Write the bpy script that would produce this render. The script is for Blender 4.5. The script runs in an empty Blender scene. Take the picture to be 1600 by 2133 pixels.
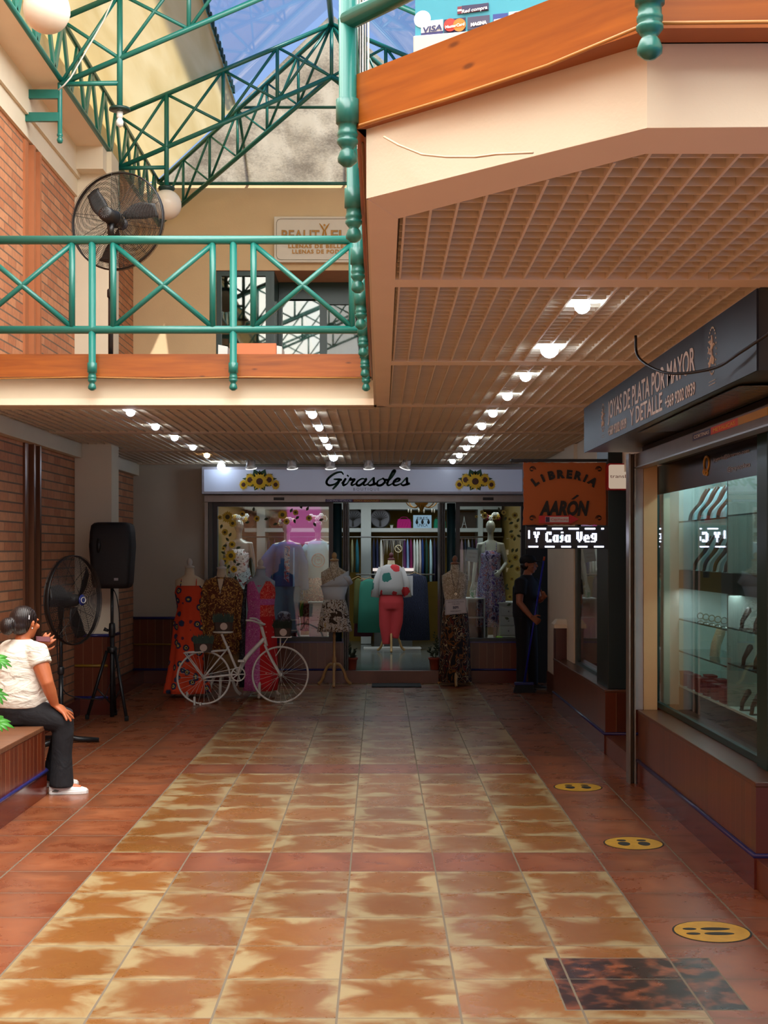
import bpy, math, random
from mathutils import Vector, Matrix, Euler
random.seed(7)
S = bpy.context.scene
COL = S.collection
PI = math.pi
H = 1.68                      # eye height of the photograph
K = 1.919                     # depths below are written in floor-tile rows of .2335; a tile is .448 m square, so one unit of depth is K metres
FPX = 1480.0                  # picture pixels per unit of size/depth in those units (the lens is FPX*K pixels long)
ANCH = None                   # None: depths are scaled row units; a number: a free-standing thing modelled in metres about that depth
def at_depth(y=None):
    global ANCH; ANCH = y
def gy(y): return y*K if ANCH is None else y+(K-1)*ANCH
def G(p): return Vector((p[0], gy(p[1]), p[2]))
def GV(v): return Vector((v[0], v[1]*(K if ANCH is None else 1), v[2]))

# ------------------------------------------------------------------ camera
cam_d = bpy.data.cameras.new('camera'); cam = bpy.data.objects.new('camera', cam_d); COL.objects.link(cam)
cam.location = (0, 0, H); cam.rotation_euler = (PI/2, 0, 0)
cam_d.sensor_fit = 'HORIZONTAL'; cam_d.sensor_width = 36; cam_d.lens = 36*FPX*K/1600
cam_d.shift_x = 10/1600; cam_d.shift_y = 80.5/1600; cam_d.clip_start = .05
S.camera = cam

# ------------------------------------------------------------------ world, sun, daylight, exposure
w = bpy.data.worlds.new('sky'); S.world = w; w.use_nodes = True
bg = w.node_tree.nodes['Background']
bg.inputs[0].default_value = (.36, .56, 1.0, 1); bg.inputs[1].default_value = .9
def lamp(name, kind, loc, rot, energy, color=(1,1,1), **k):
    d = bpy.data.lights.new(name, kind); d.energy = energy; d.color = color
    for a, b in k.items(): setattr(d, a, b)
    o = bpy.data.objects.new(name, d); COL.objects.link(o); o.location = (loc[0], loc[1]*K, loc[2]); o.rotation_euler = rot
    if kind == 'AREA' and name != 'rear_fill_lamp': d.size_y *= K; d.energy *= K
    return o
sun_l = lamp('sun', 'SUN', (0,0,20), Vector((.6,-.45*K,1.3)).to_track_quat('Z','Y').to_euler(), 7.5, (1,.93,.80), angle=.01)
# daylight falling through the roof panels into the open well of the arcade
for sx in (1,-1):          # one lamp under each roof slope, just below the panels
    cxm = -.51-sx*1.13; zz = H+4.66+.045+(2.29-1.13)*.4236
    sky_l = lamp('skylight', 'AREA', (cxm, 2.0, zz), (0, -sx*math.atan(.4236), 0), 520, (1,.985,.945), shape='RECTANGLE', size=2.3, size_y=7.4)
# added fill lamp behind the viewer, brightening the near ceiling and beams
lamp('rear_fill_lamp', 'AREA', (-.2, -4.8, 1.7), (PI/2,0,PI), 70, (1,.97,.93), shape='RECTANGLE', size=4.2, size_y=2.8)
S.view_settings.view_transform = 'Standard'; S.view_settings.look = 'None'
S.view_settings.exposure = 0.0; S.view_settings.gamma = 1; S.view_settings.use_curve_mapping = False

# ------------------------------------------------------------------ helpers
def P(px, py, D): return Vector(((px-790)*D/FPX, D, H+(1147-py)*D/FPX))
def hx(s, a=1.0):
    s = s.lstrip('#'); v = [int(s[i:i+2],16)/255 for i in (0,2,4)]
    return tuple(((x+.055)/1.055)**2.4 if x > .04045 else x/12.92 for x in v)+(a,)
MATS = {}
class NT:
    def __init__(s, name):
        s.m = bpy.data.materials.new(name); s.m.use_nodes = True; s.t = s.m.node_tree; s.n = s.t.nodes; s.l = s.t.links
        s.b = s.n['Principled BSDF']; s.out = s.n['Material Output']
    def add(s, typ, ins=None, **k):
        n = s.n.new(typ)
        for a, b in k.items(): setattr(n, a, b)
        for a, b in (ins or {}).items():
            if isinstance(b, bpy.types.NodeSocket): s.l.new(b, n.inputs[a])
            else: n.inputs[a].default_value = b
        return n
    def math(s, op, a, b=None, c=None):
        n = s.n.new('ShaderNodeMath'); n.operation = op
        for i, v in enumerate((a, b, c)):
            if v is None: continue
            if isinstance(v, bpy.types.NodeSocket): s.l.new(v, n.inputs[i])
            else: n.inputs[i].default_value = v
        return n.outputs[0]
    def mix(s, f, a, b):
        n = s.n.new('ShaderNodeMix'); n.data_type = 'RGBA'
        for i, v in ((0, f), (6, a), (7, b)):
            if isinstance(v, bpy.types.NodeSocket): s.l.new(v, n.inputs[i])
            else: n.inputs[i].default_value = v
        return n.outputs[2]
    def co(s, kind='Object'): return s.n.new('ShaderNodeTexCoord').outputs[kind]
    def ramp(s, f, stops, interp='LINEAR'):
        n = s.n.new('ShaderNodeValToRGB'); n.color_ramp.interpolation = interp; e = n.color_ramp.elements
        while len(e) < len(stops): e.new(.5)
        for i, (p, c) in enumerate(stops): e[i].position = p; e[i].color = c
        s.l.new(f, n.inputs[0]); return n.outputs[0]
    def bump(s, h, st=.2, dist=.01):
        n = s.add('ShaderNodeBump', {'Height': h, 'Strength': st, 'Distance': dist}); s.l.new(n.outputs[0], s.b.inputs['Normal'])
    def col(s, v):
        if isinstance(v, bpy.types.NodeSocket): s.l.new(v, s.b.inputs['Base Color'])
        else: s.b.inputs['Base Color'].default_value = v
def mat(name, color, rough=.5, metal=0, var=.12, vs=6, bump=0, bs=40, spec=.5, emit=0, alpha=1):
    if name in MATS: return MATS[name]
    t = NT(name); c = hx(color) if isinstance(color, str) else color
    if var:
        n = t.add('ShaderNodeTexNoise', {'Vector': t.co(), 'Scale': vs, 'Detail': 4})
        f = t.math('MULTIPLY_ADD', n.outputs[0], 2*var, 1-var)
        v = t.add('ShaderNodeVectorMath', {0: c[:3]}, operation='SCALE'); t.l.new(f, v.inputs['Scale'])
        t.col(v.outputs[0])
    else: t.col(c)
    t.b.inputs['Roughness'].default_value = rough; t.b.inputs['Metallic'].default_value = metal
    t.b.inputs['Specular IOR Level'].default_value = spec
    if emit:
        t.b.inputs['Emission Color'].default_value = c; t.b.inputs['Emission Strength'].default_value = emit
    if bump:
        n = t.add('ShaderNodeTexNoise', {'Vector': t.co(), 'Scale': bs, 'Detail': 3}); t.bump(n.outputs[0], bump)
    MATS[name] = t.m; return t.m
def pattern(name, stops, scale=12, kind='noise', rough=.85, dist=1.5, interp='CONSTANT', stretch=(1,1,1)):
    """printed cloth: noise or cells pushed through a stepped ramp"""
    if name in MATS: return MATS[name]
    t = NT(name)
    mp = t.add('ShaderNodeMapping', {'Vector': t.co(), 'Scale': stretch})
    if kind == 'noise': f = t.add('ShaderNodeTexNoise', {'Vector': mp.outputs[0], 'Scale': scale, 'Detail': 2, 'Distortion': dist}).outputs[0]
    elif kind == 'cell':
        nz = t.add('ShaderNodeTexNoise', {'Vector': mp.outputs[0], 'Scale': scale*.7, 'Detail': 1})
        ad = t.add('ShaderNodeVectorMath', {0: mp.outputs[0], 1: nz.outputs[1]}, operation='ADD')
        v = t.add('ShaderNodeTexVoronoi', {'Vector': mp.outputs[0], 'Scale': scale}); f = v.outputs['Distance']
    elif kind == 'wave': f = t.add('ShaderNodeTexWave', {'Vector': mp.outputs[0], 'Scale': scale, 'Distortion': dist*4, 'Detail': 2}).outputs[1]
    t.col(t.ramp(f, [(p, hx(c)) for p, c in stops], interp)); t.b.inputs['Roughness'].default_value = rough
    MATS[name] = t.m; return t.m
def glass(name, tint=(1,1,1,1), refl=.12, rough=.02, haze=0):
    if name in MATS: return MATS[name]
    t = NT(name); tr = t.add('ShaderNodeBsdfTransparent', {0: tint}); gl = t.add('ShaderNodeBsdfGlossy', {'Roughness': rough})
    ge = t.n.new('ShaderNodeNewGeometry'); dt = t.add('ShaderNodeVectorMath', {0: ge.outputs['Incoming'], 1: ge.outputs['Normal']}, operation='DOT_PRODUCT')
    f = t.math('MULTIPLY_ADD', t.math('POWER', t.math('SUBTRACT', 1.0, t.math('ABSOLUTE', dt.outputs['Value'])), 5.0), 1-refl, refl)
    mx = t.add('ShaderNodeMixShader', {0: f, 1: tr.outputs[0], 2: gl.outputs[0]})
    o = mx.outputs[0]
    if haze:
        df = t.add('ShaderNodeBsdfTranslucent', {0: (.8,.8,.8,1)}); o = t.add('ShaderNodeMixShader', {0: haze, 1: o, 2: df.outputs[0]}).outputs[0]
    t.l.new(o, t.out.inputs[0]); MATS[name] = t.m; return t.m
def emis(name, color, strength):
    if name in MATS: return MATS[name]
    t = NT(name); e = t.add('ShaderNodeEmission', {0: hx(color) if isinstance(color, str) else color, 1: strength}); t.l.new(e.outputs[0], t.out.inputs[0])
    MATS[name] = t.m; return t.m

def frame_of(d):
    d = d.normalized(); up = Vector((0,0,1)) if abs(d.z) < .95 else Vector((1,0,0))
    a = d.cross(up).normalized(); return a, d.cross(a).normalized()
class MB:
    def __init__(s, T=None): s.v = []; s.f = []; s.T = T
    def _a(s, vs, fs):
        o = len(s.v); s.v += [s.T @ Vector(p) if s.T else Vector(p) for p in vs]; s.f += [tuple(i+o for i in f) for f in fs]; return s
    def g(s, p): return Vector(p) if s.T else G(p)
    def raw(s, vs, fs): return s._a([s.g(p) for p in vs], fs)
    def box(s, x0, x1, y0, y1, z0, z1):
        if not s.T: y0, y1 = gy(y0), gy(y1)
        return s._a([(x0,y0,z0),(x1,y0,z0),(x1,y1,z0),(x0,y1,z0),(x0,y0,z1),(x1,y0,z1),(x1,y1,z1),(x0,y1,z1)],
                    [(0,3,2,1),(4,5,6,7),(0,1,5,4),(1,2,6,5),(2,3,7,6),(3,0,4,7)])
    def cbox(s, c, sz, R=None):
        R = R or Matrix.Identity(3); vs = [s.g(c)+R@Vector((a*sz[0]/2,b*sz[1]/2,d*sz[2]/2)) for a,b,d in
            ((-1,-1,-1),(1,-1,-1),(1,1,-1),(-1,1,-1),(-1,-1,1),(1,-1,1),(1,1,1),(-1,1,1))]
        return s._a(vs, [(0,3,2,1),(4,5,6,7),(0,1,5,4),(1,2,6,5),(2,3,7,6),(3,0,4,7)])
    def prism(s, pts, vec):
        n = len(pts); vec = Vector(vec) if s.T else GV(vec); pts = [s.g(p) for p in pts]
        return s._a(pts+[p+vec for p in pts], [tuple(range(n))[::-1], tuple(range(n,2*n))]+[(i,(i+1)%n,(i+1)%n+n,i+n) for i in range(n)])
    def tube(s, pts, r, n=10, closed=False, cap=True, flat=1.0):
        pts = [s.g(p) for p in pts]; m = len(pts); vs = []; a = None
        rs = r if isinstance(r, (list, tuple)) else [r]*m
        for i, p in enumerate(pts):
            if closed: d = pts[(i+1)%m]-pts[i-1]
            else: d = pts[min(i+1,m-1)]-pts[max(i-1,0)]
            d.normalize()
            if a is None: a, b = frame_of(d)
            else:
                a = (a-d*a.dot(d))
                if a.length < 1e-6: a, b = frame_of(d)
                a.normalize(); b = d.cross(a)
            q = rs[i]; q = q if isinstance(q, tuple) else (q, q*flat)
            for k in range(n): t = 2*PI*k/n; vs.append(p+a*math.cos(t)*q[0]+b*math.sin(t)*q[1])
        fs = []
        for i in range(m if closed else m-1):
            j = (i+1)%m
            for k in range(n): l = (k+1)%n; fs.append((i*n+k,i*n+l,j*n+l,j*n+k))
        if cap and not closed: fs += [tuple(range(n))[::-1], tuple(range((m-1)*n, m*n))]
        return s._a(vs, fs)
    def bar(s, a, b, r, n=8): return s.tube([a,b], r, n)
    def lathe(s, prof, c=(0,0,0), n=20, ax=None, cap=True, sx=1, sy=1, arc=None):
        """profile of (radius, height) turned about an axis"""
        c = s.g(c); d = Vector(ax or (0,0,1)).normalized(); a, b = (Vector((1,0,0)), Vector((0,1,0))) if ax is None else frame_of(d)
        vs = []; fs = []; m = len(prof)
        for r, h in prof:
            for k in range(n): t = 2*PI*k/n; vs.append(c+a*math.cos(t)*r*sx+b*math.sin(t)*r*sy+d*h)
        for i in range(m-1):
            for k in range(n): l = (k+1)%n; fs.append((i*n+k,i*n+l,(i+1)*n+l,(i+1)*n+k))
        if cap: fs += [tuple(range(n))[::-1], tuple(range((m-1)*n, m*n))]
        return s._a(vs, fs)
    def ball(s, c, r, n=14, R=None):
        c = s.g(c); r = r if isinstance(r, tuple) else (r,r,r); R = R or Matrix.Identity(3); m = max(6, n//2+1); vs = []; fs = []
        for i in range(m+1):
            t = PI*i/m
            for k in range(n): u = 2*PI*k/n; vs.append(Vector(c)+R@Vector((r[0]*math.sin(t)*math.cos(u), r[1]*math.sin(t)*math.sin(u), r[2]*math.cos(t))))
        for i in range(m):
            for k in range(n): l = (k+1)%n; fs.append((i*n+k,(i+1)*n+k,(i+1)*n+l,i*n+l))
        return s._a(vs, fs)
    def loft(s, rings, cap=True, real=False):
        n = len(rings[0]); vs = [p if real else s.g(p) for r in rings for p in r]; fs = []
        for i in range(len(rings)-1):
            for k in range(n): l = (k+1)%n; fs.append((i*n+k,i*n+l,(i+1)*n+l,(i+1)*n+k))
        if cap: fs += [tuple(range(n))[::-1], tuple(range((len(rings)-1)*n, len(rings)*n))]
        return s._a(vs, fs)
    def ell(s, secs, n=24, cap=True, fold=0, folds=9):
        """stack of elliptical sections (cx, cy, z, rx, ry)"""
        rings = []
        for i, (cx, cy, z, rx, ry) in enumerate(secs):
            g = fold*i/max(1, len(secs)-1); cy = cy if s.T else gy(cy)
            rings.append([(cx+rx*(1+g*math.cos(folds*t))*math.cos(t), cy+ry*(1+g*math.cos(folds*t))*math.sin(t), z) for t in [2*PI*k/n for k in range(n)]])
        return s.loft(rings, cap, True)
    def sheet(s, nu, nv, fn):
        vs = [s.g(fn(i/nu, j/nv)) for j in range(nv+1) for i in range(nu+1)]
        return s._a(vs, [(j*(nu+1)+i, j*(nu+1)+i+1, (j+1)*(nu+1)+i+1, (j+1)*(nu+1)+i) for j in range(nv) for i in range(nu)])
    def build(s, name, m, parent=None, smooth=False, bevel=0, solid=0, sub=0, remesh=0, seg=2):
        me = bpy.data.meshes.new(name); org = Vector((0,0,0))
        par = None
        if parent is not None: par = world_loc(parent)
        else:
            if s.v:
                xs = [p.x for p in s.v]; ys = [p.y for p in s.v]; zs = [p.z for p in s.v]
                org = Vector(((min(xs)+max(xs))/2, (min(ys)+max(ys))/2, min(zs)))
        if name in KEEP_ORIGIN: org = Vector((0,0,0))
        me.from_pydata([tuple(p-(par if par is not None else org)) for p in s.v], [], s.f); me.update()
        if smooth:
            for p in me.polygons: p.use_smooth = True
        o = bpy.data.objects.new(name, me); COL.objects.link(o)
        if m: me.materials.append(m)
        if parent is not None: o.parent = parent
        else: o.location = org
        if remesh:
            r = o.modifiers.new('r', 'REMESH'); r.mode = 'VOXEL'; r.voxel_size = remesh; r.use_smooth_shade = True
            q = o.modifiers.new('s', 'SMOOTH'); q.factor = .5; q.iterations = 6
        if solid: q = o.modifiers.new('t', 'SOLIDIFY'); q.thickness = solid; q.offset = 0
        if bevel: q = o.modifiers.new('b', 'BEVEL'); q.width = bevel; q.segments = seg; q.limit_method = 'ANGLE'
        if sub: q = o.modifiers.new('u', 'SUBSURF'); q.levels = sub; q.render_levels = sub
        return o
KEEP_ORIGIN = {'floor'}
def world_loc(o):
    v = Vector(o.location)
    while o.parent is not None: o = o.parent; v = v + Vector(o.location)
    return v
def tag(o, label=None, cat=None, group=None, kind=None):
    if label: o['label'] = label
    if cat: o['category'] = cat
    if group: o['group'] = group
    if kind: o['kind'] = kind
    return o
def thing(name, loc, label, cat, group=None):
    o = bpy.data.objects.new(name, None); COL.objects.link(o); o.location = G(loc); o.empty_display_size = .1
    return tag(o, label, cat, group)
def struct(mb, name, m, label=None, **k):
    o = mb.build(name, m, **k); o['kind'] = 'structure'
    if label: o['label'] = label
    return o
def dup(src, loc, label=None, group=None, rotz=None):
    r = src.copy(); COL.objects.link(r); r.location = loc
    if rotz is not None: r.rotation_euler = (0,0,rotz)
    if label: r['label'] = label
    if group: r['group'] = group
    for ch in list(src.children):
        c = ch.copy(); COL.objects.link(c); c.parent = r
        for g in ch.children: d = g.copy(); COL.objects.link(d); d.parent = c
    return r
def text(body, loc, size, m, parent, name='lettering', rot=(PI/2,0,0), depth=.002, align='CENTER', shear=0, bold=0, sx=1, spacing=1.0, width=None):
    """raised letters as a mesh; size is the cap height in metres"""
    cu = bpy.data.curves.new(name, 'FONT'); cu.body = body; cu.size = size/.69; cu.extrude = depth; cu.align_x = align; cu.shear = shear
    cu.offset = bold; cu.space_character = spacing; cu.resolution_u = 3
    t = bpy.data.objects.new('tmp', cu); me = bpy.data.meshes.new_from_object(t); bpy.data.objects.remove(t); bpy.data.curves.remove(cu)
    if width:
        w_ = max(v.co.x for v in me.vertices)-min(v.co.x for v in me.vertices); sx = width/w_
    R = Euler(rot).to_matrix().to_4x4()
    if ANCH is None and abs(abs(rot[2])-PI/2) < .01: sx *= K
    me.transform(R @ Matrix.Diagonal((sx,1,1,1)))
    me.name = name; me.materials.clear(); me.materials.append(m)
    o = bpy.data.objects.new(name, me); COL.objects.link(o)
    o.parent = parent; o.location = G(loc)-(world_loc(parent) if parent else Vector())
    return o
# ================================================================== materials of the building
GREEN = mat('green_paint', '#166a60', .32, 0, .12, 5, spec=.6)
DGREEN = mat('dark_green_frame', '#12332f', .35)
CREAM = mat('cream_paint', '#d8cdb6', .75, 0, .06, 3, bump=.05, bs=90)
PINKC = mat('beige_beam_paint', '#e8d6bc', .7, 0, .06, 3)
TAN = mat('ochre_wall_paint', '#e3c79c', .8, 0, .10, 2, bump=.12, bs=60)
GREYW = mat('grey_beige_paint', '#b9af9d', .8, 0, .08, 3, bump=.08, bs=70)
STEEL = mat('galvanised_steel', '#8d8a86', .38, .7, .2, 9)
BLACKP = mat('black_plastic', '#0d0d0f', .45, 0, .1)
BLUET = mat('blue_glazed_tile', '#2a2a66', .25, 0, .2, 20)
YELT = mat('yellow_glazed_tile', '#8e6a1e', .3, 0, .2, 20)
WHITEP = mat('white_paint', '#d8d6d0', .5, 0, .06)
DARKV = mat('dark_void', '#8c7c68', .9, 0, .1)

def make_floor_mat():
    t = NT('terracotta_floor_tiles'); co = t.co()
    sp = t.add('ShaderNodeSeparateXYZ', {0: co}); X, Y = sp.outputs[0], t.math('DIVIDE', sp.outputs[1], K)
    co = t.add('ShaderNodeMapping', {'Vector': co, 'Scale': (1,1/K,1)}).outputs[0]
    u = t.math('DIVIDE', t.math('ADD', X, .153), .448); v = t.math('DIVIDE', t.math('SUBTRACT', Y, 2.553), .2335)
    fu = t.math('FRACT', u); fv = t.math('FRACT', v); iu = t.math('FLOOR', u); iv = t.math('FLOOR', v)
    du = t.math('MULTIPLY', t.math('MINIMUM', fu, t.math('SUBTRACT', 1, fu)), .448)
    dv = t.math('MULTIPLY', t.math('MINIMUM', fv, t.math('SUBTRACT', 1, fv)), .2335)
    grout = t.math('MAXIMUM', t.math('LESS_THAN', du, .0045), t.math('LESS_THAN', dv, .0017))
    # which tiles are red: outside the six middle columns, and every seventh row
    out = t.math('MAXIMUM', t.math('LESS_THAN', X, -1.497), t.math('GREATER_THAN', X, 1.191))
    m7 = t.math('SUBTRACT', iv, t.math('MULTIPLY', t.math('FLOOR', t.math('DIVIDE', iv, 7)), 7))
    row = t.math('LESS_THAN', t.math('ABSOLUTE', t.math('SUBTRACT', m7, 5)), .5)
    red = t.math('MAXIMUM', out, row)
    idv = t.add('ShaderNodeCombineXYZ', {0: iu, 1: iv, 2: 0.0})
    wn = t.add('ShaderNodeTexWhiteNoise', {0: idv.outputs[0]}, noise_dimensions='3D')
    sh = t.add('ShaderNodeVectorMath', {0: wn.outputs[1], 1: (9,9,9)}, operation='MULTIPLY')
    pc = t.add('ShaderNodeVectorMath', {0: co, 1: sh.outputs[0]}, operation='ADD')
    st = t.add('ShaderNodeMapping', {'Vector': pc.outputs[0], 'Scale': (1,2.2,1)})
    nz = t.add('ShaderNodeTexNoise', {'Vector': st.outputs[0], 'Scale': 4.0, 'Detail': 6, 'Roughness': .6, 'Distortion': .5}).outputs[0]
    nz2 = t.add('ShaderNodeTexNoise', {'Vector': st.outputs[0], 'Scale': 2.2, 'Detail': 3}).outputs[0]
    edge = t.math('MINIMUM', t.math('MULTIPLY', du, .42), dv)
    # cream edges with a ragged border
    cr = t.math('SUBTRACT', t.math('MULTIPLY', t.math('SUBTRACT', nz, .47), .30), edge)
    crm = t.add('ShaderNodeMapRange', {0: cr, 1: -.035, 2: .03, 3: 0.0, 4: 1.0}, interpolation_type='SMOOTHSTEP').outputs[0]
    och = t.mix(nz2, hx('#a05f22'), hx('#c98a45'))
    och = t.mix(t.add('ShaderNodeMapRange', {0: nz, 1: .35, 2: .7, 3: 0.0, 4: .5}).outputs[0], och, hx('#a4551f'))
    yel = t.mix(crm, och, hx('#d8bd88'))
    rd = t.mix(t.add('ShaderNodeMapRange', {0: nz, 1: .32, 2: .68}).outputs[0], hx('#a0522f'), hx('#cf7f52'))
    rd = t.mix(t.math('MULTIPLY', crm, .5), rd, hx('#6a3524'))
    base = t.mix(red, yel, rd)
    # replaced dark mottled tiles
    pn = t.add('ShaderNodeTexNoise', {'Vector': t.add('ShaderNodeMapping', {'Vector': co, 'Scale': (1,2,1)}).outputs[0], 'Scale': 11, 'Detail': 5}).outputs[0]
    patch = t.mix(t.add('ShaderNodeMapRange', {0: pn, 1: .46, 2: .66}).outputs[0], hx('#3e241a'), hx('#b0623c'))
    jx = t.math('MULTIPLY_ADD', nz, .02, -.01)
    xx = t.math('ADD', X, jx)
    def rng(s, a, b): return t.math('MULTIPLY', t.math('GREATER_THAN', s, a), t.math('LESS_THAN', s, b))
    pm = t.math('MULTIPLY', rng(xx, .68, 1.36), rng(Y, 2.595, 2.932))
    base = t.mix(pm, base, patch)
    bd = t.math('SUBTRACT', pm, t.math('MULTIPLY', rng(xx, .687, 1.353), rng(Y, 2.600, 2.927)))
    grout = t.math('MAXIMUM', grout, bd)
    wv = t.math('MULTIPLY_ADD', wn.outputs[0], .28, .84)
    sc = t.add('ShaderNodeVectorMath', {0: base}, operation='SCALE'); t.l.new(t.math('MULTIPLY', wv, .52), sc.inputs['Scale'])
    fin = t.mix(grout, sc.outputs[0], hx('#6f6250'))
    t.col(fin)
    t.l.new(t.math('MULTIPLY_ADD', grout, .4, t.math('MULTIPLY_ADD', nz, .25, .17)), t.b.inputs['Roughness'])
    t.b.inputs['Specular IOR Level'].default_value = .5
    hgt = t.math('ADD', t.math('MULTIPLY', grout, -1.0), t.math('MULTIPLY', nz2, .5)); t.bump(hgt, .10, .003)
    return t.m
FLOORM = make_floor_mat()

def tile_mat(name, c1, c2, w, axis=0, groutc='#8a5a3c', rough=.28, off=0.0, gw=.0018):
    """tall glazed tiles side by side with thin pale joints"""
    t = NT(name); sp = t.add('ShaderNodeSeparateXYZ', {0: t.n.new('ShaderNodeNewGeometry').outputs['Position']})
    a = sp.outputs[axis] if axis < 2 else t.math('ADD', sp.outputs[0], sp.outputs[1])
    u = t.math('DIVIDE', t.math('ADD', a, off), w); f = t.math('FRACT', u); i = t.math('FLOOR', u)
    d = t.math('MULTIPLY', t.math('MINIMUM', f, t.math('SUBTRACT', 1, f)), w)
    g = t.math('LESS_THAN', d, gw)
    wn = t.add('ShaderNodeTexWhiteNoise', {1: i}, noise_dimensions='1D').outputs[0]
    nz = t.add('ShaderNodeTexNoise', {'Vector': t.co(), 'Scale': 14, 'Detail': 4}).outputs[0]
    c = t.mix(t.math('MULTIPLY_ADD', wn, .6, t.math('MULTIPLY', nz, .4)), hx(c1), hx(c2))
    t.col(t.mix(g, c, hx(groutc))); t.b.inputs['Roughness'].default_value = rough
    t.bump(t.math('ADD', t.math('MULTIPLY', g, -1), t.math('MULTIPLY', nz, .3)), .3, .002); return t.m
WAINX = tile_mat('brown_glazed_wainscot', '#4b2214', '#6b3018', .098, 0, '#8d6a4c')
WAINY = tile_mat('brown_glazed_wainscot_side', '#4e2714', '#6c371c', .098, 1, '#8a5a38')
BENCHT = tile_mat('brown_ribbed_bench_tile', '#5c2410', '#833a1a', .098, 2, '#b5815a', .3, gw=.0025)
REDB = mat('dark_red_skirting_tile', '#5a2015', .22, 0, .15, 5)
SILL = mat('brown_sill_tile', '#5b3722', .3, 0, .25, 9)

def brick_mat(name, c1, c2, mort, sy=1.0, rough=.75):
    t = NT(name); sp = t.add('ShaderNodeSeparateXYZ', {0: t.n.new('ShaderNodeNewGeometry').outputs['Position']})
    cb = t.add('ShaderNodeCombineXYZ', {0: sp.outputs[1], 1: sp.outputs[2], 2: 0.0})
    b = t.add('ShaderNodeTexBrick', {'Vector': cb.outputs[0], 'Color1': hx(c1), 'Color2': hx(c2), 'Mortar': hx(mort), 'Scale': 1.0,
              'Mortar Size': .0035, 'Brick Width': .25, 'Row Height': .0835*sy, 'Mortar Smooth': .1, 'Bias': 0.0})
    b.offset = .5
    nz = t.add('ShaderNodeTexNoise', {'Vector': t.co(), 'Scale': 22, 'Detail': 5}).outputs[0]
    v = t.add('ShaderNodeVectorMath', {0: b.outputs[0]}, operation='SCALE'); t.l.new(t.math('MULTIPLY_ADD', nz, .5, .75), v.inputs['Scale'])
    # wide raked bed joints
    fz = t.math('FRACT', t.math('DIVIDE', sp.outputs[2], .0835*sy)); jz = t.math('LESS_THAN', fz, .13)
    t.col(t.mix(jz, v.outputs[0], hx(mort))); t.b.inputs['Roughness'].default_value = rough
    t.bump(t.math('ADD', t.math('MULTIPLY', jz, -1), t.math('MULTIPLY', b.outputs[1], -.4)), .8, .006); return t.m
BRICK = brick_mat('orange_brick', '#b06f4a', '#c68a62', '#74604f')

def wood_mat():
    t = NT('varnished_pine_board'); co = t.co('Object')
    mp = t.add('ShaderNodeMapping', {'Vector': t.n.new('ShaderNodeNewGeometry').outputs['Position'], 'Scale': (1.2,1.2,16)})
    nz = t.add('ShaderNodeTexNoise', {'Vector': mp.outputs[0], 'Scale': 2.2, 'Detail': 6, 'Distortion': .4}).outputs[0]
    kn = t.add('ShaderNodeTexVoronoi', {'Vector': t.add('ShaderNodeMapping', {'Vector': t.n.new('ShaderNodeNewGeometry').outputs['Position'], 'Scale': (3,3,9)}).outputs[0], 'Scale': 1.3}).outputs['Distance']
    c = t.mix(nz, hx('#74330b'), hx('#b5651c'))
    k = t.add('ShaderNodeMapRange', {0: kn, 1: .05, 2: .12, 3: .75, 4: 0.0}).outputs[0]
    st = t.add('ShaderNodeTexNoise', {'Vector': mp.outputs[0], 'Scale': .9, 'Detail': 4}).outputs[0]
    c = t.mix(k, c, hx('#4a1f0a')); c = t.mix(t.add('ShaderNodeMapRange', {0: st, 1: .55, 2: .75, 3: 0.0, 4: .55}).outputs[0], c, hx('#5a2a10'))
    t.col(c); t.b.inputs['Roughness'].default_value = .38; return t.m
WOOD = wood_mat()
LATM = mat('tan_painted_lattice', '#ddd0b8', .6, 0, .08, 3)

# ================================================================== floor and lower walls
# structure: X right, Y away from the camera, Z up; the left brick wall is X=-3.13, the boutique front is Y=9.04
fl = struct(MB().box(-3.5, 4.6, -5, 9.04, -.12, 0), 'floor', FLOORM)
ZC = 2.77
wl = MB().box(-3.35, -3.13, -5, 9.04, .165, 5.35); wl.box(-3.35, -3.13, 9.04, 9.3, 0, 5.35); struct(wl, 'wall_left', BRICK)
struct(MB().box(-3.35, -3.06, -5, 7.3, 0, .165), 'baseboard_left', REDB)
def beam(x0,x1,y0,y1,z0,z1,m,name='trim_1',bev=.004): return struct(MB().box(x0,x1,y0,y1,z0,z1), name, m, bevel=bev)
beam(-3.13,-3.05,-5,7.29,2.63,ZC+.04,CREAM,'trim_1')
beam(-3.13,-3.05,7.51,9.03,2.63,ZC+.04,CREAM,'trim_2')
# vertical steel channels dividing the brickwork, both storeys
for (z0,z1,n) in ((.165,2.63,'trim_3'),(3.15,5.3,'trim_4')):
    m = MB().box(-3.13,-3.11,6.24,6.30,z0,z1); m.box(-3.13,-3.08,6.34,6.37,z0,z1); m.box(-3.13,-3.08,6.45,6.48,z0,z1); m.box(-3.13,-3.115,6.37,6.45,z0,z1)
    struct(m, n, mat('brown_steel_channel','#6e4630',.3,.3) if z0 < 1 else mat('light_brown_channel','#a9673f',.5))  # upper channel drawn in a lighter, rougher brown
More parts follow.
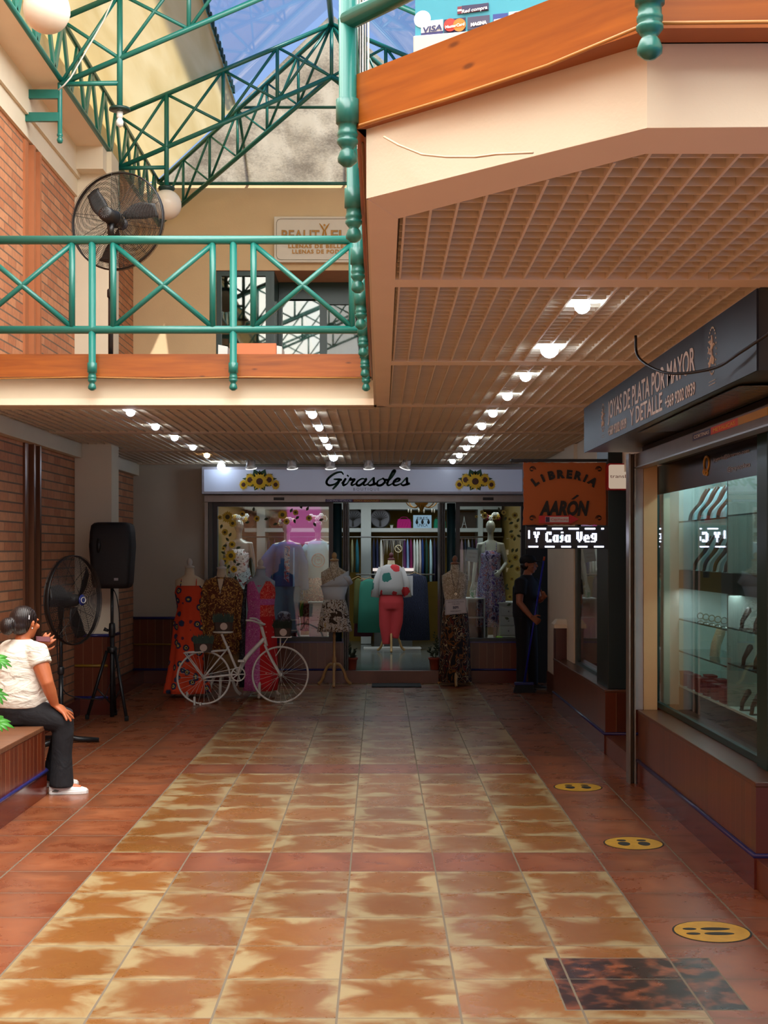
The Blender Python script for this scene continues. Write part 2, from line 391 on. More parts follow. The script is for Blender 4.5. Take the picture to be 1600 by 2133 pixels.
# pilaster
struct(MB().box(-3.13,-2.75,7.3,7.5,.82,ZC+.03), 'trim_5', CREAM, bevel=.003)
struct(MB().box(-3.13,-2.79,7.29,7.5,.165,.80), 'trim_6', WAINX)
m = MB(); m.tube([(-3.12,7.29,.81),(-2.78,7.29,.81),(-2.75,7.5,.81)], .017, 10); m.tube([(-3.12,7.285,.175),(-2.78,7.285,.175)], .014, 10); struct(m,'trim_7',BLUET,smooth=True)
struct(MB().tube([(-3.12,7.285,.50),(-2.78,7.285,.50)], .014, 10),'trim_8',YELT,smooth=True)
struct(MB().box(-3.13,-2.74,7.27,7.5,0,.165),'baseboard_pilaster',REDB)
struct(MB().box(-3.13,-2.98,7.5,9.03,0,.165),'baseboard_left',REDB)
# back wall left of the boutique
struct(MB().box(-3.13,-2.22,9.04,9.3,0,ZC+.2),'wall_back',GREYW)
struct(MB().box(-3.12,-2.24,9.02,9.04,.165,.81),'trim_9',WAINX)
m = MB()
for z in (.825,.17): m.tube([(-3.12,9.015,z),(-2.24,9.015,z)], .018, 10)
struct(m,'trim_10',BLUET,smooth=True)
struct(MB().tube([(-3.12,9.015,.49),(-2.24,9.015,.49)], .012, 10),'trim_11',YELT,smooth=True)
struct(MB().box(-3.12,-2.24,9.0,9.04,0,.16),'baseboard_back',REDB)

# ================================================================== upper storey
ZF = 3.15
# bridge and right-hand gallery slabs
edge = [(-.04,5.39),(-.04,2.2),(.69,1.83),(1.15,1.82),(4.6,1.82),(4.6,9.04),(-.04,9.04)]
m = MB().box(-3.13,-.04,5.45,9.04,2.99,3.12); m.prism([(x,y,2.99) for x,y in [(-.0,5.45),(.02,2.26),(.71,1.89),(4.6,1.89),(4.6,9.04),(0,9.04)]][::-1], (0,0,.13))
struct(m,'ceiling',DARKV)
# cream fascia
def fascia(path, z0, z1, t, m, name, inset=0):
    mb = MB()
    for (a,b) in zip(path[:-1],path[1:]):
        a=Vector((*a,0)); b=Vector((*b,0)); d=(b-a).normalized(); n=Vector((-d.y,d.x,0))  # n to the inside
        a2=a+n*inset; b2=b+n*inset
        mb.prism([a2+Vector((0,0,z0)),b2+Vector((0,0,z0)),b2+n*t+Vector((0,0,z0)),a2+n*t+Vector((0,0,z0))],(0,0,z1-z0))
    return struct(mb,name,m)
fascia([(-3.13,5.39),(-.03,5.39)],ZC,2.985,.09,CREAM,'trim_12')
fascia([(-.04,5.39),(-.04,2.2),(.69,1.83),(4.6,1.80)],ZC,2.985,.09,CREAM,'trim_13')
# wooden edge board
fascia([(-3.13,5.33),(-.10,5.33)],2.985,ZF+.005,.05,WOOD,'trim_14')
fascia([(-.07,5.33),(-.07,2.2),(.68,1.775),(4.6,1.745)],2.985,ZF+.005,.05,WOOD,'trim_15')
struct(MB().box(-3.13,-.06,5.38,9.04,3.12,ZF),'floor',mat('upper_floor_tile','#9a6a44',.4))
struct(MB().prism([(x,y,3.12) for x,y in [(-.06,9.04),(-.06,2.2),(.69,1.82),(4.6,1.80),(4.6,9.04)]],(0,0,.03)),'floor',MATS['upper_floor_tile'])
# upper brick, cream band, soffit
struct(MB().box(-3.3,-3.1,-5,9.04,5.32,5.78),'trim_16',CREAM)
struct(MB().box(-3.1,-3.07,-5,9.04,5.50,5.78),'trim_17',CREAM)
struct(MB().box(-3.13,-2.75,7.3,7.5,ZF,5.78),'trim_18',CREAM)
struct(MB().box(-3.1,-2.8,7.2,7.5,5.55,5.78),'trim_19',CREAM)
struct(MB().box(-3.3,-2.80,-5,9.04,5.78,5.83),'ceiling',PINKC)
struct(MB().box(-3.1,-3.0,-5,9.04,5.83,6.62),'wall_left',mat('yellowish_cream_parapet','#e6d2a6',.8))  # parapet in a slightly yellower cream
# upper back wall with door recess
m = MB(); Y0=9.04
xa,xb = P(450,0,Y0).x, 1.6; zt = 5.247
m.box(-3.13,xa,Y0,9.25,ZF,6.36); m.box(xa,xb,Y0,9.25,zt,6.36); m.box(xb,4.6,Y0,9.25,ZF,6.36); m.box(xa,xb,9.25,9.45,zt,zt+.2)
struct(m,'wall_back',TAN)
struct(MB().box(xa,xb,9.04,9.45,zt-.004,zt),'ceiling',mat('brown_soffit','#a9795a',.8))
struct(MB().box(xa-.1,2.6,9.5,11.2,ZF-.02,ZF),'floor',mat('grey_upper_floor','#77705f',.5))
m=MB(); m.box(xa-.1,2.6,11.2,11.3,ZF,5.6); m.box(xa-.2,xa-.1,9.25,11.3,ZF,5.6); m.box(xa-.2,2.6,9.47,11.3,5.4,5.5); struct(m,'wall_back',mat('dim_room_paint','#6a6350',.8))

# ================================================================== ceiling lattice, bay by bay
def lattice(x0,x1,y0,y1,name='ceiling',x1f=None,y0f=None):
    mb = MB(); z0, z1 = ZC+.010, ZC+.040
    k = math.ceil(x0/.083)
    while k*.083 < x1-.01:
        x = k*.083; ya = y0f(x) if y0f else y0; mb.box(x-.004,x+.004,ya,y1,z0-.008,z1); k += 1
    k = math.ceil(y0/.051)
    while k*.051 < y1-.01:
        y = k*.051; xa = x0
        if y0f:                                    # cut along the chamfer
            while xa < x1 and y0f(xa) > y: xa += .02
        if xa < x1-.03: mb.box(xa,x1,y-.0016,y+.0016,z0,z1)
        k += 1
    return struct(mb,name,LATM)
BE = [2.90,4.14,5.36,6.60,7.79,8.98]
def cham(x): return 2.33-.60*(x-.06)*.9 if x < .73 else 1.95
lattice(.07,2.6,1.95,2.86,y0f=cham)
for a,b in zip(BE[:2],BE[1:3]): lattice(.07,2.6,a+.045,b-.045)
for a,b in zip(BE[2:-1],BE[3:]): lattice(-3.05,2.6,a+.045,b-.045)
m = MB()
for y in BE[:2]: m.box(.06,2.6,y-.04,y+.04,ZC,ZC+.07)
for y in BE[2:]: m.box(-3.05,2.6,y-.04,y+.04,ZC,ZC+.05)
# long beam beside the well and the border along the chamfer
m.prism([(-.035,2.20,ZC-.002),(.062,2.33,ZC-.002),(.075,5.36,ZC-.002),(-.02,5.36,ZC-.002)],(0,0,.07))
m.prism([(-.035,2.20,ZC-.001),(.69,1.83,ZC-.001),(2.6,1.82,ZC-.001),(2.6,1.95,ZC-.001),(.73,1.95,ZC-.001),(.062,2.33,ZC-.001)],(0,0,.07))
struct(m,'trim_20',PINKC)
# ================================================================== glazed roof
XL, XR, XM, YB, YA = -2.8, 1.78, -.51, 9.0, 7.6
def zt_(x): return H+4.66+(x-XL)*.4236 if x <= XM else H+4.66+(XR-x)*.4236
def zb_(x): return H+4.09+(x-XL)*.428 if x <= XM else H+4.09+(XR-x)*.428
def bone(parent, name, a, b, r, n=8): return MB().bar(a,b,r,n).build(name, GREEN, parent, smooth=True)
def girder(y, label, xr):
    root = thing('roof_truss', (XM,y,H+4.6), label, 'roof truss', None)
    bone(root,'top_chord',(XL,y,zt_(XL)),(XM,y,zt_(XM)),.026); bone(root,'top_chord',(XM,y,zt_(XM)),(XR,y,zt_(XR)),.026)
    bone(root,'bottom_chord',(XL,y,zb_(XL)),(XM,y,zb_(XM)),.026); bone(root,'bottom_chord',(XM,y,zb_(XM)),(XR,y,zb_(XR)),.026)
    xs = [XL,-2.275,-1.67,-1.09,XM,.07,.65,1.255,XR]
    for i,x in enumerate(xs):
        if x == -2.275:
            bone(root,'vertical_strut',(x,y,zt_(x)),(x,y,H+3.87),.026); bone(root,'tie',(XL,y,zb_(XL)),(x,y,zb_(XL)+.01),.022)
        elif 0 < i < 8: bone(root,'vertical_strut',(x,y,zt_(x)),(x,y,zb_(x)),.02)
    for a,b in zip(xs[:-1],xs[1:]):
        bone(root,'brace',(a,y,zb_(a)),(b,y,zt_(b)),.016); bone(root,'brace',(a,y,zt_(a)),(b,y,zb_(b)),.016)
    mb = MB().lathe([(.0,3.57),(.02,3.575),(.027,3.60),(.02,3.62),(.015,3.625),(.026,3.635),(.026,3.65),(.021,3.655),(.021,4.15)],(XL,y,H),14,cap=False)
    mb.build('end_post',GREEN,root,smooth=True)
    for z in (4.0,3.80): MB().box(-3.10,XL,y-.01,y+.01,H+z-.038,H+z+.038).build('wall_bracket',GREEN,root)
    return root
girder(3.49,'green steel lattice roof truss out of view, seen only reflected in the upstairs glass',0)
girder(2.12,'green steel lattice roof truss farthest overhead, seen only reflected in the upstairs glass',0)
girder(4.86,'green steel lattice roof truss nearest the viewer, mostly above the picture',0)
girder(6.23,'green steel lattice roof truss crossing the top of the view, carrying the bare bulb fitting',0)
girder(7.60,'green steel lattice roof truss meeting the apex, carrying the white globe beside the fan',0)
def hip(xc, label):
    root = thing('roof_truss', ((xc+XM)/2,(YB+YA)/2,H+4.6), label, 'roof truss')
    n = 6; A = Vector((xc,YB,H+4.66)); B = Vector((XM,YA,H+5.63)); A2 = Vector((xc,YB,H+4.12)); B2 = Vector((XM,YA,H+5.07))
    bone(root,'top_chord',A,B,.026); bone(root,'bottom_chord',A2,B2,.026)
    for i in range(n):
        p,q = A.lerp(B,i/n),A.lerp(B,(i+1)/n); r,s_ = A2.lerp(B2,i/n),A2.lerp(B2,(i+1)/n)
        if i: bone(root,'vertical_strut',p,r,.017)
        bone(root,'brace',r,q,.015); bone(root,'brace',p,s_,.012)
    return root
hip(XL,'green steel hip truss rising from the back left corner to the roof apex')
hip(XR,'green steel hip truss rising from the back right corner to the roof apex')
# long zigzag edge truss on the left
root = thing('edge_truss',(XL,5,H+4.4),'long green zigzag edge truss along the left eave above the brick wall','roof truss')
bone(root,'top_chord',(XL,1.5,H+4.68),(XL,YB,H+4.68),.026); bone(root,'bottom_chord',(XL,1.5,H+4.13),(XL,YB,H+4.13),.03)
k = 0; y = 4.2
while y < YB-.1:
    a, b = (4.13,4.68) if k%2 == 0 else (4.68,4.13)
    MB().prism([(XL-.012,y-.022,H+a),(XL+.012,y-.022,H+a),(XL+.012,y+.022,H+a),(XL-.012,y+.022,H+a)],(0,.16,b-a)).build('zigzag_web',GREEN,root)
    y += .16; k += 1
MB().tube([(XL+.02,8.98,H+4.64),(XR,8.98,H+4.64)],.022,8).build('wall_rail',GREEN,root,smooth=True)
# panels
def translucent(name, c1, c2, dirt=None, tr=.75):
    t = NT(name); nz = t.add('ShaderNodeTexNoise', {'Vector': t.add('ShaderNodeMapping', {'Vector': t.co(), 'Scale': (3,.35,1)}).outputs[0], 'Scale': 1.6, 'Detail': 4, 'Distortion': .8}).outputs[0]
    c = t.mix(t.add('ShaderNodeMapRange', {0: nz, 1: .35, 2: .7}).outputs[0], hx(c1), hx(c2))
    if dirt:
        d1 = t.add('ShaderNodeTexNoise', {'Vector': t.co(), 'Scale': 34, 'Detail': 6, 'Roughness': .8}).outputs[0]; d2 = t.add('ShaderNodeTexNoise', {'Vector': t.co(), 'Scale': 2.4, 'Detail': 3}).outputs[0]
        f = t.add('ShaderNodeMapRange', {0: t.math('MULTIPLY_ADD', d2, .9, t.math('MULTIPLY', d1, 1.0)), 1: .86, 2: 1.18, 3: 0.0, 4: .75}).outputs[0]
        c = t.mix(f, c, hx(dirt))
    a = t.add('ShaderNodeBsdfTranslucent', {0: c}); b = t.add('ShaderNodeBsdfDiffuse', {0: c}); g = t.add('ShaderNodeBsdfTransparent', {0: (1,1,1,1)})
    m1 = t.add('ShaderNodeMixShader', {0: tr, 1: b.outputs[0], 2: a.outputs[0]}); m2 = t.add('ShaderNodeMixShader', {0: .06, 1: m1.outputs[0], 2: g.outputs[0]})
    t.l.new(m2.outputs[0], t.out.inputs[0]); return t.m
PANEL = translucent('cream_roof_sheet','#f3e8c8','#e6d7ae'); BACKG = translucent('stained_roof_glass','#f0e8d6','#e0d6c2','#9a8f80')
CLEAR = glass('clear_roof_glass',(.92,.95,1,1),.06)
o = .05
def panel(pts, m, name): return struct(MB().prism([(x,y,z) for x,y,z in pts],(0,0,.012)),name,m)
xs1 = -1.67
panel([(XL-.27,-2,zt_(XL-.27)+o),(xs1,-2,zt_(xs1)+o),(xs1,8.29,zt_(xs1)+o),(XL,9.0,zt_(XL)+o),(XL-.27,9.0,zt_(XL-.27)+o)],PANEL,'window_1')
panel([(xs1,-2,zt_(xs1)+.2),(XM,-2,zt_(XM)+.2),(XM,7.6,zt_(XM)+.2),(xs1,8.29,zt_(xs1)+.2)],CLEAR,'window_2')
panel([(XM,-2,zt_(XM)+.2),(XR,-2,zt_(XR)+.1),(XR,9.0,zt_(XR)+o),(XM,7.6,zt_(XM)+.2)],CLEAR,'window_3')
panel([(XL,9.02,zt_(XL)),(XR,9.02,zt_(XR)),(XM,7.6,zt_(XM)+o+.05)],BACKG,'window_4')
root = thing('roof_louver',(xs1,6,zt_(xs1)),'dark green ventilation louvre strip between cream and clear roof panels','louvre')
m = MB(); m.box(xs1-.03,xs1+.0,2,8.25,zt_(xs1)+.06,zt_(xs1)+.09); m.box(xs1-.03,xs1+.0,2,8.25,zt_(xs1)+.17,zt_(xs1)+.2); m.build('louver_frame',GREEN,root)
for i in range(40): MB().box(xs1-.02,xs1+.02,4.2+i*.1,4.23+i*.1,zt_(xs1)+.09,zt_(xs1)+.17).build('louver_blade',DGREEN,root)
root = thing('glazing_bars',(XM,8,H+5),'green glazing bars of the sloping roof glass over the back wall','glazing bar')
def bs(x,t): return (x, 9.02-1.42*t, H+4.70+.97*t)
hx_ = lambda t: XL+(XM-XL)*t
for a,b,nm in ((bs(hx_(.5),.5),bs(-2*.51-hx_(.5),.5),'purlin'),(bs(-1.65,0),bs(-1.65,.5),'glazing_bar'),(bs(-.42,0),bs(-.42,.93),'glazing_bar'),(bs(.8,0),bs(.8,.42),'glazing_bar')):
    MB().bar(a,b,.018,6).build(nm,GREEN,root,smooth=True)
MB().bar((XM,0,zt_(XM)),(XM,7.6,zt_(XM)),.03,8).build('ridge_bar',GREEN,root,smooth=True)
# unseen block added for a neighbouring building, sized to shade the near panels
struct(MB().box(-.3,14,-12,6.4,8.2,10.5),'wall_right',CREAM)
# room beyond the picture: near walls closing the arcade behind the viewer
struct(MB().box(-3.3,4.6,-5.2,-5,0,6.4),'wall_front',CREAM)
struct(MB().box(3.2,3.4,-5,9.04,ZF,6.5),'wall_right',CREAM)

# ------------------------------------------------------------------ globe lamps
FROST = NT('frosted_globe'); FROST.col(hx('#dcd2c2')); FROST.b.inputs['Roughness'].default_value=.35; FROST.b.inputs['Subsurface Weight'].default_value=.0; FROST=FROST.m
def globe(y,label):
    r = thing('globe_lamp',(-2.275,y,H+3.87),label,'lamp','globe lamps on the trusses')
    MB().lathe([(.03,.03),(.085,.02),(.09,0),(.075,-.02),(.06,-.03)],(-2.275,y,H+3.87),18).build('lamp_cap',DGREEN,r,smooth=True)
    MB().ball((-2.275,y,H+3.70),.16,24).build('globe',FROST,r,smooth=True)
globe(4.86,'large white glass globe lamp at the top left corner of the view'); globe(7.6,'white glass globe lamp beside the upper fan')
r = thing('bulb_fitting',(-2.275,6.23,H+3.86),'bare screw bulb under a green plate where the globe is missing','lamp')
MB().lathe([(.03,.03),(.09,.02),(.095,0),(.06,-.01)],(-2.275,6.23,H+3.86),18).build('lamp_cap',DGREEN,r,smooth=True)
MB().lathe([(.028,0),(.028,-.05),(.02,-.06)],(-2.275,6.23,H+3.85),12).build('socket',WHITEP,r,smooth=True)
MB().lathe([(.018,-.055),(.034,-.09),(.03,-.12),(.012,-.135),(.0,-.137)],(-2.275,6.23,H+3.85),14).build('bulb',mat('spiral_bulb_glass','#cfd6d2',.2),r,smooth=True)
r = MB().tube([(-2.8,6.2,H+4.02),(-2.74,6.18,H+4.05),(-2.68,6.18,H+4.12),(-2.4,6.19,H+4.62),(-2.28,6.19,H+4.9)],.007,6).build('electric_cable',WHITEP,None,smooth=True); tag(r,'thin white electric cable running up the truss beside the bare bulb','cable')

# ================================================================== railings
def post_prof(top): return [(0,1.188),(.014,1.19),(.03,1.203),(.031,1.215),(.024,1.235),(.018,1.243),(.024,1.25),(.033,1.262),(.033,1.270),(.027,1.275),(.032,1.283),(.032,1.292),(.029,1.296),(.029,1.32),(.036,1.322),(.036,1.395),(.027,1.397),(.027,top)]
def post(root,x,y,top=2.31): return MB().lathe(post_prof(top),(x,y,H),18).build('post',GREEN,root,smooth=True)
YR=5.28; zb,zt2 = 1.641,2.308
root = thing('railing',(-1.6,YR,ZF),'green steel railing with crossed braces along the upper bridge','railing')
def railbar(root,nm,a,b,r): MB().bar(a,b,r,12).build(nm,GREEN,root,smooth=True)
railbar(root,'top_rail',(-3.13,YR,H+zt2),(-.09,YR,H+zt2),.033); railbar(root,'bottom_rail',(-3.13,YR,H+zb),(-.09,YR,H+zb),.030)
def X_(p): return (p-790)*YR/FPX
for p in (-102,192,486): post(root,X_(p),YR)
for a,b in ((-58,150),(236,443),(528,733)):
    a,b = X_(a),X_(b)
    for x in (a,b): railbar(root,'baluster',(x,YR,H+zb),(x,YR,H+zt2),.024)
    railbar(root,'brace',(a,YR,H+zb+.02),(b,YR,H+zt2-.03),.020); railbar(root,'brace',(a,YR,H+zt2-.03),(b,YR,H+zb+.02),.020)
root = thing('railing',(-.10,3.7,ZF),'green steel railing seen end on along the edge of the right gallery','railing')
for y in (2.2,2.74,3.28,3.82,4.36,4.88,5.30): post(root,-.098,y)
railbar(root,'top_rail',(-.098,2.2,H+zt2),(-.098,YR,H+zt2),.033); railbar(root,'bottom_rail',(-.098,2.2,H+zb),(-.098,YR,H+zb),.03)
root = thing('railing',(.9,1.75,ZF),'green steel railing above the banner side of the gallery, with a large turned finial','railing')
post(root,.655,1.72); post(root,1.9,1.70)
for z,r_ in ((zt2,.033),(zb,.03)): railbar(root,'rail',(-.098,2.2,H+z),(.655,1.72,H+z),r_); railbar(root,'rail',(.655,1.72,H+z),(1.9,1.70,H+z),r_)
# thin cables stapled under the boards
for pts,lab in (([(-3.1,5.33,H+1.285),(-2.2,5.32,H+1.30),(-1.6,5.32,H+1.287),(-1.0,5.32,H+1.30),(-.12,5.32,H+1.293)],'pair of thin cables along the lower edge of the bridge board'),
                ([(-.06,2.16,H+1.292),(.2,2.04,H+1.298),(.45,1.90,H+1.297),(.66,1.745,H+1.295),(1.6,1.735,H+1.298)],'tan cable stapled under the wooden board of the right gallery')):
    c_ = MB().tube(pts,.005,6).build('cable',mat('tan_cable','#b07a3a',.5),None,smooth=True); tag(c_,lab,'cable')
c_ = MB().tube([P(800,285,2.12),P(830,302,2.08),P(880,322,2.03),P(930,327,1.98),P(990,327,1.93),P(1035,321,1.9),P(1110,318,1.85)],.0035,6).build('cable',mat('painted_cable','#c9b294',.6),None,smooth=True); tag(c_,'loose painted cable sagging across the cream fascia of the right gallery','cable')

for k,(xo,lab) in enumerate(((-.052,'brown cable running along the beam beside the turned posts, outer one'),(-.036,'brown cable running along the beam beside the turned posts, inner one'))):
    c_ = MB().tube([(xo,2.24,H+1.285),(xo+.003,3.2,H+1.27-.02*k),(xo-.002,4.2,H+1.28),(xo,5.3,H+1.275)],.005,6).build('cable',mat('brown_cable','#6a4020',.5),None,smooth=True); tag(c_,lab,'cable')
r = thing('folded_panels',(-.055,2.62,ZF),'stack of thin folded white panels standing behind the first turned post upstairs','panel')
for k in range(5): MB().box(-.081+.0095*k,-.076+.0095*k,2.6,2.75,ZF,H+2.05+.02*(k%2)).build('panel',WHITEP if k%2==0 else STEEL,r)
# ================================================================== right-hand shop fronts
def cat(pts, n=6, closed=False):
    """smooth curve through points"""
    pts = [Vector(p) for p in pts]; out = []; m = len(pts)
    for i in range(m if closed else m-1):
        g = (lambda k: pts[k % m]) if closed else (lambda k: pts[max(0, min(m-1, k))])
        p0,p1,p2,p3 = g(i-1),g(i),g(i+1),g(i+2)
        for j in range(n):
            t = j/n; out.append(.5*((2*p1)+(-p0+p2)*t+(2*p0-5*p1+4*p2-p3)*t*t+(-p0+3*p1-3*p2+p3)*t**3))
    if not closed: out.append(pts[-1])
    return out
def obj_(mb, name, m, label, c, group=None, **k):
    return tag(mb.build(name, m, None, **k), label, c, group)
RX = 1.87
def base(y0,y1,end=True,n='1'):
    struct(MB().box(RX,2.06,y0,y1,.165,.505),'trim_2'+n,WAINY)
    if end:
        struct(MB().box(RX,2.6,y0-.004,y0,.165,.505),'trim_3'+n,WAINX)
    struct(MB().box(RX-.006,2.12,y0-.006,y1,.505,.53),'trim_4'+n,SILL,bevel=.006)
    struct(MB().box(RX-.012,2.06,y0-.01,y1,0,.155),'baseboard_right',REDB)
    m = MB().tube([(2.4,y0-.008,.165),(RX-.004,y0-.008,.165),(RX-.004,y1,.165)],.014,10); struct(m,'trim_5'+n,BLUET,smooth=True)
base(3.53,5.13,n='1'); base(5.88,7.62,n='2')
TERR = mat('plain_terracotta_tile','#6a3820',.35,0,.25,7)
for a,b in ((1.2,3.53),(5.13,5.88)):
    struct(MB().box(RX,2.7,a,b,0,.15),'floor',TERR,bevel=.004)
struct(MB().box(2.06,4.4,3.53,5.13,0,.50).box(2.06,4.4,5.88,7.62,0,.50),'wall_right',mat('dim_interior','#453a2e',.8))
# roller guide and cream jamb
BR = mat('rusty_guide','#55402c',.45,.5,.3,9)
r = thing('shutter_guide',(1.84,5.16,0),'tall metal roller shutter guide at the far edge of the jewellery window','shutter guide')
MB().box(1.800,1.812,5.12,5.18,0,2.38).box(1.84,1.85,5.12,5.18,0,2.38).build('guide_rail',STEEL,r); MB().box(1.812,1.84,5.15,5.18,0,2.38).build('guide_slot',BR,r)
MB().box(1.851,1.91,5.14,5.2,.53,2.33).build('white_strip',mat('scuffed_white_metal','#a9a5a8',.5,.1,.25,6),r)
struct(MB().box(1.912,2.01,5.135,5.30,.53,2.4),'trim_6',mat('jamb_cream','#c9a87c',.7,0,.12,5))
r = thing('shutter_bar',(1.89,4.0,2.3),'rolled-up metal shutter bottom bar with stickers above the jewellery window','shutter')
MB().box(1.85,1.90,2.6,5.13,H+.60,H+.70).build('bottom_bar',mat('dull_brown_metal','#6d5b49',.4,.6,.2,7),r,bevel=.006)
MB().box(1.84,1.92,2.6,5.13,H+.592,H+.602).build('steel_lip',STEEL,r); MB().box(1.90,2.05,2.6,5.13,H+.62,H+.748).build('drum_box',mat('dark_drum','#1d1610',.6),r)
for a,b,cc in ((4.19,3.96,'#3a3560'),(3.96,3.66,'#c8481e'),(3.66,3.38,'#b08a1e')):
    s_ = MB().box(1.848,1.8505,b,a,H+.645,H+.685).build('sticker',mat('sticker'+cc,cc,.5),r)
text('CORTINAS',(1.847,4.075,H+.655),.02,WHITEP,r,rot=(PI/2,0,-PI/2),depth=.0004,width=.19); text('METALICAS',(1.847,3.81,H+.655),.02,mat('ink_yellow','#e2c23a'),r,rot=(PI/2,0,-PI/2),depth=.0004,width=.24)
# window: green frame, glass, band with lettering
r = thing('window_frame',(2.06,4.5,.53),'dark green frame of the jewellery display window','window frame')
for a in ((2.04,2.075,5.25,5.29,.53,H+.62),(2.02,2.09,3.70,3.80,.53,H+.62),(2.04,2.075,3.8,5.25,.53,.57)): MB().box(*a).build('frame_bar',DGREEN,r,bevel=.003)
struct(MB().box(2.055,2.058,3.8,5.25,.57,H+.62),'window_5',glass('shop_glass',(.93,.97,.95,1),.10))
r = thing('window_banner',(2.05,4.5,H+.41),'black lettered banner across the top of the jewellery window','banner')
MB().box(2.049,2.053,3.81,5.24,H+.41,H+.62).build('banner_film',mat('black_banner','#15151a',.25,0,.2),r)
GOLD = mat('gold_print','#b58a3a',.4,.3); PALE = mat('pale_print','#9a9490',.5)
text('joyeria@ilcorreo.com',(2.047,4.14,H+.545),.022,PALE,r,rot=(PI/2,0,-PI/2),depth=.0004,width=.42)
text('@joyasplata',(2.047,4.05,H+.465),.026,PALE,r,rot=(PI/2,0,-PI/2),depth=.0004,width=.26)
m = MB()
for dy,dz,rr in ((0,0,.045),(-.0,-.055,.018),(.03,-.05,.016)): m.tube([(2.046,4.44+dy+rr*.75*math.cos(t),H+.545+dz+rr*math.sin(t)) for t in [2*PI*k/20 for k in range(20)]],.007,6,closed=True)
m.build('gold_rings_print',GOLD,r,smooth=True)
# emblem: rampant figure in an oval of leaves
def emblem(y, z, s, parent, x, m):
    mb = MB()
    for k in range(26):
        t = 2*PI*k/26; p = Vector((x,y-.36*s*math.cos(t),z+s*.95*math.sin(t))); mb.ball(p,(.002,.055*s,.05*s),6)
    for pts in ([(-.05,-.5),(0,-.2),(-.06,.1),(.02,.4),(-.02,.62)],[(-.02,.1),(.12,.25),(.2,.2)],[(-.02,.25),(-.16,.35),(-.1,.45)],[(0,-.2),(.15,-.35),(.08,-.55)],[(0,-.2),(-.15,-.4),(-.2,-.6)],[(.0,-.1),(-.2,-.05),(-.22,.15)]):
        mb.tube(cat([(x,y-a*s,z+b*s) for a,b in pts],4),[ .05*s]*(4*(len(pts)-1)+1),6)
    for q in (1.25,1.38): mb.box(x-.001,x+.001,y-.28*s,y+.28*s,z-q*s,z-q*s+.02*s)
    o = mb.build('emblem',m,parent); o.scale=(1,1,1); return o
r = thing('shop_sign',(1.7,4.2,H+.745),'long black box sign for wholesale silver jewellery under the ceiling','sign')
BLK = mat('black_sign_panel','#1b1e24',.45,0,.15,3,spec=.3)
MB().box(1.575,2.1,2.96,5.43,H+.752,H+1.085).build('sign_box',mat('sign_tin','#4a4a42',.35,.5,.3,6),r)
MB().box(1.567,1.576,2.95,5.435,H+.748,H+1.088).build('front_panel',BLK,r)
LET = mat('silver_lettering','#ddd0c2',.5)
RT = (PI/2,0,-PI/2)
def sgn(b,ya,yb,zc,cap): text(b,(1.565,(ya+yb)/2,H+zc-cap/2),cap,LET,r,rot=RT,depth=.0008,width=abs(ya-yb),bold=cap*.018)
sgn('JOYAS DE PLATA POR MAYOR',4.86,3.52,.955,.12); sgn('Y DETALLE',4.43,3.925,.828,.10); sgn('+569 9202 0939',4.86,4.5,.812,.062); sgn('+569 9202 0939',3.89,3.52,.808,.062)
emblem(4.97,H+.93,.10,r,1.565,LET); emblem(3.34,H+.94,.115,r,1.565,LET)
m = MB().prism([(1.62,3.2,H+.738),(1.84,3.15,H+.73),(1.86,4.35,H+.735),(1.64,4.5,H+.745)],(0,0,.004)); m.build('loose_foil_panel',mat('crumpled_foil','#6a706a',.22,.8,.3,14,bump=.5,bs=18),r)
c_ = MB().tube(cat([(1.30,3.6,ZC),(1.31,3.58,ZC-.12),(1.38,3.4,ZC-.24),(1.5,3.2,ZC-.27),(1.53,3.0,ZC-.25),(1.6,2.8,ZC-.19)],6),.007,8).build('hanging_cable',BLACKP,None,smooth=True); tag(c_,'black cable dropping from the ceiling and sagging across the black sign','cable')
# upper part of the wall between the shops
struct(MB().box(2.02,2.3,5.3,8.6,2.33,ZC+.1).box(2.1,2.3,2.4,5.3,2.4,ZC+.1),'wall_right',CREAM)
# bookshop side: post, window, column, pilaster
r = thing('door_post',(2.0,6.0,.53),'wide dark green post between the door recess and the bookshop window','post')
MB().box(1.90,2.12,5.90,6.20,.53,2.62).build('post_panel',mat('near_black_green','#0c1f20',.4),r,bevel=.004)
struct(MB().box(2.12,2.7,6.0,6.05,.15,2.62),'door_1',mat('dark_door','#0b1416',.35))
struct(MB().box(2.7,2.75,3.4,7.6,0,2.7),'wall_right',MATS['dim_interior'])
struct(MB().box(2.018,2.021,6.2,7.17,.56,2.33),'window_6',glass('shop_glass2',(.85,.88,.86,1),.14))
r = thing('window_frame',(2.02,6.7,.53),'thin dark frame of the bookshop window beside the cream column','window frame')
for a in ((2.0,2.04,7.17,7.25,.53,2.33),(2.0,2.04,6.2,7.17,.53,.56)): MB().box(*a).build('frame_bar',DGREEN,r)
struct(MB().box(1.985,2.3,7.25,7.62,.53,ZC),'wall_right',CREAM)
struct(MB().box(2.01,2.5,7.62,8.48,.25,ZC),'wall_right',CREAM); struct(MB().box(2.0,2.5,7.62,8.48,0,.25),'baseboard_right',SILL)
struct(MB().box(RX,2.02,7.52,7.62,.53,.86),'trim_8',mat('maroon_tile','#4a201c',.3))
m = MB(); m.box(RX-.02,2.03,7.50,7.64,.86,.88); m.prism([(RX-.02,7.5,.88),(2.03,7.5,.88),(2.03,7.64,.88),(RX-.02,7.64,.88)],(0,0,.02)); m.loft([[(RX-.02,7.5,.9),(2.03,7.5,.9),(2.03,7.64,.9),(RX-.02,7.64,.9)],[(RX+.02,7.53,.95),(2.02,7.53,.95),(2.02,7.62,.95),(RX+.02,7.62,.95)]])
struct(m,'trim_9',CREAM)
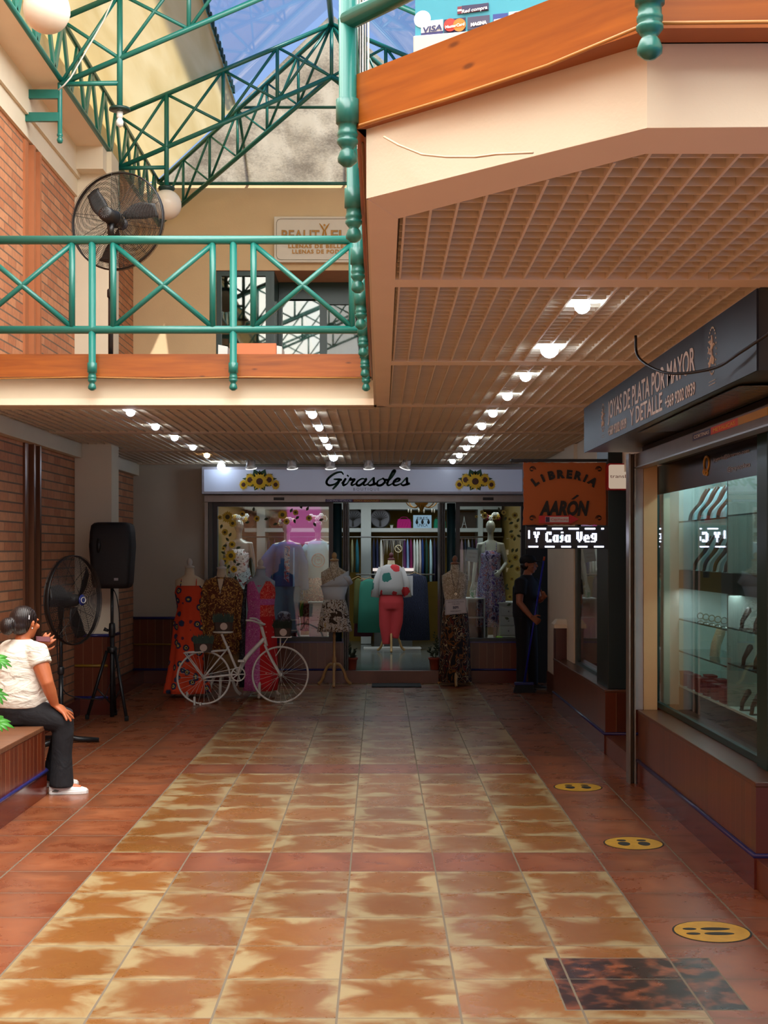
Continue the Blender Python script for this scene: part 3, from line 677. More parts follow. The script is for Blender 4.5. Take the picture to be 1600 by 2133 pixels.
# items behind the bookshop window
WPAP = mat('white_paper','#cfcdd0',.7)
r = thing('display_shelf',(2.3,6.9,1.2),'narrow glass display shelf with trinkets behind the bookshop window','shelf')
for z in (1.42,1.72,): MB().box(2.08,2.5,6.5,7.1,z,z+.008).build('glass_shelf',mat('green_glass_edge','#b9c08a',.1),r)
MB().box(2.5,2.52,6.1,7.2,.55,2.3).build('back_panel',mat('shop_back','#7d7260',.7),r)
for i,(y,z,hh) in enumerate(((6.6,1.43,.14),(6.75,1.43,.1),(6.9,1.43,.12),(6.62,1.73,.1),(6.85,1.73,.15))):
    o = MB().lathe([(.03,0),(.035,.02),(.022,.05),(.04,hh*.7),(.03,hh)],(2.2,y,z),12).build('trinket',mat('trinket%d'%(i%3),('#c9c4a2','#4f6b3a','#a9a7a0')[i%3],.2,.3),None,smooth=True); tag(o,('pale vase-like trinket nearest the green post, on the lower glass shelf','small dark green trinket on the lower glass shelf','grey metal trinket at the far end of the lower glass shelf','pale trinket on the upper glass shelf','tall green trinket on the upper glass shelf')[i],'trinket','trinkets in the bookshop window')
m = MB().sheet(4,12,lambda u,v:(2.16+.03*math.sin(v*9),6.75+.22*u,.86+.42*v)); obj_(m,'paper_sheet',WPAP,'long white paper sheet hanging in the bookshop window','paper',solid=.002)
# hanging signs
r = thing('hanging_sign',(1.56,5.95,H+.21),'orange wooden hanging sign with black arched bookshop lettering','sign')
BOARD = mat('orange_sign_board','#a8581c',.6,0,.14,3)
pts = []
x0,x1,z0,z1 = 1.206,1.905,H+.212,H+.742
rnd = random.Random(3)
for i in range(26): pts.append((x0+(x1-x0)*i/26,5.95,z0+rnd.uniform(0,.008)))
for i in range(18): pts.append((x1-rnd.uniform(0,.008),5.95,z0+(z1-z0)*i/18))
for i in range(26): pts.append((x1-(x1-x0)*i/26,5.95,z1-rnd.uniform(0,.008)))
for i in range(18): pts.append((x0+rnd.uniform(0,.008),5.95,z1-(z1-z0)*i/18))
MB().prism(pts,(0,.02,0)).build('board',BOARD,r)
INK = mat('black_ink','#120d0a',.6)
cx_ = 1.545; R_ = .42; zc_ = H+.21
for ch,a in zip('LiBRERiA',(-48,-33,-19,-5.5,8,21,34,48)):
    t = math.radians(a); p = (cx_+.27*math.sin(t)*1.12, 5.945, H+.435+.175*math.cos(t)*1.0)
    text(ch,p,.062,INK,r,rot=(PI/2,t*.75,0),depth=.001,bold=.006)
text('AARON',(1.545,5.945,H+.298),.112,INK,r,depth=.001,shear=.25,bold=.008,width=.42); MB().prism([(1.605,5.944,H+.428),(1.63,5.944,H+.428),(1.675,5.944,H+.462),(1.655,5.944,H+.468)],(0,.002,0)).build('accent_mark',INK,r)
for (sx,sz,fx) in ((1.275,.68,1),(1.845,.68,-1),(1.275,.27,1),(1.845,.27,-1)):
    m = MB()
    for q in (.03,.018,.024): m.tube(cat([(sx+fx*(math.cos(t)*q*(1-t/9)+.012*(q*50-1)),5.947,H+sz+math.sin(t)*q*(1-t/9)) for t in [k*.8 for k in range(8)]],3),.0025,5)
    m.build('scroll_ornament',INK,r)
ARR = mat('red_arrow','#c0141c',.4)
m = MB().prism([(1.335,5.944,H+.228),(1.59,5.944,H+.228),(1.59,5.944,H+.218),(1.672,5.944,H+.262),(1.59,5.944,H+.306),(1.59,5.944,H+.293),(1.335,5.944,H+.293)],(0,.002,0)); m.build('arrow_sticker',ARR,r)
MB().box(1.39,1.585,5.9425,5.9438,H+.238,H+.283).build('sticker_label',WPAP,r); MB().box(1.392,1.425,5.9415,5.9424,H+.240,H+.281).build('sticker_logo',mat('violet_logo','#3a1a4a'),r)
text('CajaVecina',(1.507,5.9415,H+.252),.02,ARR,r,depth=.0004,width=.14)
obj_(MB().box(1.10,1.95,5.93,5.97,H+.745,H+.765),'sign_rod',BLACKP,'dark horizontal bar carrying the orange hanging sign','bar')
# led sign
r = thing('led_sign',(1.56,5.9,H+.0),'lit scrolling LED sign below the orange board','sign')
MB().box(1.225,1.905,5.90,5.96,H+.016,H+.203).build('case',mat('led_case','#0c0e14',.4),r,bevel=.004)
LED = emis('white_led','#dfe4ff',6.0); LEDB = emis('cyan_led','#7fd8e8',4.0)
glyph = {'Y':['11011','11011','01110','01110','00100','00100','00100'],'C':['01111','11011','11000','11000','11000','11011','01111'],'a':['00000','00000','01111','11011','11011','11011','01111'],
         'e':['00000','00000','01110','11011','11111','11000','01111'],'j':['011','000','011','011','011','011','110'],'V':['11011','11011','11011','11011','11011','01110','00100'],'g':['00000','01111','11011','11011','01111','00011','11110'],' ':['000']*7}
m = MB(); pw,pz = .0099,.0125; x = 1.282
for ch in 'Y Caja Veg':
    g = glyph[ch]
    for rr,row in enumerate(g):
        for run in [k for k in range(len(row)) if row[k] == '1']: m.box(x+run*pw,x+(run+.93)*pw,5.896,5.9,H+.145-rr*pz,H+.145-rr*pz+pz*.88)
    x += (len(g[0])+1)*pw
for k in range(5):
    m.box(1.30+.136*k,1.385+.136*k if k < 4 else 1.865,5.896,5.9,H+.176,H+.188); m.box(1.24+.136*k,1.32+.136*k,5.896,5.9,H+.027,H+.039)
m.box(1.238,1.250,5.896,5.9,H+.10,H+.168)
m.build('lit_pixels',LED,r); MB().box(1.50,1.512,5.895,5.899,H+.10,H+.12).build('cyan_pixels',LEDB,r)
# card payment sign
r = thing('payment_sign',(2.02,5.87,H+.5),'white square lightbox with a red border and payment lettering','sign')
def rrect(x0,x1,z0,z1,rad,y,n=5):
    o=[]
    for cx,cz,a in ((x1-rad,z0+rad,-90),(x1-rad,z1-rad,0),(x0+rad,z1-rad,90),(x0+rad,z0+rad,180)):
        for k in range(n+1): t=math.radians(a+90*k/n); o.append((cx+rad*math.cos(t),y,cz+rad*math.sin(t)))
    return o
MB().prism(rrect(1.882,2.16,H+.500,H+.72,.02,5.86),(0,.05,0)).build('red_border',mat('red_frame','#a3121c',.4),r)
MB().prism(rrect(1.893,2.149,H+.511,H+.709,.016,5.857),(0,.003,0)).build('lit_face',emis('lit_cream_face','#e8cdb4',.55),r)
text('transbank.',(1.903,5.8555,H+.60),.028,mat('maroon_print','#8a2430'),r,depth=.0004,align='LEFT',width=.24)

# ------------------------------------------------------------------ jewellery display
WL = mat('white_laminate','#cfe0dc',.5,0,.05)
r = thing('display_cabinet',(2.42,4.4,.66),'white lit display cabinet behind the jewellery window','cabinet')
MB().box(2.60,2.62,3.4,5.42,.66,2.3).build('back_panel',WL,r); MB().box(2.25,2.6,5.40,5.42,.66,2.3).build('side_panel',WL,r)
MB().box(2.252,2.6,4.585,4.60,.66,2.3).build('divider',mat('grey_divider','#8a958e',.4),r); MB().box(2.25,2.6,3.4,5.40,.66,.675).build('cabinet_floor',WL,r)
MB().box(2.25,2.6,3.4,5.4,1.40,1.535).build('dark_middle_band',mat('dark_drawer_band','#15110e',.4),r); MB().box(2.25,2.6,3.4,5.42,2.3,2.34).build('cabinet_top',WL,r)
MB().box(2.252,2.6,3.42,5.4,.1,.655).build('dark_plinth',mat('dark_plinth','#1a130e',.3),r)
GE = mat('dark_glass_edge','#20302e',.15); ds = {}
for k,(ya,yb,z) in enumerate(((4.60,5.39,1.163),(4.60,5.39,.925),(4.60,5.39,1.89),(3.5,4.58,1.18),(3.5,4.58,.95),(3.5,4.58,1.90))):
    MB().box(2.25,2.58,ya,yb,z,z+.008).build('glass_shelf',glass('cab_glass',(.8,.9,.88,1),.1),r); MB().box(2.246,2.25,ya,yb,z-.001,z+.009).build('shelf_edge',GE,r)
struct(MB().box(2.13,2.245,5.32,5.45,.53,2.33),'trim_10',mat('white_pillar','#b9b5aa',.6))
BUST = mat('pale_blue_bust','#b7dfe8',.55); CHAIN = mat('brown_chain','#5e4c42',.4,.4,.4,60)
def bust(y,z,hh,label):
    r = thing('necklace_bust',(2.40,y,z),label,'display bust','necklace busts in the jewellery cabinet')
    prof = [(-.10,0),(-.085,.02),(-.07,.25),(-.01,.55),(.02,.8),(.05,1.0)]
    th = .035
    f = cat([(2.40+a,y,z+b*hh) for a,b in prof],4); n = len(f)
    rings = [[p+Vector((-0,-.052*(1-.5*(i/n)**3),0)),p+Vector((0,.052*(1-.5*(i/n)**3),0)),p+Vector((th,.045,0)),p+Vector((th,-.045,0))] for i,p in enumerate(f)]
    MB().loft(rings).build('bust',BUST,r,smooth=False)
    m = MB().tube([p+Vector((-.006,-.035+.03*(1-i/n),0)) for i,p in enumerate(f[3:])],.011,6); m.tube([p+Vector((-.006,.035-.03*(1-i/n),0)) for i,p in enumerate(f[3:])],.009,6); m.build('necklace',CHAIN,r)
    return r
for i in range(5): bust(4.70+.145*i,1.898,.24,'pale blue necklace bust on the upper glass shelf, %s'%('nearest the dividing panel','second from the dividing panel','third from the dividing panel','fourth from the dividing panel','at the far end')[i])
for i in range(4): bust(4.74+.155*i,1.536,.25,'pale blue necklace bust on the dark band, %s'%('nearest the dividing panel','second from the dividing panel','third from the dividing panel','at the far end')[i])
RB = mat('dark_red_box','#8a1a20',.5); n_=0
for (x,y) in ((2.29,4.68),(2.29,4.80),(2.29,4.92),(2.29,5.04),(2.29,5.17),(2.29,5.30),(2.40,4.74),(2.40,4.98),(2.40,5.15)):
    rr = thing('jewellery_box',(x,y,.675),'dark red jewellery box, %s'%['nearest of the front row','second nearest of the front row','third nearest of the front row','third from the far end of the front row','second from the far end of the front row','farthest of the front row','nearest of the back row','middle of the back row','farthest of the back row'][n_],'box','red boxes on the cabinet floor')
    MB().box(x-.035,x+.035,y-.035,y+.035,.675,.765).build('box_body',RB,rr,bevel=.003); MB().box(x-.037,x+.037,y-.037,y+.037,.766,.78).build('lid',RB,rr,bevel=.002); n_+=1
DH = mat('dark_display_stand','#3a302a',.4,.3)
for i,(y,z) in enumerate(((4.46,1.188),(4.30,1.188),(4.44,.958),(4.30,.958),(4.46,.675),(4.34,.675))):
    rr = thing('bracelet_stand',(2.29,y,z),'dark L-shaped bracelet stand on the %s, %s one'%(('top glass shelf','lower glass shelf','white cabinet floor')[i//2],'left' if i%2==0 else 'right'),'stand','bracelet stands in the right half of the cabinet')
    MB().tube([(2.275,y,z+.004),(2.28,y,z+.05),(2.32,y,z+.12),(2.325,y,z+.135)],[.012,.014,.021,.010],8).build('upright',DH,rr,smooth=True); MB().box(2.265,2.345,y-.012,y+.012,z,z+.006).build('foot',DH,rr)
obj_(MB().tube([(2.36,5.0,.934),(2.37,5.0,1.02),(2.40,5.0,1.10),(2.41,5.0,1.15)],[(.03,.035),(.035,.035),(.04,.035),(.035,.03)],10),'bracelet_roll',mat('ivory_beads','#b9a78c',.5,0,.4,90,bump=.6,bs=150),'tall ivory beaded roll standing on the middle glass shelf','jewellery display',smooth=True)
for i in range(7):
    y = 4.68+.09*i; m = MB()
    m.tube([(2.36+.022*math.cos(t),y,1.20+.022*math.sin(t)) for t in [2*PI*k/12 for k in range(12)]],.0045,5,closed=True)
    obj_(m,'ring',mat('silver','#d8d4c8',.15,.9),'silver ring standing on the upper glass shelf of the lower cabinet','ring','silver rings on the glass shelf')
lamp('cabinet_light','AREA',(2.33,4.45,2.28),(0,0,0),9,(.72,.95,1),shape='RECTANGLE',size=.1,size_y=1.8)
lamp('cabinet_light','AREA',(2.30,4.45,1.39),(0,0,0),5,(.78,.97,1),shape='RECTANGLE',size=.08,size_y=1.8)

# ================================================================== the boutique front
GY = 9.04
def gx(p): return (p-790)*GY/FPX
def gz(p): return H+(1147-p)*GY/FPX
r = thing('boutique_sign',(gx(755),8.9,gz(1028)),'long white lightbox sign of the sunflower boutique','sign')
SF = 8.86
def sx_(p): return (p-790)*SF/FPX
def sz_(p): return H+(1147-p)*SF/FPX
MB().box(sx_(420),sx_(1092),SF,SF+.14,sz_(1029),sz_(972)).build('sign_box',mat('sign_frame','#9a9aa4',.4,.3),r,bevel=.006)
FACE = NT('sign_face'); FACE.col(hx('#b9c3d8')); FACE.b.inputs['Roughness'].default_value=.25; FACE.b.inputs['Emission Color'].default_value=hx('#a9b4cc'); FACE.b.inputs['Emission Strength'].default_value=.12; FACE=FACE.m
MB().box(sx_(425),sx_(1088),SF-.004,SF,sz_(1024),sz_(978)).build('sign_face',FACE,r)
MB().box(sx_(713),sx_(714.5),SF-.006,SF-.004,sz_(1024),sz_(978)).build('face_joint',mat('joint','#c9e6e8',.2),r)
SG = mat('script_green','#1f5a44',.5)
# hand-drawn script letters: strokes in a unit box (x advance, heights .0 base, .5 x-height, 1 ascender)
L = {'G':([(.62,.82),(.5,1.0),(.28,.9),(.08,.55),(.05,.2),(.2,0),(.42,.12),(.52,.42)],[(.30,.46),(.52,.44),(.62,.40)],[(.56,.46),(.5,.1),(.38,-.28)]),
 'i':([(.0,.15),(.1,.5),(.06,.2),(.1,0),(.22,.12)],[(.15,.70),(.16,.73)]),'r':([(.0,.12),(.08,.55),(.06,.42),(.2,.44),(.24,.42),(.18,.15),(.22,0),(.34,.12)],),
 'a':([(.36,.42),(.2,.5),(.05,.3),(.05,.05),(.18,0),(.34,.3),(.36,.48),(.32,.12),(.38,0),(.5,.12)],),'s':([(.0,.1),(.16,.55),(.2,.35),(.24,.12),(.12,0),(.02,.06)],[(.22,.04),(.34,.14)]),
 'o':([(.2,.5),(.05,.3),(.08,.02),(.24,.02),(.34,.28),(.24,.5),(.2,.5)],[(.3,.42),(.44,.40)]),'l':([(.0,.15),(.16,.6),(.22,1.05),(.14,1.08),(.08,.6),(.06,.12),(.14,0),(.26,.14)],),
 'e':([(.03,.22),(.2,.32),(.24,.46),(.14,.5),(.04,.3),(.06,.06),(.18,0),(.34,.14)],)}
adv = {'G':.66,'i':.22,'r':.34,'a':.48,'s':.32,'o':.40,'l':.26,'e':.34}
tot = sum(adv[c] for c in 'Girasoles'); wid = sx_(851)-sx_(676); ux = wid/tot; uz = (sz_(981)-sz_(1011))*.92
m = MB(); x = sx_(676)
for c in 'Girasoles':
    for st in L[c]:
        cs = cat([(x+(a+.16*b)*ux,SF-.006,sz_(1011)+b*uz) for a,b in st],5); n=len(cs)
        for i in range(n-1):                       # flat overlapping pen strokes on the face
            w_ = .007+.0075*abs(math.sin(PI*(i+.5)/n)); p,q = cs[i],cs[i+1]; d_ = (q-p).normalized(); nn = Vector((-d_.z,0,d_.x))*w_; e_ = d_*w_*.5
            m.prism([p-e_-nn,q+e_-nn,q+e_+nn,p-e_+nn],(0,-.002,0))
    x += adv[c]*ux
m.build('script_lettering',SG,r)
text('BOUTIQUE',((sx_(736)+sx_(790))/2,SF-.005,sz_(1022)),.035,mat('grey_print','#6e7284',.5),r,depth=.0006,width=sx_(790)-sx_(736),spacing=1.4)
YEL = mat('sunflower_yellow','#e0b81c',.5,0,.25,20); YEL2 = mat('pale_sticker_yellow','#b5a540',.5,0,.3,25); BRN = mat('seed_brown','#4a2414',.6); LEAF = mat('leaf_green','#1c4a2a',.5,0,.2); LEAFD=mat('vine_leaf','#36431f',.6,0,.2)
def flower(parent,c,rad,name='sunflower',m1=None,m2=None,tilt=0,n=18,squash=1,seed=1,th=.003):
    c = Vector(c); rr = random.Random(seed); mb = MB()
    for ring,(rl,off) in enumerate(((1,0),(.82,.5))):
        for k in range(n):
            t = 2*PI*(k+off)/n; q = rad*rl*rr.uniform(.9,1.05); w_ = PI/n*.95
            def pt(a,b): return c+Vector((b*math.cos(a)*squash,-.001-.001*ring,b*math.sin(a)))
            pp = [pt(t-w_*.8,rad*.4),pt(t-w_*.75,q*.72),pt(t,q),pt(t+w_*.75,q*.72),pt(t+w_*.8,rad*.4)]
            mb.prism(pp[::-1],(0,-.001,0))
    mb.lathe([(rad*.45,0),(rad*.45,.004)],c,16,ax=(0,-1,0))
    if squash != 1: pass
    o = mb.build(name,m1 or YEL,parent)
    MB().lathe([(rad*.36,.004),(rad*.34,.007),(rad*.12,.009)],c,16,ax=(0,-1,0)).build('flower_centre' if parent.parent is None else 'flower_centre',m2 or BRN,o)
    return o
def leaf(parent,c,ang,ln,wd,m=None,name='leaf'):
    c = Vector(c); d = Vector((math.cos(ang),0,math.sin(ang))); nrm = Vector((-d.z,0,d.x))
    pts = [c,c+d*ln*.35+nrm*wd*.5,c+d*ln*.7+nrm*wd*.38,c+d*ln,c+d*ln*.7-nrm*wd*.38,c+d*ln*.35-nrm*wd*.5]
    return MB().prism(pts,(0,-.0015,0)).build(name,m or LEAF,parent)
for cx in (541,990):
    c0 = Vector((sx_(cx),SF-.005,sz_(1003)))
    for a,l_,w_ in ((115,.17,.10),(65,.17,.10),(150,.19,.08),(30,.19,.08),(170,.22,.07),(10,.22,.07),(200,.16,.07),(-20,.16,.07),(240,.13,.08),(-60,.13,.08),(90,.14,.08)):
        leaf(r,c0,math.radians(a),l_,w_,name='printed_leaf')
    for dx,dz,q,sq in ((-.20,-.04,.075,.8),(.20,-.04,.075,.8),(-.12,.02,.095,.7),(.12,.02,.095,.7),(0,0,.115,1)):
        flower(r,c0+Vector((dx,-.004-.003*(q>.1),dz)),q,'printed_sunflower',squash=sq,seed=int(dx*100)+9)
# shutter bar, side jambs, wall above
struct(MB().box(-2.24,4.4,GY,9.3,gz(1030),ZC+.3),'wall_back',GREYW)
r = thing('shutter_bar',(gx(755),9.0,gz(1048)),'wide steel shutter bar with a sticker under the boutique sign','shutter')
MB().box(gx(428),gx(1092),8.96,9.04,gz(1047),gz(1032)).build('bottom_bar',STEEL,r,bevel=.005)
for p in (580,1012): MB().box(gx(p-8),gx(p+14),8.953,8.96,gz(1043),gz(1037)).build('slot',BLACKP,r,bevel=.002)
for a,b,cc,tx,tc in ((679,735,'#2a2458','CORTINAS METALICAS','#c9c4dd'),(735,791,'#7a2a22','SOMOS REGIONALES','#d9b84a'),(791,850,'#6f6a2a','994556401 - 51 2 223923','#16140c')):
    MB().box(gx(a),gx(b),8.955,8.959,gz(1046.5),gz(1041)).build('sticker',mat('st'+cc,cc,.5),r)
    text(tx,((gx(a)+gx(b))/2,8.953,gz(1045.6)),.022,mat('ink'+tc,tc),r,depth=.0005,width=gx(b)-gx(a)-.03,shear=.2)
r = thing('shutter_guide',(gx(436),9.0,0),'tall steel roller shutter guide at the left of the boutique','shutter guide')
MB().box(gx(429),gx(436),8.97,9.04,0,gz(1030)).build('guide_rail',STEEL,r); MB().box(gx(436.5),gx(444),9.0,9.04,0,gz(1047)).build('guide_slot',mat('grey_slot','#5a5650',.5,.5),r)
def frame(x0,x1,z0,z1,y,w_,m,parent,nm='frame_bar',d=.06):
    for a in ((x0,x0+w_,z0,z1),(x1-w_,x1,z0,z1),(x0+w_,x1-w_,z0,z0+w_),(x0+w_,x1-w_,z1-w_,z1)): MB().box(a[0],a[1],y,y+d,a[2],a[3]).build(nm,m,parent)
BG = mat('boutique_frame_black','#10191c',.35); DT = mat('boutique_post_teal','#17363a',.4)
r = thing('window_frame',(gx(567),9.06,.5),'dark frame around the large left window of the boutique','window frame')
frame(gx(444),gx(694),gz(1336),gz(1046),9.04,.055,BG,r)
r = thing('window_frame',(gx(1020),9.06,.5),'dark frame around the right window of the boutique','window frame')
frame(gx(950),gx(1094),gz(1338),gz(1046),9.04,.05,BG,r)
SGL = glass('boutique_glass',(.94,.97,.96,1),.06)
w7 = struct(MB().box(gx(453),gx(688),9.068,9.071,gz(1330),gz(1050)),'window_7',SGL)
w8 = struct(MB().box(gx(957),gx(1090),9.068,9.071,gz(1330),gz(1050)),'window_8',SGL)
for a,b,lab in ((694,712,'round dark teal column between the left window and the shop door'),(931,950,'round dark teal column between the shop door and the right window')):
    o = MB().lathe([(.055,0),(.055,gz(1046)-.01)],((gx(a)+gx(b))/2,9.09,0),20).build('column',DT,None,smooth=True); tag(o,lab,'column')
for p,lab in ((714,'folded metal door leaf left of the shop doorway'),(916,'folded metal door leaf right of the shop doorway')):
    r = thing('door_leaf',(gx(p+6),9.3,.15),lab,'door')
    for k in range(3): MB().box(gx(p)+k*.026,gx(p)+k*.026+.02,9.05,9.35,.153,gz(1047)).build('leaf_panel',BG,r)
# plinths under the windows
for a,b,n in ((430,716,'11'),(950,1115,'12')):
    struct(MB().box(gx(a),gx(b),9.04,9.3,.165,gz(1337)),'trim_'+n,WAINX)
    struct(MB().box(gx(a),gx(b),9.03,9.34,gz(1337)-.012,gz(1336)),'trim_'+n,BLUET); struct(MB().tube([(gx(a),9.03,.168),(gx(b),9.03,.168)],.013,8),'trim_'+n,BLUET,smooth=True)
    struct(MB().box(gx(a),gx(b),9.02,9.3,0,.155),'baseboard_back',REDB)
struct(MB().box(gx(716),gx(950),9.02,9.06,0,.153),'trim_13',mat('worn_step_tile','#6e4434',.4,0,.35,6))
struct(MB().box(-2.3,2.6,9.06,12.3,.05,.152),'floor',tile_mat('grey_shop_floor','#5f645f','#72766f',.45,0,'#3a3c38',.15))
struct(MB().box(-2.3,2.6,12.0,12.1,.15,ZC),'wall_back',mat('olive_wall','#7c5e10',.8)); struct(MB().box(-2.32,-2.24,9.3,12,.15,ZC),'wall_left',MATS['olive_wall']); struct(MB().box(2.05,2.15,9.3,12,.15,ZC),'wall_right',MATS['olive_wall'])
struct(MB().box(-2.3,2.6,9.3,12.1,ZC-.02,ZC+.05),'ceiling',mat('shop_ceiling','#8a8880',.8))
# dark side door right of the boutique
struct(MB().box(gx(1096),2.05,9.04,9.1,0,2.6).box(2.05,3.6,9.04,9.1,0,2.6),'door_2',mat('black_green_door','#0a1416',.5))
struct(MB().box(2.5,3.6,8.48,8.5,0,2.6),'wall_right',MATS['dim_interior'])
o = MB().box(gx(775),gx(875),8.72,8.95,0,.012).build('doormat',mat('black_rubber_mat','#0c0b0b',.9),None); tag(o,'black rubber doormat on the tiles in front of the shop step','doormat')
lamp('shop_light','AREA',(0,10.6,2.7),(0,0,0),24,(.80,.93,1),shape='RECTANGLE',size=3.4,size_y=1.4)
lamp('window_light','AREA',(-1.3,9.5,2.68),(0,0,0),7,(.75,.9,1),shape='RECTANGLE',size=1.6,size_y=.3)
lamp('window_light','AREA',(1.45,9.5,2.68),(0,0,0),4,(.85,.95,1),shape='RECTANGLE',size=.6,size_y=.3)

# ================================================================== ceiling bulbs
BUL = emis('bulb_glow','#dcecff',34); BUW = emis('warm_bulb_glow','#ffc98a',14)
bulb_px = [(1213,637,'r'),(1145,727,'r'),(1095,783,'r'),(1057,824,'r'),(1027,860,'r'),(1004,887,'r'),(986,914,'r'),(972,932,'r'),(957,948,'r'),(943,960,'r'),
           (651,863,'m'),(665,890,'m'),(676,915,'m'),(685,930,'m'),(695,952,'m'),(272,858,'l'),(324,888,'l'),(364,911,'l'),(402,931,'l'),(431,948,'w')]
cnt = {'r':0,'m':0,'l':0,'w':0}; ordw = ['nearest','second','third','fourth','fifth','sixth','seventh','eighth','ninth','farthest']
rown = {'r':'right-hand row of ceiling bulbs','m':'middle row of ceiling bulbs','l':'left-hand row of ceiling bulbs','w':''}
for px0,py0,k in bulb_px:
    D = 1.085*FPX/(1147-py0); x = (px0-790)*D/FPX; z = H+1.085
    rr = .036 if (px0,py0) not in ((1145,727),(986,914),(695,952)) else .05
    lab = 'lit warm yellow bulb in the ceiling grid' if k=='w' else 'lit white bulb in the ceiling grid, %s of the %s'%(ordw[cnt[k]],rown[k])
    cnt[k]+=1
    r = thing('ceiling_bulb',(x,D,z),lab,'light bulb','bulbs in the ceiling grid')
    MB().lathe([(0,-rr*1.0),(rr*.5,-rr*.85),(rr*.87,-rr*.5),(rr,0),(rr*.85,rr*.5),(rr*.4,rr*1.3)],(x,D,z),14).build('glass_bulb',BUW if k=='w' else BUL,r,smooth=True)
    MB().lathe([(.018,.055),(.02,.13),(.03,.135),(.03,.21)],(x,D,z),10).build('socket',WHITEP,r,smooth=True)
# hanging bulb and spotlights before the boutique sign
c0 = P(461,972,8.75)
r = thing('hanging_bulb',c0,'lit bulb on a short cord before the left end of the boutique sign','light bulb')
MB().ball(c0,.05,16).build('glass_bulb',BUL,r,smooth=True); MB().lathe([(.016,.05),(.02,.12),(.006,.13),(.006,ZC-c0.z+.02)],c0,10).build('socket_and_cord',WHITEP,r,smooth=True)
SPOT = mat('spot_white_metal','#b9b4b0',.35,.2); CHR = emis('lit_spot_rim','#ffffff',1.6)
for i,p in enumerate((522,608,688,768,847)):
    c = P(p,964,8.66)
    r = thing('spotlight',c+Vector((0,0,.08)),'white can spotlight over the boutique sign, %s from the left'%('first','second','third','fourth','fifth')[i],'spotlight','spotlights over the boutique sign')
    ax = Vector((.05 if i<4 else -.3,.35,-1)).normalized()
    MB().lathe([(.025,-.07),(.045,-.06),(.052,.0),(.066,.07),(.060,.065),(.045,.0)],c,18,ax=ax).build('can',SPOT,r,smooth=True)
    a,b = frame_of(ax); e = c+ax*.07
    MB().tube([e+a*.064*math.cos(t)+b*.064*math.sin(t) for t in [2*PI*k/20 for k in range(20)]],.005,6,closed=True).build('rim',CHR,r,smooth=True)
    MB().tube([c+a*.06,c+a*.06-ax*.08,c-ax*.1,c-a*.06-ax*.08,c-a*.06],.004,6).build('yoke',STEEL,r); MB().lathe([(.03,ZC-c.z),(.03,ZC-c.z-.012),(.006,ZC-c.z-.013),(.006,.07)],c,10).build('mount',SPOT,r)
# ================================================================== people
def torso(mb, secs, n=20):
    """secs: (centre, side vector, front vector, half width, half depth)"""
    mb.loft([[Vector(c)+Vector(s).normalized()*a*math.cos(t)+Vector(f).normalized()*b*math.sin(t) for t in [2*PI*k/n for k in range(n)]] for c,s,f,a,b in secs]); return mb
def hand(mb, wrist, pdir, nrm, s=1.0, thumb=1, curl=.3, spread=.25, rfin=.0085):
    """palm, four unequal bent fingers and a thumb leaving the side of the palm"""
    w_ = Vector(wrist); d = Vector(pdir).normalized(); n = Vector(nrm).normalized(); n = (n-d*n.dot(d)).normalized(); sd = d.cross(n)*thumb; s0 = n.cross(d)
    mb.tube([w_-d*.02*s,w_+d*.03*s,w_+d*.085*s],[(.026*s,.02*s),(.034*s,.018*s),(.038*s,.014*s)],10)if False else None
    c = [w_-d*.02*s,w_+d*.03*s,w_+d*.06*s,w_+d*.09*s]; rr = [(.026,.019),(.034,.018),(.04,.016),(.038,.012)]
    mb.loft([[p+s0*a*s*math.cos(t)+n*b*s*math.sin(t) for t in [2*PI*k/12 for k in range(12)]] for p,(a,b) in zip(c,rr)])
    for i,(off,ln) in enumerate(((.030,.068),(.010,.078),(-.011,.073),(-.031,.056))):
        st = w_+d*.08*s+sd*off*s; fd = (d+sd*(off*spread/.03)).normalized(); p = [st]; a = 0
        for seg in (.45,.32,.25):
            a += curl; dd = (fd*math.cos(a)-n*math.sin(a)); p.append(p[-1]+dd*ln*seg*s)
        mb.tube(p,[rfin*s*1.08,rfin*s,rfin*s*.92,rfin*s*.7],8)
    p0 = w_+d*.025*s+sd*.028*s; p1 = p0+(d*.6+sd*.8-n*.15).normalized()*.035*s; p2 = p1+(d*.85+sd*.4-n*.3).normalized()*.03*s; p3 = p2+(d*.95+sd*.15-n*.35).normalized()*.024*s
    mb.tube([p0,p1,p2,p3],[.013*s,.011*s,.0095*s,.007*s],8)
def head(mb, c, f, s=1.0, tilt=0):
    f = Vector(f).normalized(); up = Vector((0,0,1)); sd = f.cross(up).normalized(); R = Matrix((sd,f,up)).transposed()
    def q(a,b,z): return Vector(c)+R@Vector((a,b,z))*s
    mb.ball(q(0,-.012,.022),(.077*s,.094*s,.088*s),20,R); mb.ball(q(0,.02,-.03),(.062*s,.068*s,.075*s),18,R); mb.ball(q(0,.045,-.082),(.034*s,.03*s,.024*s),12,R)
    mb.ball(q(0,.085,.022),(.05*s,.012*s,.012*s),10,R)                                   # brow
    mb.tube([q(0,.085,.015),q(0,.102,-.012),q(0,.108,-.024),q(0,.088,-.032)],[.008*s,.010*s,.012*s,.008*s],8)   # nose
    for k in (-1,1):
        mb.ball(q(k*.04,.068,-.022),(.024*s,.02*s,.02*s),10,R)                           # cheeks
        mb.tube([q(k*.076,-.002,.018),q(k*.087,-.014,.012),q(k*.086,-.018,-.012),q(k*.077,-.006,-.028)],[.007*s,.010*s,.010*s,.006*s],7)  # ears
    mb.ball(q(0,.088,-.050),(.024*s,.010*s,.006*s),10,R); mb.ball(q(0,.086,-.061),(.02*s,.010*s,.007*s),10,R)  # lips
    return q
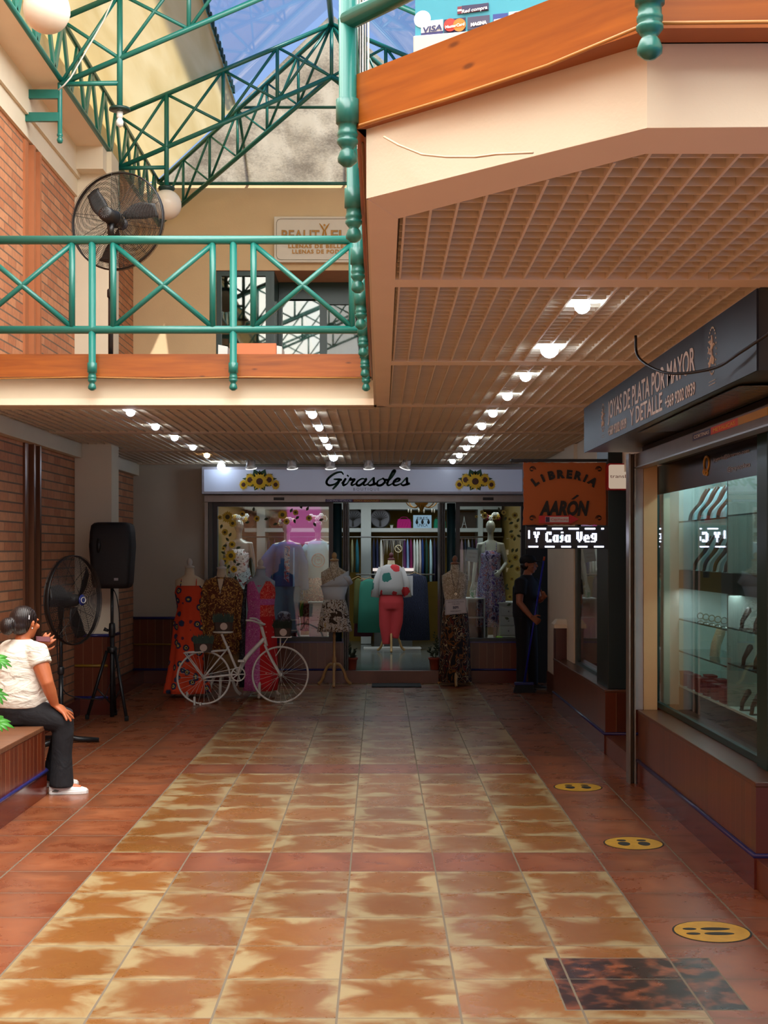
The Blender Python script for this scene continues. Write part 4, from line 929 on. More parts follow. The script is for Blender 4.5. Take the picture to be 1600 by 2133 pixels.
def skin_mat(n,c):
    t = NT(n); nz = t.add('ShaderNodeTexNoise', {'Vector': t.co(), 'Scale': 9, 'Detail': 4}).outputs[0]
    cc = hx(c); t.col(t.mix(nz,tuple(x*.85 for x in cc[:3])+(1,),tuple(min(1,x*1.15) for x in cc[:3])+(1,))); t.b.inputs['Roughness'].default_value=.5
    t.b.inputs['Subsurface Weight'].default_value=.08; t.b.inputs['Subsurface Radius'].default_value=(.02,.008,.004); return t.m
SKIN = skin_mat('warm_skin','#b8683f'); SKIN2 = skin_mat('tan_skin','#9a6248')
HAIR = NT('dark_hair'); nz = HAIR.add('ShaderNodeTexWave', {'Vector': HAIR.co(), 'Scale': 30, 'Distortion': 3}); HAIR.col(HAIR.mix(nz.outputs[1],hx('#0f0a0a'),hx('#2b1d1b'))); HAIR.b.inputs['Roughness'].default_value=.38; HAIR.bump(nz.outputs[1],.4,.003); HAIR=HAIR.m
SHIRT = NT('off_white_shirt'); n1 = HAIRW = SHIRT.add('ShaderNodeTexNoise', {'Vector': SHIRT.add('ShaderNodeMapping', {'Vector': SHIRT.co(), 'Scale': (5,5,14)}).outputs[0], 'Scale': 1.1, 'Detail': 3, 'Distortion': 1.2}); SHIRT.col(hx('#e6dfcf')); SHIRT.b.inputs['Roughness'].default_value=.85; SHIRT.bump(n1.outputs[0],.9,.03); SHIRT=SHIRT.m
BLKC = NT('black_trousers_cloth'); n1 = BLKC.add('ShaderNodeTexNoise', {'Vector': BLKC.co(), 'Scale': 7, 'Detail': 3, 'Distortion': 1}); BLKC.col(hx('#17161a')); BLKC.b.inputs['Roughness'].default_value=.85; BLKC.bump(n1.outputs[0],.7,.02); BLKC=BLKC.m
# ---- seated woman
at_depth(4.92)
F = Vector((.64,.77,0)); R_ = Vector((.77,-.64,0)); FH = Vector((.88,.47,0)); RH = Vector((.47,-.88,0))
W0 = thing('person',(-2.45,4.95,0),'woman in an off-white shirt and black trousers sitting on the tiled bench with a phone','person')
hipc = Vector((-2.50,4.92,.585)); neck = Vector((-2.475,4.93,1.045)); hd = Vector((-2.455,4.945,1.175))
rh, lh = hipc+RH*.095, hipc-RH*.095
rk, lk = Vector((-2.178,4.885,.49)), Vector((-2.22,5.16,.49)); ra, la = Vector((-2.205,4.905,.10)), Vector((-2.33,5.20,.10))
rs, ls = neck+R_*.165+Vector((0,0,-.06)), neck-R_*.165+Vector((0,0,-.06))
re, rw = Vector((-2.262,4.77,.775)), Vector((-2.225,4.835,.622)); le, lw = Vector((-2.42,5.26,.86)), Vector((-2.405,5.13,.985))
b = MB()
torso(b,[(hipc+Vector((0,0,-.08)),RH,FH,.15,.12),(hipc,RH,FH,.19,.16),(Vector((-2.50,4.925,.72)),RH,FH,.19,.165),(Vector((-2.505,4.925,.85)),R_,F,.175,.145),(Vector((-2.50,4.925,.96)),R_,F,.17,.11),(neck+Vector((0,0,-.03)),R_,F,.11,.065),(neck+Vector((0,0,.02)),R_,F,.058,.055)])
b.tube([neck-Vector((0,0,.03)),neck+Vector((.005,.008,.04)),hd+Vector((0,0,-.06))],[.06,.052,.05],12); q = head(b,hd,Vector((.50,.87,0)))
b.tube([rs-R_*.05,rs,rs.lerp(re,.5),re,re.lerp(rw,.4),rw],[.055,.062,.058,.046,.043,.029],12); b.tube([ls+R_*.05,ls,ls.lerp(le,.5),le,le.lerp(lw,.4),lw],[.055,.06,.055,.045,.04,.028],12)
for a,k,an in ((rh,rk,ra),(lh,lk,la)): b.tube([a,a.lerp(k,.5),k,k.lerp(an,.35),an,an-Vector((0,0,.05))],[.095,.085,.062,.058,.038,.036],12)
for an,d in ((ra,Vector((1,.12,0))),(la,Vector((1,.3,0)))): b.tube([an+Vector((0,0,-.05))-d*.03,an+Vector((0,0,-.055))+d*.06,an+Vector((0,0,-.065))+d*.14],[.034,.032,.02],10)
hand(b,rw,(.66,.12,-.52),(.70,-.25,.85),1.05,-1,.10,.75,.0105); hand(b,lw,(.55,-.25,.6),(.1,-.9,.1),.95,1,.35,.25,.0105)
b.build('body',SKIN,W0,smooth=True,remesh=.0055)
# shirt, trousers, hair, shoes
s = MB()
torso(s,[(Vector((-2.49,4.93,.605)),RH,FH,.222,.195),(Vector((-2.495,4.925,.66)),RH,FH,.225,.20),(Vector((-2.50,4.92,.76)),RH,FH,.212,.19),(Vector((-2.505,4.92,.86)),R_,F,.205,.172),(Vector((-2.505,4.92,.95)),R_,F,.20,.142),(Vector((-2.49,4.925,1.01)),R_,F,.172,.105),(neck+Vector((0,0,.0)),R_,F,.105,.078),(neck+Vector((-.003,-.004,.022)),R_,F,.07,.068)],26)
s.tube([rs-R_*.07+Vector((0,0,.01)),rs+R_*.0,rs.lerp(re,.42)],[.07,.082,.078],16); s.tube([ls+R_*.07,ls,ls.lerp(le,.42)],[.07,.078,.076],16)
s.build('shirt',SHIRT,W0,smooth=True,remesh=.009)
s = MB()
torso(s,[(hipc+Vector((0,0,-.095)),RH,FH,.17,.15),(hipc,RH,FH,.205,.178),(hipc+Vector((0,0,.07)),RH,FH,.203,.18)],24)
for a,k,an,wd in ((rh,rk,ra,1),(lh,lk,la,1)): s.tube([a,a.lerp(k,.5)+Vector((0,0,.005)),k+Vector((-.004,0,.0)),k.lerp(an,.18),k.lerp(an,.55),an+Vector((.008,0,-.05))],[.112,.10,.077,.074,.070,.085],16)
s.build('trousers',BLKC,W0,smooth=True,remesh=.009)
s = MB(); Rm = Matrix((F.cross(Vector((0,0,1))),F,Vector((0,0,1)))).transposed()
s.ball(hd-F*.022+Vector((0,0,.034)),(.088,.100,.092),22,Rm); s.ball(hd-F*.05+Vector((0,0,-.012)),(.078,.068,.07),18,Rm); s.ball(hd-F*.125+Vector((-.02,0,-.015)),(.058,.055,.062),18,Rm)
s.build('hair',HAIR,W0,smooth=True,remesh=.007)
hb = hd+R_*.082-F*.03+Vector((0,0,.06)); MB().bar(hb,hb+Vector((.004,-.002,-.028))-F*.006,.004,6).build('hair_clip',mat('white_clip','#e8e6ea',.3),W0)
MB().ball(hd+R_*.092-F*.012+Vector((0,0,-.03)),.005,8).build('earring',mat('pearl','#eee8e0',.2),W0,smooth=True)
def shoe(an,d,m,root,ln=.26,h=.085,sole=None):
    d = Vector(d).normalized(); sd = Vector((-d.y,d.x,0)); base_ = Vector((an.x,an.y,0))-d*.075; rings = []
    for t,w_,hh in ((0,.026,.055),(.04,.034,.088),(.25,.038,h+.005),(.42,.040,.075),(.65,.046,.055),(.85,.044,.046),(.96,.03,.038),(1,.012,.028)):
        p = base_+d*ln*t; rings.append([p+sd*w_*math.cos(a)+Vector((0,0,.018+max(0,math.sin(a))*(hh-.018) if math.sin(a)>0 else .018+.004*math.sin(a))) for a in [2*PI*k/14 for k in range(14)]])
    o = MB().loft(rings).build('shoe',m,root,smooth=True)
    outline = [(0,.026),(.05,.036),(.3,.038),(.65,.05),(.86,.047),(.97,.03),(1.015,0)]
    pts = [base_+d*ln*t+sd*w_ for t,w_ in outline]+[base_+d*ln*t-sd*w_ for t,w_ in outline[::-1]]
    MB().prism(pts,(0,0,.024)).build('sole',sole or m,o,bevel=.004); return o
WS = mat('white_shoe','#ded9d3',.5); WS2 = mat('white_sole','#ece8e2',.4)
s1 = shoe(ra,(1,.12,0),WS,W0,.262,sole=WS2); shoe(la,(1,.3,0),WS,W0,.255,sole=WS2)
MB().prism([(-2.255,4.858,.022),(-2.215,4.853,.020),(-2.20,4.855,.030),(-2.235,4.86,.034)],(0,.002,0)).build('sole_window',mat('shoe_insert','#4a4238'),W0)
ph = MB().cbox((-2.36,5.05,1.058),(.10,.042,.009),Euler((1.0,.08,.45)).to_matrix())
o = ph.build('phone',mat('crimson_phone_case','#5c0818',.6),None,bevel=.003); tag(o,'crimson phone held before the mouth of the seated woman','phone')
o = MB().sheet(6,6,lambda u,v:(-2.37+.12*u,4.975-.04*u,.60+.16*v*(1-.5*u)+.02*math.sin(u*5))).build('bag',mat('lilac_cloth','#b98db0',.8),None,smooth=True,solid=.03); tag(o,'small lilac cloth bag on the lap of the seated woman','bag')
at_depth()
# ---- bench with planter
m = MB(); pl = [(-3.05,1.2),(-2.295,1.2),(-2.295,4.88),(-2.60,5.25),(-3.05,5.25)]
B0 = thing('planter_bench',(-2.7,3.2,0),'tiled planter bench with ribbed brown sides and a blue trim line','bench')
MB().prism([(x,y,.02) for x,y in pl],(0,0,.425)).build('body',BENCHT,B0)
def inset(p,d): return [(x-d if x>-3 else x, y-d if y>5 else y) for x,y in p]
MB().prism([(x+.003 if x>-3 else x,y+.002 if y>2 else y,.445) for x,y in pl],(0,0,.036)).build('ribbed_top',tile_mat('bench_top_ribs','#5a2c18','#7d4426',.026,1,'#a88463',.35,gw=.003),B0,bevel=.006)
MB().prism([(-3.04,1.21,.0),(-2.285,1.21,.0),(-2.285,4.885,.0),(-2.595,5.26,.0),(-3.04,5.26,.0)],(0,0,.155)).build('skirting',mat('polished_skirting','#6d2512',.15,0,.12,4),B0)
MB().tube([(-2.285,1.2,.168),(-2.285,4.883,.168),(-2.60,5.262,.168),(-3.0,5.262,.168)],.013,8).build('blue_trim',BLUET,B0,smooth=True)
MB().box(-3.04,-2.66,1.4,4.45,.482,.486).build('soil',mat('dark_soil','#2a1c12',.95),B0)
at_depth(4.1)
# umbrella plant at the left edge
def frond(root,c,d,n,ln,m,seed):
    rr = random.Random(seed); c = G(c); d = Vector(d).normalized(); a,b = frame_of(d); mb = MB()
    for k in range(n):
        t = 2*PI*k/n; o = (a*math.cos(t)+b*math.sin(t)); l_ = ln*rr.uniform(.8,1.1); dr = (o*.9+d*.35).normalized(); side = dr.cross(d).normalized()
        prev = None
        pts = [c+dr*l_*s_+Vector((0,0,-.35*l_*s_*s_)) for s_ in (.12,.35,.6,.82,1.0)]; ws = (.06,.16,.20,.13,.01)
        up = [p+side*l_*w_ for p,w_ in zip(pts,ws)]; dn = [p-side*l_*w_ for p,w_ in zip(pts,ws)]; o0 = len(mb.v)
        mb.v += up+dn; mb.f += [(o0+i,o0+i+1,o0+6+i,o0+5+i) for i in range(4)]
    return mb.build('leaf_cluster',m,root,smooth=True,solid=.0012)
LG = mat('bright_leaf','#3f8a26',.45,0,.3,12)
PL = thing('potted_plant',(-2.72,4.1,.486),'bright green umbrella plant growing in the planter at the left edge','plant')
heads = [((-2.22,4.12,1.05),11),((-2.23,4.10,.86),9),((-2.19,4.02,.70),10),((-2.36,4.2,1.1),9),((-2.45,4.0,.95),9),((-2.5,3.8,1.05),9),((-2.4,3.9,.75),8)]
for i,(p,n_) in enumerate(heads):
    MB().tube(cat([(-2.72,4.1,.48),(-2.65,4.1,.48+.4*(p[2]-.48)),((-2.72+p[0])/2,(4.1+p[1])/2,p[2]-.05),p],4),.004,6).build('stem',mat('green_stem','#4c6a2c',.6),PL,smooth=True)
    frond(PL,p,(.5,-.3,.8),n_,.10,LG,i)
# ---- man with a broom
at_depth(8.5)
M0 = thing('person',(1.80,8.55,0),'man in a black cap and dark clothes holding a blue-handled broom by the dark door','person')
F = Vector((.86,-.50,0)); R_ = Vector((-.50,-.86,0)); hipc = Vector((1.76,8.60,.88)); neck = Vector((1.775,8.60,1.36)); hd = Vector((1.80,8.585,1.515))
hh = hipc; rh, lh = hh+R_*.085, hh-R_*.085; ra, la = Vector((1.70,8.50,.09)), Vector((1.86,8.66,.09)); rk, lk = Vector((1.715,8.50,.48)), Vector((1.84,8.62,.48))
rs, ls = neck+R_*.18+Vector((0,0,-.05)), neck-R_*.18+Vector((0,0,-.05)); re, rw = Vector((1.665,8.37,1.06)), Vector((1.80,8.32,.895)); le, lw = Vector((1.93,8.62,1.08)), Vector((1.945,8.40,1.12))
b = MB()
torso(b,[(hipc+Vector((0,0,-.06)),R_,F,.14,.11),(hipc+Vector((0,0,.05)),R_,F,.155,.125),(hipc+Vector((0,0,.2)),R_,F,.155,.13),(hipc+Vector((0,0,.36)),R_,F,.18,.125),(neck+Vector((0,0,-.05)),R_,F,.15,.09),(neck+Vector((0,0,.02)),R_,F,.06,.06)])
b.tube([neck,hd+Vector((0,0,-.07))],[.056,.052],12); head(b,hd,Vector((.93,-.36,0)))
b.tube([rs-R_*.05,rs,rs.lerp(re,.5),re,re.lerp(rw,.4),rw],[.05,.055,.05,.042,.038,.027],12); b.tube([ls+R_*.05,ls,ls.lerp(le,.5),le,le.lerp(lw,.4),lw],[.05,.055,.05,.042,.038,.027],12)
for a,k,an in ((rh,rk,ra),(lh,lk,la)): b.tube([a,a.lerp(k,.5),k,k.lerp(an,.35),an,an-Vector((0,0,.05))],[.09,.075,.055,.055,.038,.036],12)
hand(b,rw,(.75,.05,-.5),(-.2,-.9,.2),1.0,-1,.5,.1,.0105); hand(b,lw,(.2,-.6,.35),(.6,.3,.2),1.0,1,.5,.1,.0105)
b.build('body',SKIN2,M0,smooth=True,remesh=.006)
NAVY = mat('navy_black_polo','#0c0c16',.85,0,.1); s = MB()
torso(s,[(hipc+Vector((0,0,.0)),R_,F,.175,.145),(hipc+Vector((0,0,.08)),R_,F,.18,.15),(hipc+Vector((0,0,.2)),R_,F,.175,.15),(hipc+Vector((0,0,.36)),R_,F,.2,.145),(neck+Vector((0,0,-.06)),R_,F,.18,.11),(neck+Vector((0,0,.03)),R_,F,.068,.068)],22)
s.tube([rs-R_*.05,rs,rs.lerp(re,.62)],[.068,.076,.07],14); s.tube([ls+R_*.05,ls,ls.lerp(le,.62)],[.068,.076,.07],14); s.build('polo_shirt',NAVY,M0,smooth=True,remesh=.01)
s = MB(); torso(s,[(hipc+Vector((0,0,-.1)),R_,F,.15,.13),(hipc,R_,F,.168,.14),(hipc+Vector((0,0,.04)),R_,F,.165,.14)],20)
for a,k,an in ((rh,rk,ra),(lh,lk,la)): s.tube([a,a.lerp(k,.5),k,k.lerp(an,.5),an+Vector((0,0,-.02))],[.10,.09,.074,.068,.062],14)
s.build('trousers',mat('dark_trousers','#0e0e12',.9),M0,smooth=True,remesh=.01)
F2 = Vector((.93,-.36,0)); Rm = Matrix((F2.cross(Vector((0,0,1))),F2,Vector((0,0,1)))).transposed()
s = MB().ball(hd-F2*.015+Vector((0,0,.045)),(.086,.104,.078),18,Rm); s.ball(hd+F2*.10+Vector((0,0,.035)),(.066,.065,.010),14,Rm); s.build('cap',mat('black_cap','#0b0b0e',.8),M0,smooth=True,remesh=.006)
MB().ball(hd-F2*.035+Vector((0,0,-.015)),(.080,.072,.06),16,Rm).build('hair',HAIR,M0,smooth=True)
shoe(ra,F,mat('black_shoe','#101014',.6),M0,.27,sole=mat('grey_sole','#5f5c58',.6)); shoe(la,(.95,-.3,0),MATS['black_shoe'],M0,.27,sole=MATS['grey_sole'])
o = MB().tube([(1.70,8.50,.075),(1.705,8.50,.17)],[.052,.058],14).build('ankle_cloth',mat('teal_blue_sock','#2c5a78',.8),M0,smooth=True)
BRM = thing('broom',(1.74,8.33,0),'broom with a long blue handle held by the man in the cap','broom')
MB().tube([(1.715,8.32,.12),(1.95,8.345,1.56)],.0115,10).build('handle',mat('blue_handle','#1c20a0',.35),BRM,smooth=True); MB().tube([(1.95,8.345,1.56),(1.958,8.346,1.61)],.0125,10).build('grip',mat('orange_grip','#a8401c',.5),BRM,smooth=True)
MB().box(1.60,1.83,8.29,8.35,.09,.125).build('broom_head',mat('broom_block','#1a2a6a',.5),BRM,bevel=.008); MB().loft([[(1.61,8.295,.09),(1.82,8.295,.09),(1.82,8.345,.09),(1.61,8.345,.09)],[(1.585,8.28,.002),(1.845,8.28,.002),(1.845,8.36,.002),(1.585,8.36,.002)]]).build('bristles',mat('dark_bristles','#20242a',.95,0,.4,80),BRM)

at_depth()
# ================================================================== pedestal fans
FANB = mat('fan_black','#151415',.4,.1); WIREM = mat('guard_wire','#2b2623',.4,.5)
def fan(name_label, c, d, R, zf, base_kind, logo=False):
    at_depth(c[1]); c = Vector(c); d = Vector(d).normalized(); root = thing('pedestal_fan',(c.x,c.y,zf),name_label,'fan')
    a = Vector((0,0,1)).cross(d).normalized(); b = d.cross(a); T = Matrix((a,b,d)).transposed().to_4x4(); T.translation = G(c)
    def dome(sign, depth, nm, rings=30):
        m = MB(T)
        for i in range(rings):
            r = R*(.16+.84*i/(rings-1)); z = sign*(.035+depth*(1-(r/R)**2.2))
            m.tube([(r*math.cos(t),r*math.sin(t),z) for t in [2*PI*k/44 for k in range(44)]],.0019,4,closed=True)
        o = m.build(nm,WIREM,root)
        m = MB(T)
        for k in range(10):
            t = 2*PI*k/10+.2; m.tube([(r*math.cos(t),r*math.sin(t),sign*(.033+depth*(1-(r/R)**2.2))) for r in [R*q for q in (.12,.4,.7,.88,1)]],.0022,5)
        m.build('guard_spokes',WIREM,o); return o
    dome(1,.05,'front_guard'); dome(-1,.07,'rear_guard')
    MB(T).tube([(R*math.cos(t),R*math.sin(t),0) for t in [2*PI*k/48 for k in range(48)]],.0075,8,closed=True,flat=2.6).build('guard_rim',FANB,root,smooth=True)
    MB(T).lathe([(R*.12,.083),(R*.13,.09),(R*.1,.098),(0,.10)],(0,0,0),20).build('front_badge',mat('badge_grey','#3a3a44',.4) if not logo else mat('badge_blue','#1c2a6a',.3),root,smooth=True)
    if logo: MB(T).tube([(R*.085*math.cos(t),R*.062*math.sin(t),.102) for t in [2*PI*k/24 for k in range(24)]],.0035,6,closed=True).build('badge_ring',WHITEP,root,smooth=True)
    for k in range(3):
        t0 = 2*PI*k/3+.5
        def bl(u,v):
            r = R*(.16+.72*u); w_ = (.30+.16*math.sin(PI*min(1,u*1.15)))*(1-.35*u); t = t0+(v-.5)*w_*1.7+.35*u
            return (r*math.cos(t),r*math.sin(t),.02*(v-.5)*2.2*(1-.4*u))
        MB(T).sheet(8,5,bl).build('blade',mat('blade_dark','#1d1c1e',.4),root,smooth=True,solid=.003)
    MB(T).lathe([(.0,-.245),(.045,-.245),(.06,-.232),(.062,-.12),(.07,-.10),(.07,-.04),(.055,-.02),(.05,.03),(.03,.05),(0,.052)],(0,0,0),24).build('motor_housing',FANB,root,smooth=True)
    m = MB(T)
    for k in range(12): t = 2*PI*k/12; m.cbox((.03*math.cos(t),.03*math.sin(t),-.246),(.022,.004,.002),Euler((0,0,t)).to_matrix())
    m.build('motor_vents',mat('vent_grey','#4b4b4e',.4),root)
    pz = c - d*.13; 
    MB().tube([pz+Vector((0,0,-.05)),pz+Vector((0,0,-.16))],[.03,.024],12).build('tilt_bracket',FANB,root,smooth=True)
    MB().tube([pz+Vector((0,0,-.15)),(pz.x,pz.y,zf+.45)],.0155,12).build('upper_pole',mat('satin_black_pole','#1a1a1c',.25,.3),root,smooth=True)
    MB().tube([(pz.x,pz.y,zf+.62),(pz.x,pz.y,zf+.03)],.021,12).build('lower_pole',MATS['satin_black_pole'],root,smooth=True)
    MB().lathe([(.026,0),(.03,.01),(.03,.06),(.024,.07)],(pz.x,pz.y,zf+.6),14).build('clamp',FANB,root,smooth=True)
    if base_kind == 'round': MB().lathe([(0,0),(.25,0),(.255,.012),(.2,.028),(.05,.045),(.03,.06),(0,.06)],(pz.x,pz.y,zf+.001),30).build('base',FANB,root,smooth=True)
    else:
        for k in range(3):
            t = 2*PI*k/3+.25; e = Vector((pz.x+.33*math.cos(t),pz.y+.25*math.sin(t),zf+.022)); MB().tube([(pz.x,pz.y,zf+.06),(pz.x+.15*math.cos(t),pz.y+.12*math.sin(t),zf+.035),e],[.03,.025,.02],10).build('base_leg',FANB,root,smooth=True)
    return root
fan('large black pedestal fan seen from behind on the upper bridge',(-2.165,5.88,H+2.725),(.25,.97,-.05),.405,ZF,'round')
fan('large black pedestal fan with a blue badge standing behind the seated woman',(-2.655,6.17,1.25),(.927,-.375,.02),.385,0,'tri',True)
at_depth()
o = MB().tube(cat([(-2.78,6.25,1.15),(-2.83,6.24,.9),(-2.78,6.22,.5),(-2.70,6.3,.38),(-2.62,6.6,.30),(-2.72,7.0,.22),(-2.70,7.1,.32),(-2.62,7.14,.62),(-2.60,7.12,.95),(-2.62,7.1,1.2),(-2.66,7.1,1.3)],6),.005,6).build('power_cable',BLACKP,None,smooth=True); tag(o,'thin black cable looping between the lower fan and the loudspeaker stand','cable')
# ================================================================== loudspeaker on a tripod
at_depth(7.1)
sp = Vector((-2.67,7.1,0))
r = thing('speaker_stand',sp,'black tripod speaker stand beside the brick pilaster','speaker stand')
MB().tube([sp+Vector((0,0,.02)),sp+Vector((0,0,.88))],.021,12).build('lower_tube',BLACKP,r,smooth=True); MB().tube([sp+Vector((0,0,.8)),sp+Vector((0,0,1.305))],.016,12).build('pole',BLACKP,r,smooth=True)
MB().lathe([(.03,.82),(.034,.84),(.034,.9),(.03,.95),(.02,.96)],sp,14).build('collar',BLACKP,r,smooth=True); MB().tube([sp+Vector((-.03,-.02,.88)),sp+Vector((-.075,-.03,.90))],[.014,.02],10).build('knob',BLACKP,r,smooth=True)
MB().lathe([(.045,.66),(.05,.67),(.05,.71),(.04,.72)],sp,14).build('hub',BLACKP,r,smooth=True)
for a in (195,318,95):
    t = math.radians(a); e = sp+Vector((.31*math.cos(t)*.78,.31*math.sin(t)*.9,.02)); s_ = sp+Vector((.05*math.cos(t),.05*math.sin(t),.68))
    l_ = MB().tube([s_,e],.0165,10).build('leg',BLACKP,r,smooth=True); MB().tube([e+Vector((0,0,.03)),e-Vector((0,0,.015))],.02,10).build('rubber_foot',mat('rubber','#0a0a0a',.9),l_,smooth=True)
    MB().tube([sp+Vector((0,0,.14)),s_.lerp(e,.55)],.009,6).build('brace',BLACKP,r,smooth=True)
def rounded(x,y,z0,hw,hd,rad,n=4):
    o=[]
    for cx,cy,a in ((hw-rad,-hd+rad,-90),(hw-rad,hd-rad,0),(-hw+rad,hd-rad,90),(-hw+rad,-hd+rad,180)):
        for k in range(n+1): t=math.radians(a+90*k/n); o.append((x+cx+rad*math.cos(t),y+cy+rad*math.sin(t),z0))
    return o
r = thing('loudspeaker',(sp.x,sp.y,1.305),'black moulded loudspeaker on the tripod stand','loudspeaker')
sx0 = (235-790)*7.1/FPX; prof = [(1.305,.15,.12),(1.32,.175,.14),(1.36,.19,.155),(1.55,.20,.165),(1.72,.212,.17),(1.86,.205,.165),(1.93,.195,.155),(1.955,.17,.13),(1.962,.14,.1)]
MB().loft([rounded(sx0,sp.y,z,w_,d_,.05) for z,w_,d_ in prof]).build('cabinet',mat('speaker_black','#0c0b0f',.55,0,.15,3,bump=.3,bs=300),r,smooth=True)
MB().tube([(sx0-.11,sp.y-.166,1.66),(sx0-.105,sp.y-.170,1.73),(sx0-.11,sp.y-.166,1.80)],[.012,.024,.012],10).build('side_handle',BLACKP,r,smooth=True); MB().tube([(sx0-.2,sp.y,1.74),(sx0-.235,sp.y,1.74)],.014,10).build('carry_grip',BLACKP,r,smooth=True)
MB().box(sx0+.045,sx0+.085,sp.y-.172,sp.y-.160,1.385,1.41).build('badge',mat('badge_silver','#8a8a90',.3,.6),r)

at_depth(7.79)
# ================================================================== white bicycle
BW = mat('white_bicycle_paint','#c4beb6',.4,0,.12,12)
BK = thing('bicycle',(-1.5,7.78,0),'white-painted bicycle carrying planter boxes in front of the dress forms','bicycle')
def Q(px,py,off=0): D = 7.72+(px-423)/162*.14; v = P(px,py,D); v.y += off; return v
tang = (Q(585,1403)-Q(423,1415)); tang.z = 0; tang.normalize(); nrm = Vector((tang.y,-tang.x,0))
def wheel(px,py,rad):
    c = Q(px,py); c.z = rad+.008; w_ = None
    w_ = MB().tube([c+tang*rad*math.cos(t)+Vector((0,0,rad*math.sin(t))) for t in [2*PI*k/48 for k in range(48)]],.011,8,closed=True).build('wheel',BW,BK,smooth=True)
    m = MB()
    for k in range(28): t = 2*PI*k/28; m.bar(c+nrm*.02*(-1)**k+tang*.018*math.cos(t+.9*(-1)**(k//2))+Vector((0,0,.018*math.sin(t+.9*(-1)**(k//2)))),c+tang*rad*.97*math.cos(t)+Vector((0,0,rad*.97*math.sin(t))),.0013,4)
    m.build('spokes',BW,w_); m = MB().lathe([(.012,-.035),(.022,-.03),(.012,-.01),(.012,.01),(.022,.03),(.012,.035)],c,12,ax=nrm); m.build('hub',BW,w_,smooth=True); return c
c1 = wheel(423,1415,.286); c2 = wheel(585,1403,.306)
def fb(nm,pts,r,**k): return MB().tube(cat(pts,4),r,10,**k).build(nm,BW,BK,smooth=True)
bb = Q(497,1404); sd_ = Vector((0,.03,0))
fb('main_tube',[bb+Vector((0,0,.02)),Q(512,1372),Q(530,1352),Q(551,1330)],.024); fb('seat_tube',[bb,Q(461,1321)],.014)
for k in (-1,1):
    fb('chain_stay',[c1+sd_*k*1.2,bb+sd_*k],.009); fb('seat_stay',[c1+sd_*k*1.2,Q(477,1347)+sd_*k*.5],.008); fb('fork_blade',[Q(552,1342)+sd_*k*.6,Q(566,1372)+sd_*k*1.2,c2+sd_*k*1.3],.012)
    fb('rack_strut',[c1+sd_*k*1.5,Q(383,1361)+sd_*k*1.8],.006); fb('rack_bar',[Q(381,1361)+sd_*k*1.8,Q(470,1355)+sd_*k*1.8],.008)
fb('head_tube',[Q(556,1345),Q(545,1305)],.019); fb('stem',[Q(545,1305),Q(541,1298),Q(552,1300)],.011)
fb('handlebar',[Q(516,1290,-.22),Q(530,1291,-.21),Q(548,1300,-.06),Q(552,1300,0),Q(548,1300,.06),Q(530,1291,.21),Q(516,1290,.22)],.011)
MB().ball(Q(464,1317),(.115,.055,.018),16).build('saddle',mat('cracked_white_saddle','#cfc8bd',.7,0,.3,30),BK,smooth=True)
m = MB(); m.tube([bb+Vector((0,-.04,0))+tang*.073*math.cos(t)+Vector((0,0,.073*math.sin(t))) for t in [2*PI*k/24 for k in range(24)]],.008,6,closed=True)
for k in range(5): t = 2*PI*k/5; m.bar(bb+Vector((0,-.04,0)),bb+Vector((0,-.04,0))+tang*.073*math.cos(t)+Vector((0,0,.073*math.sin(t))),.007,6)
m.build('chainring',BW,BK); fb('crank_arm',[bb+Vector((0,-.05,0)),Q(504,1378,-.06)],.009); fb('crank_arm',[bb+Vector((0,.05,0)),Q(492,1430,.06)],.009); MB().cbox(Q(505,1375,-.10),(.07,.08,.02)).build('pedal',BW,BK); fb('chain',[c1+Vector((0,-.035,.03)),bb+Vector((0,-.035,.07))],.004); fb('chain',[c1+Vector((0,-.035,-.03)),bb+Vector((0,-.035,-.07))],.004)
fb('front_rack_post',[Q(585,1348),Q(585,1327)],.008); fb('front_rack_strut',[Q(575,1366),Q(600,1328)],.006); MB().cbox(Q(588,1326),(.22,.12,.012)).build('front_rack',BW,BK)
for px0 in (402,415): MB().box(Q(px0,0).x,Q(px0,0).x+.02,7.66,7.70,0,.09 if px0==402 else .03).build('stand_foot',BW,BK)
MB().tube([Q(590,1460)+Vector((-.04,0,0)),(Q(603,0).x,7.75,.008),(Q(612,0).x,7.80,.008)],.005,6).build('kickstand',BW,BK)
PB = mat('brown_planter_box','#3b2a20',.8,0,.2,20); GP = mat('grey_green_foliage','#3c4a3e',.8,0,.3,20); OV = mat('oval_label','#b09a8c',.5)
def planter(px,py,lab,wdt=.20,col_=GP,seed=1):
    c = Q(px,py); r = thing('planter_box',c,lab,'planter','planter boxes on the bicycle')
    MB().loft([rounded(c.x,c.y,c.z,wdt/2*.9,.06,.02),rounded(c.x,c.y,c.z+.095,wdt/2,.068,.02)]).build('box',PB,r,bevel=.002)
    MB().lathe([(.04,0),(.04,.003)],(c.x+.01,c.y-.066,c.z+.05),20,ax=(0,-1,0)).build('oval_label',OV,r)
    r.children[-1].data.transform(Matrix.Diagonal((1,1,.5,1)) if False else Matrix.Identity(4))
    rr = random.Random(seed); m = MB()
    for k in range(150):
        x = c.x+rr.uniform(-.5,.5)*wdt; y = c.y+rr.uniform(-.05,.05); h_ = rr.uniform(.05,.12); lx = rr.uniform(-.03,.03); b0 = Vector((x,y,c.z+.085)); t_ = b0+Vector((lx,rr.uniform(-.02,.02),h_)); w_ = Vector((.004,.003,0))
        m.raw([b0-w_,b0+w_,b0.lerp(t_,.6)+w_*1.4,t_,b0.lerp(t_,.6)-w_*1.4],[(0,1,2,3,4)])
    m.build('foliage',col_,r); return r
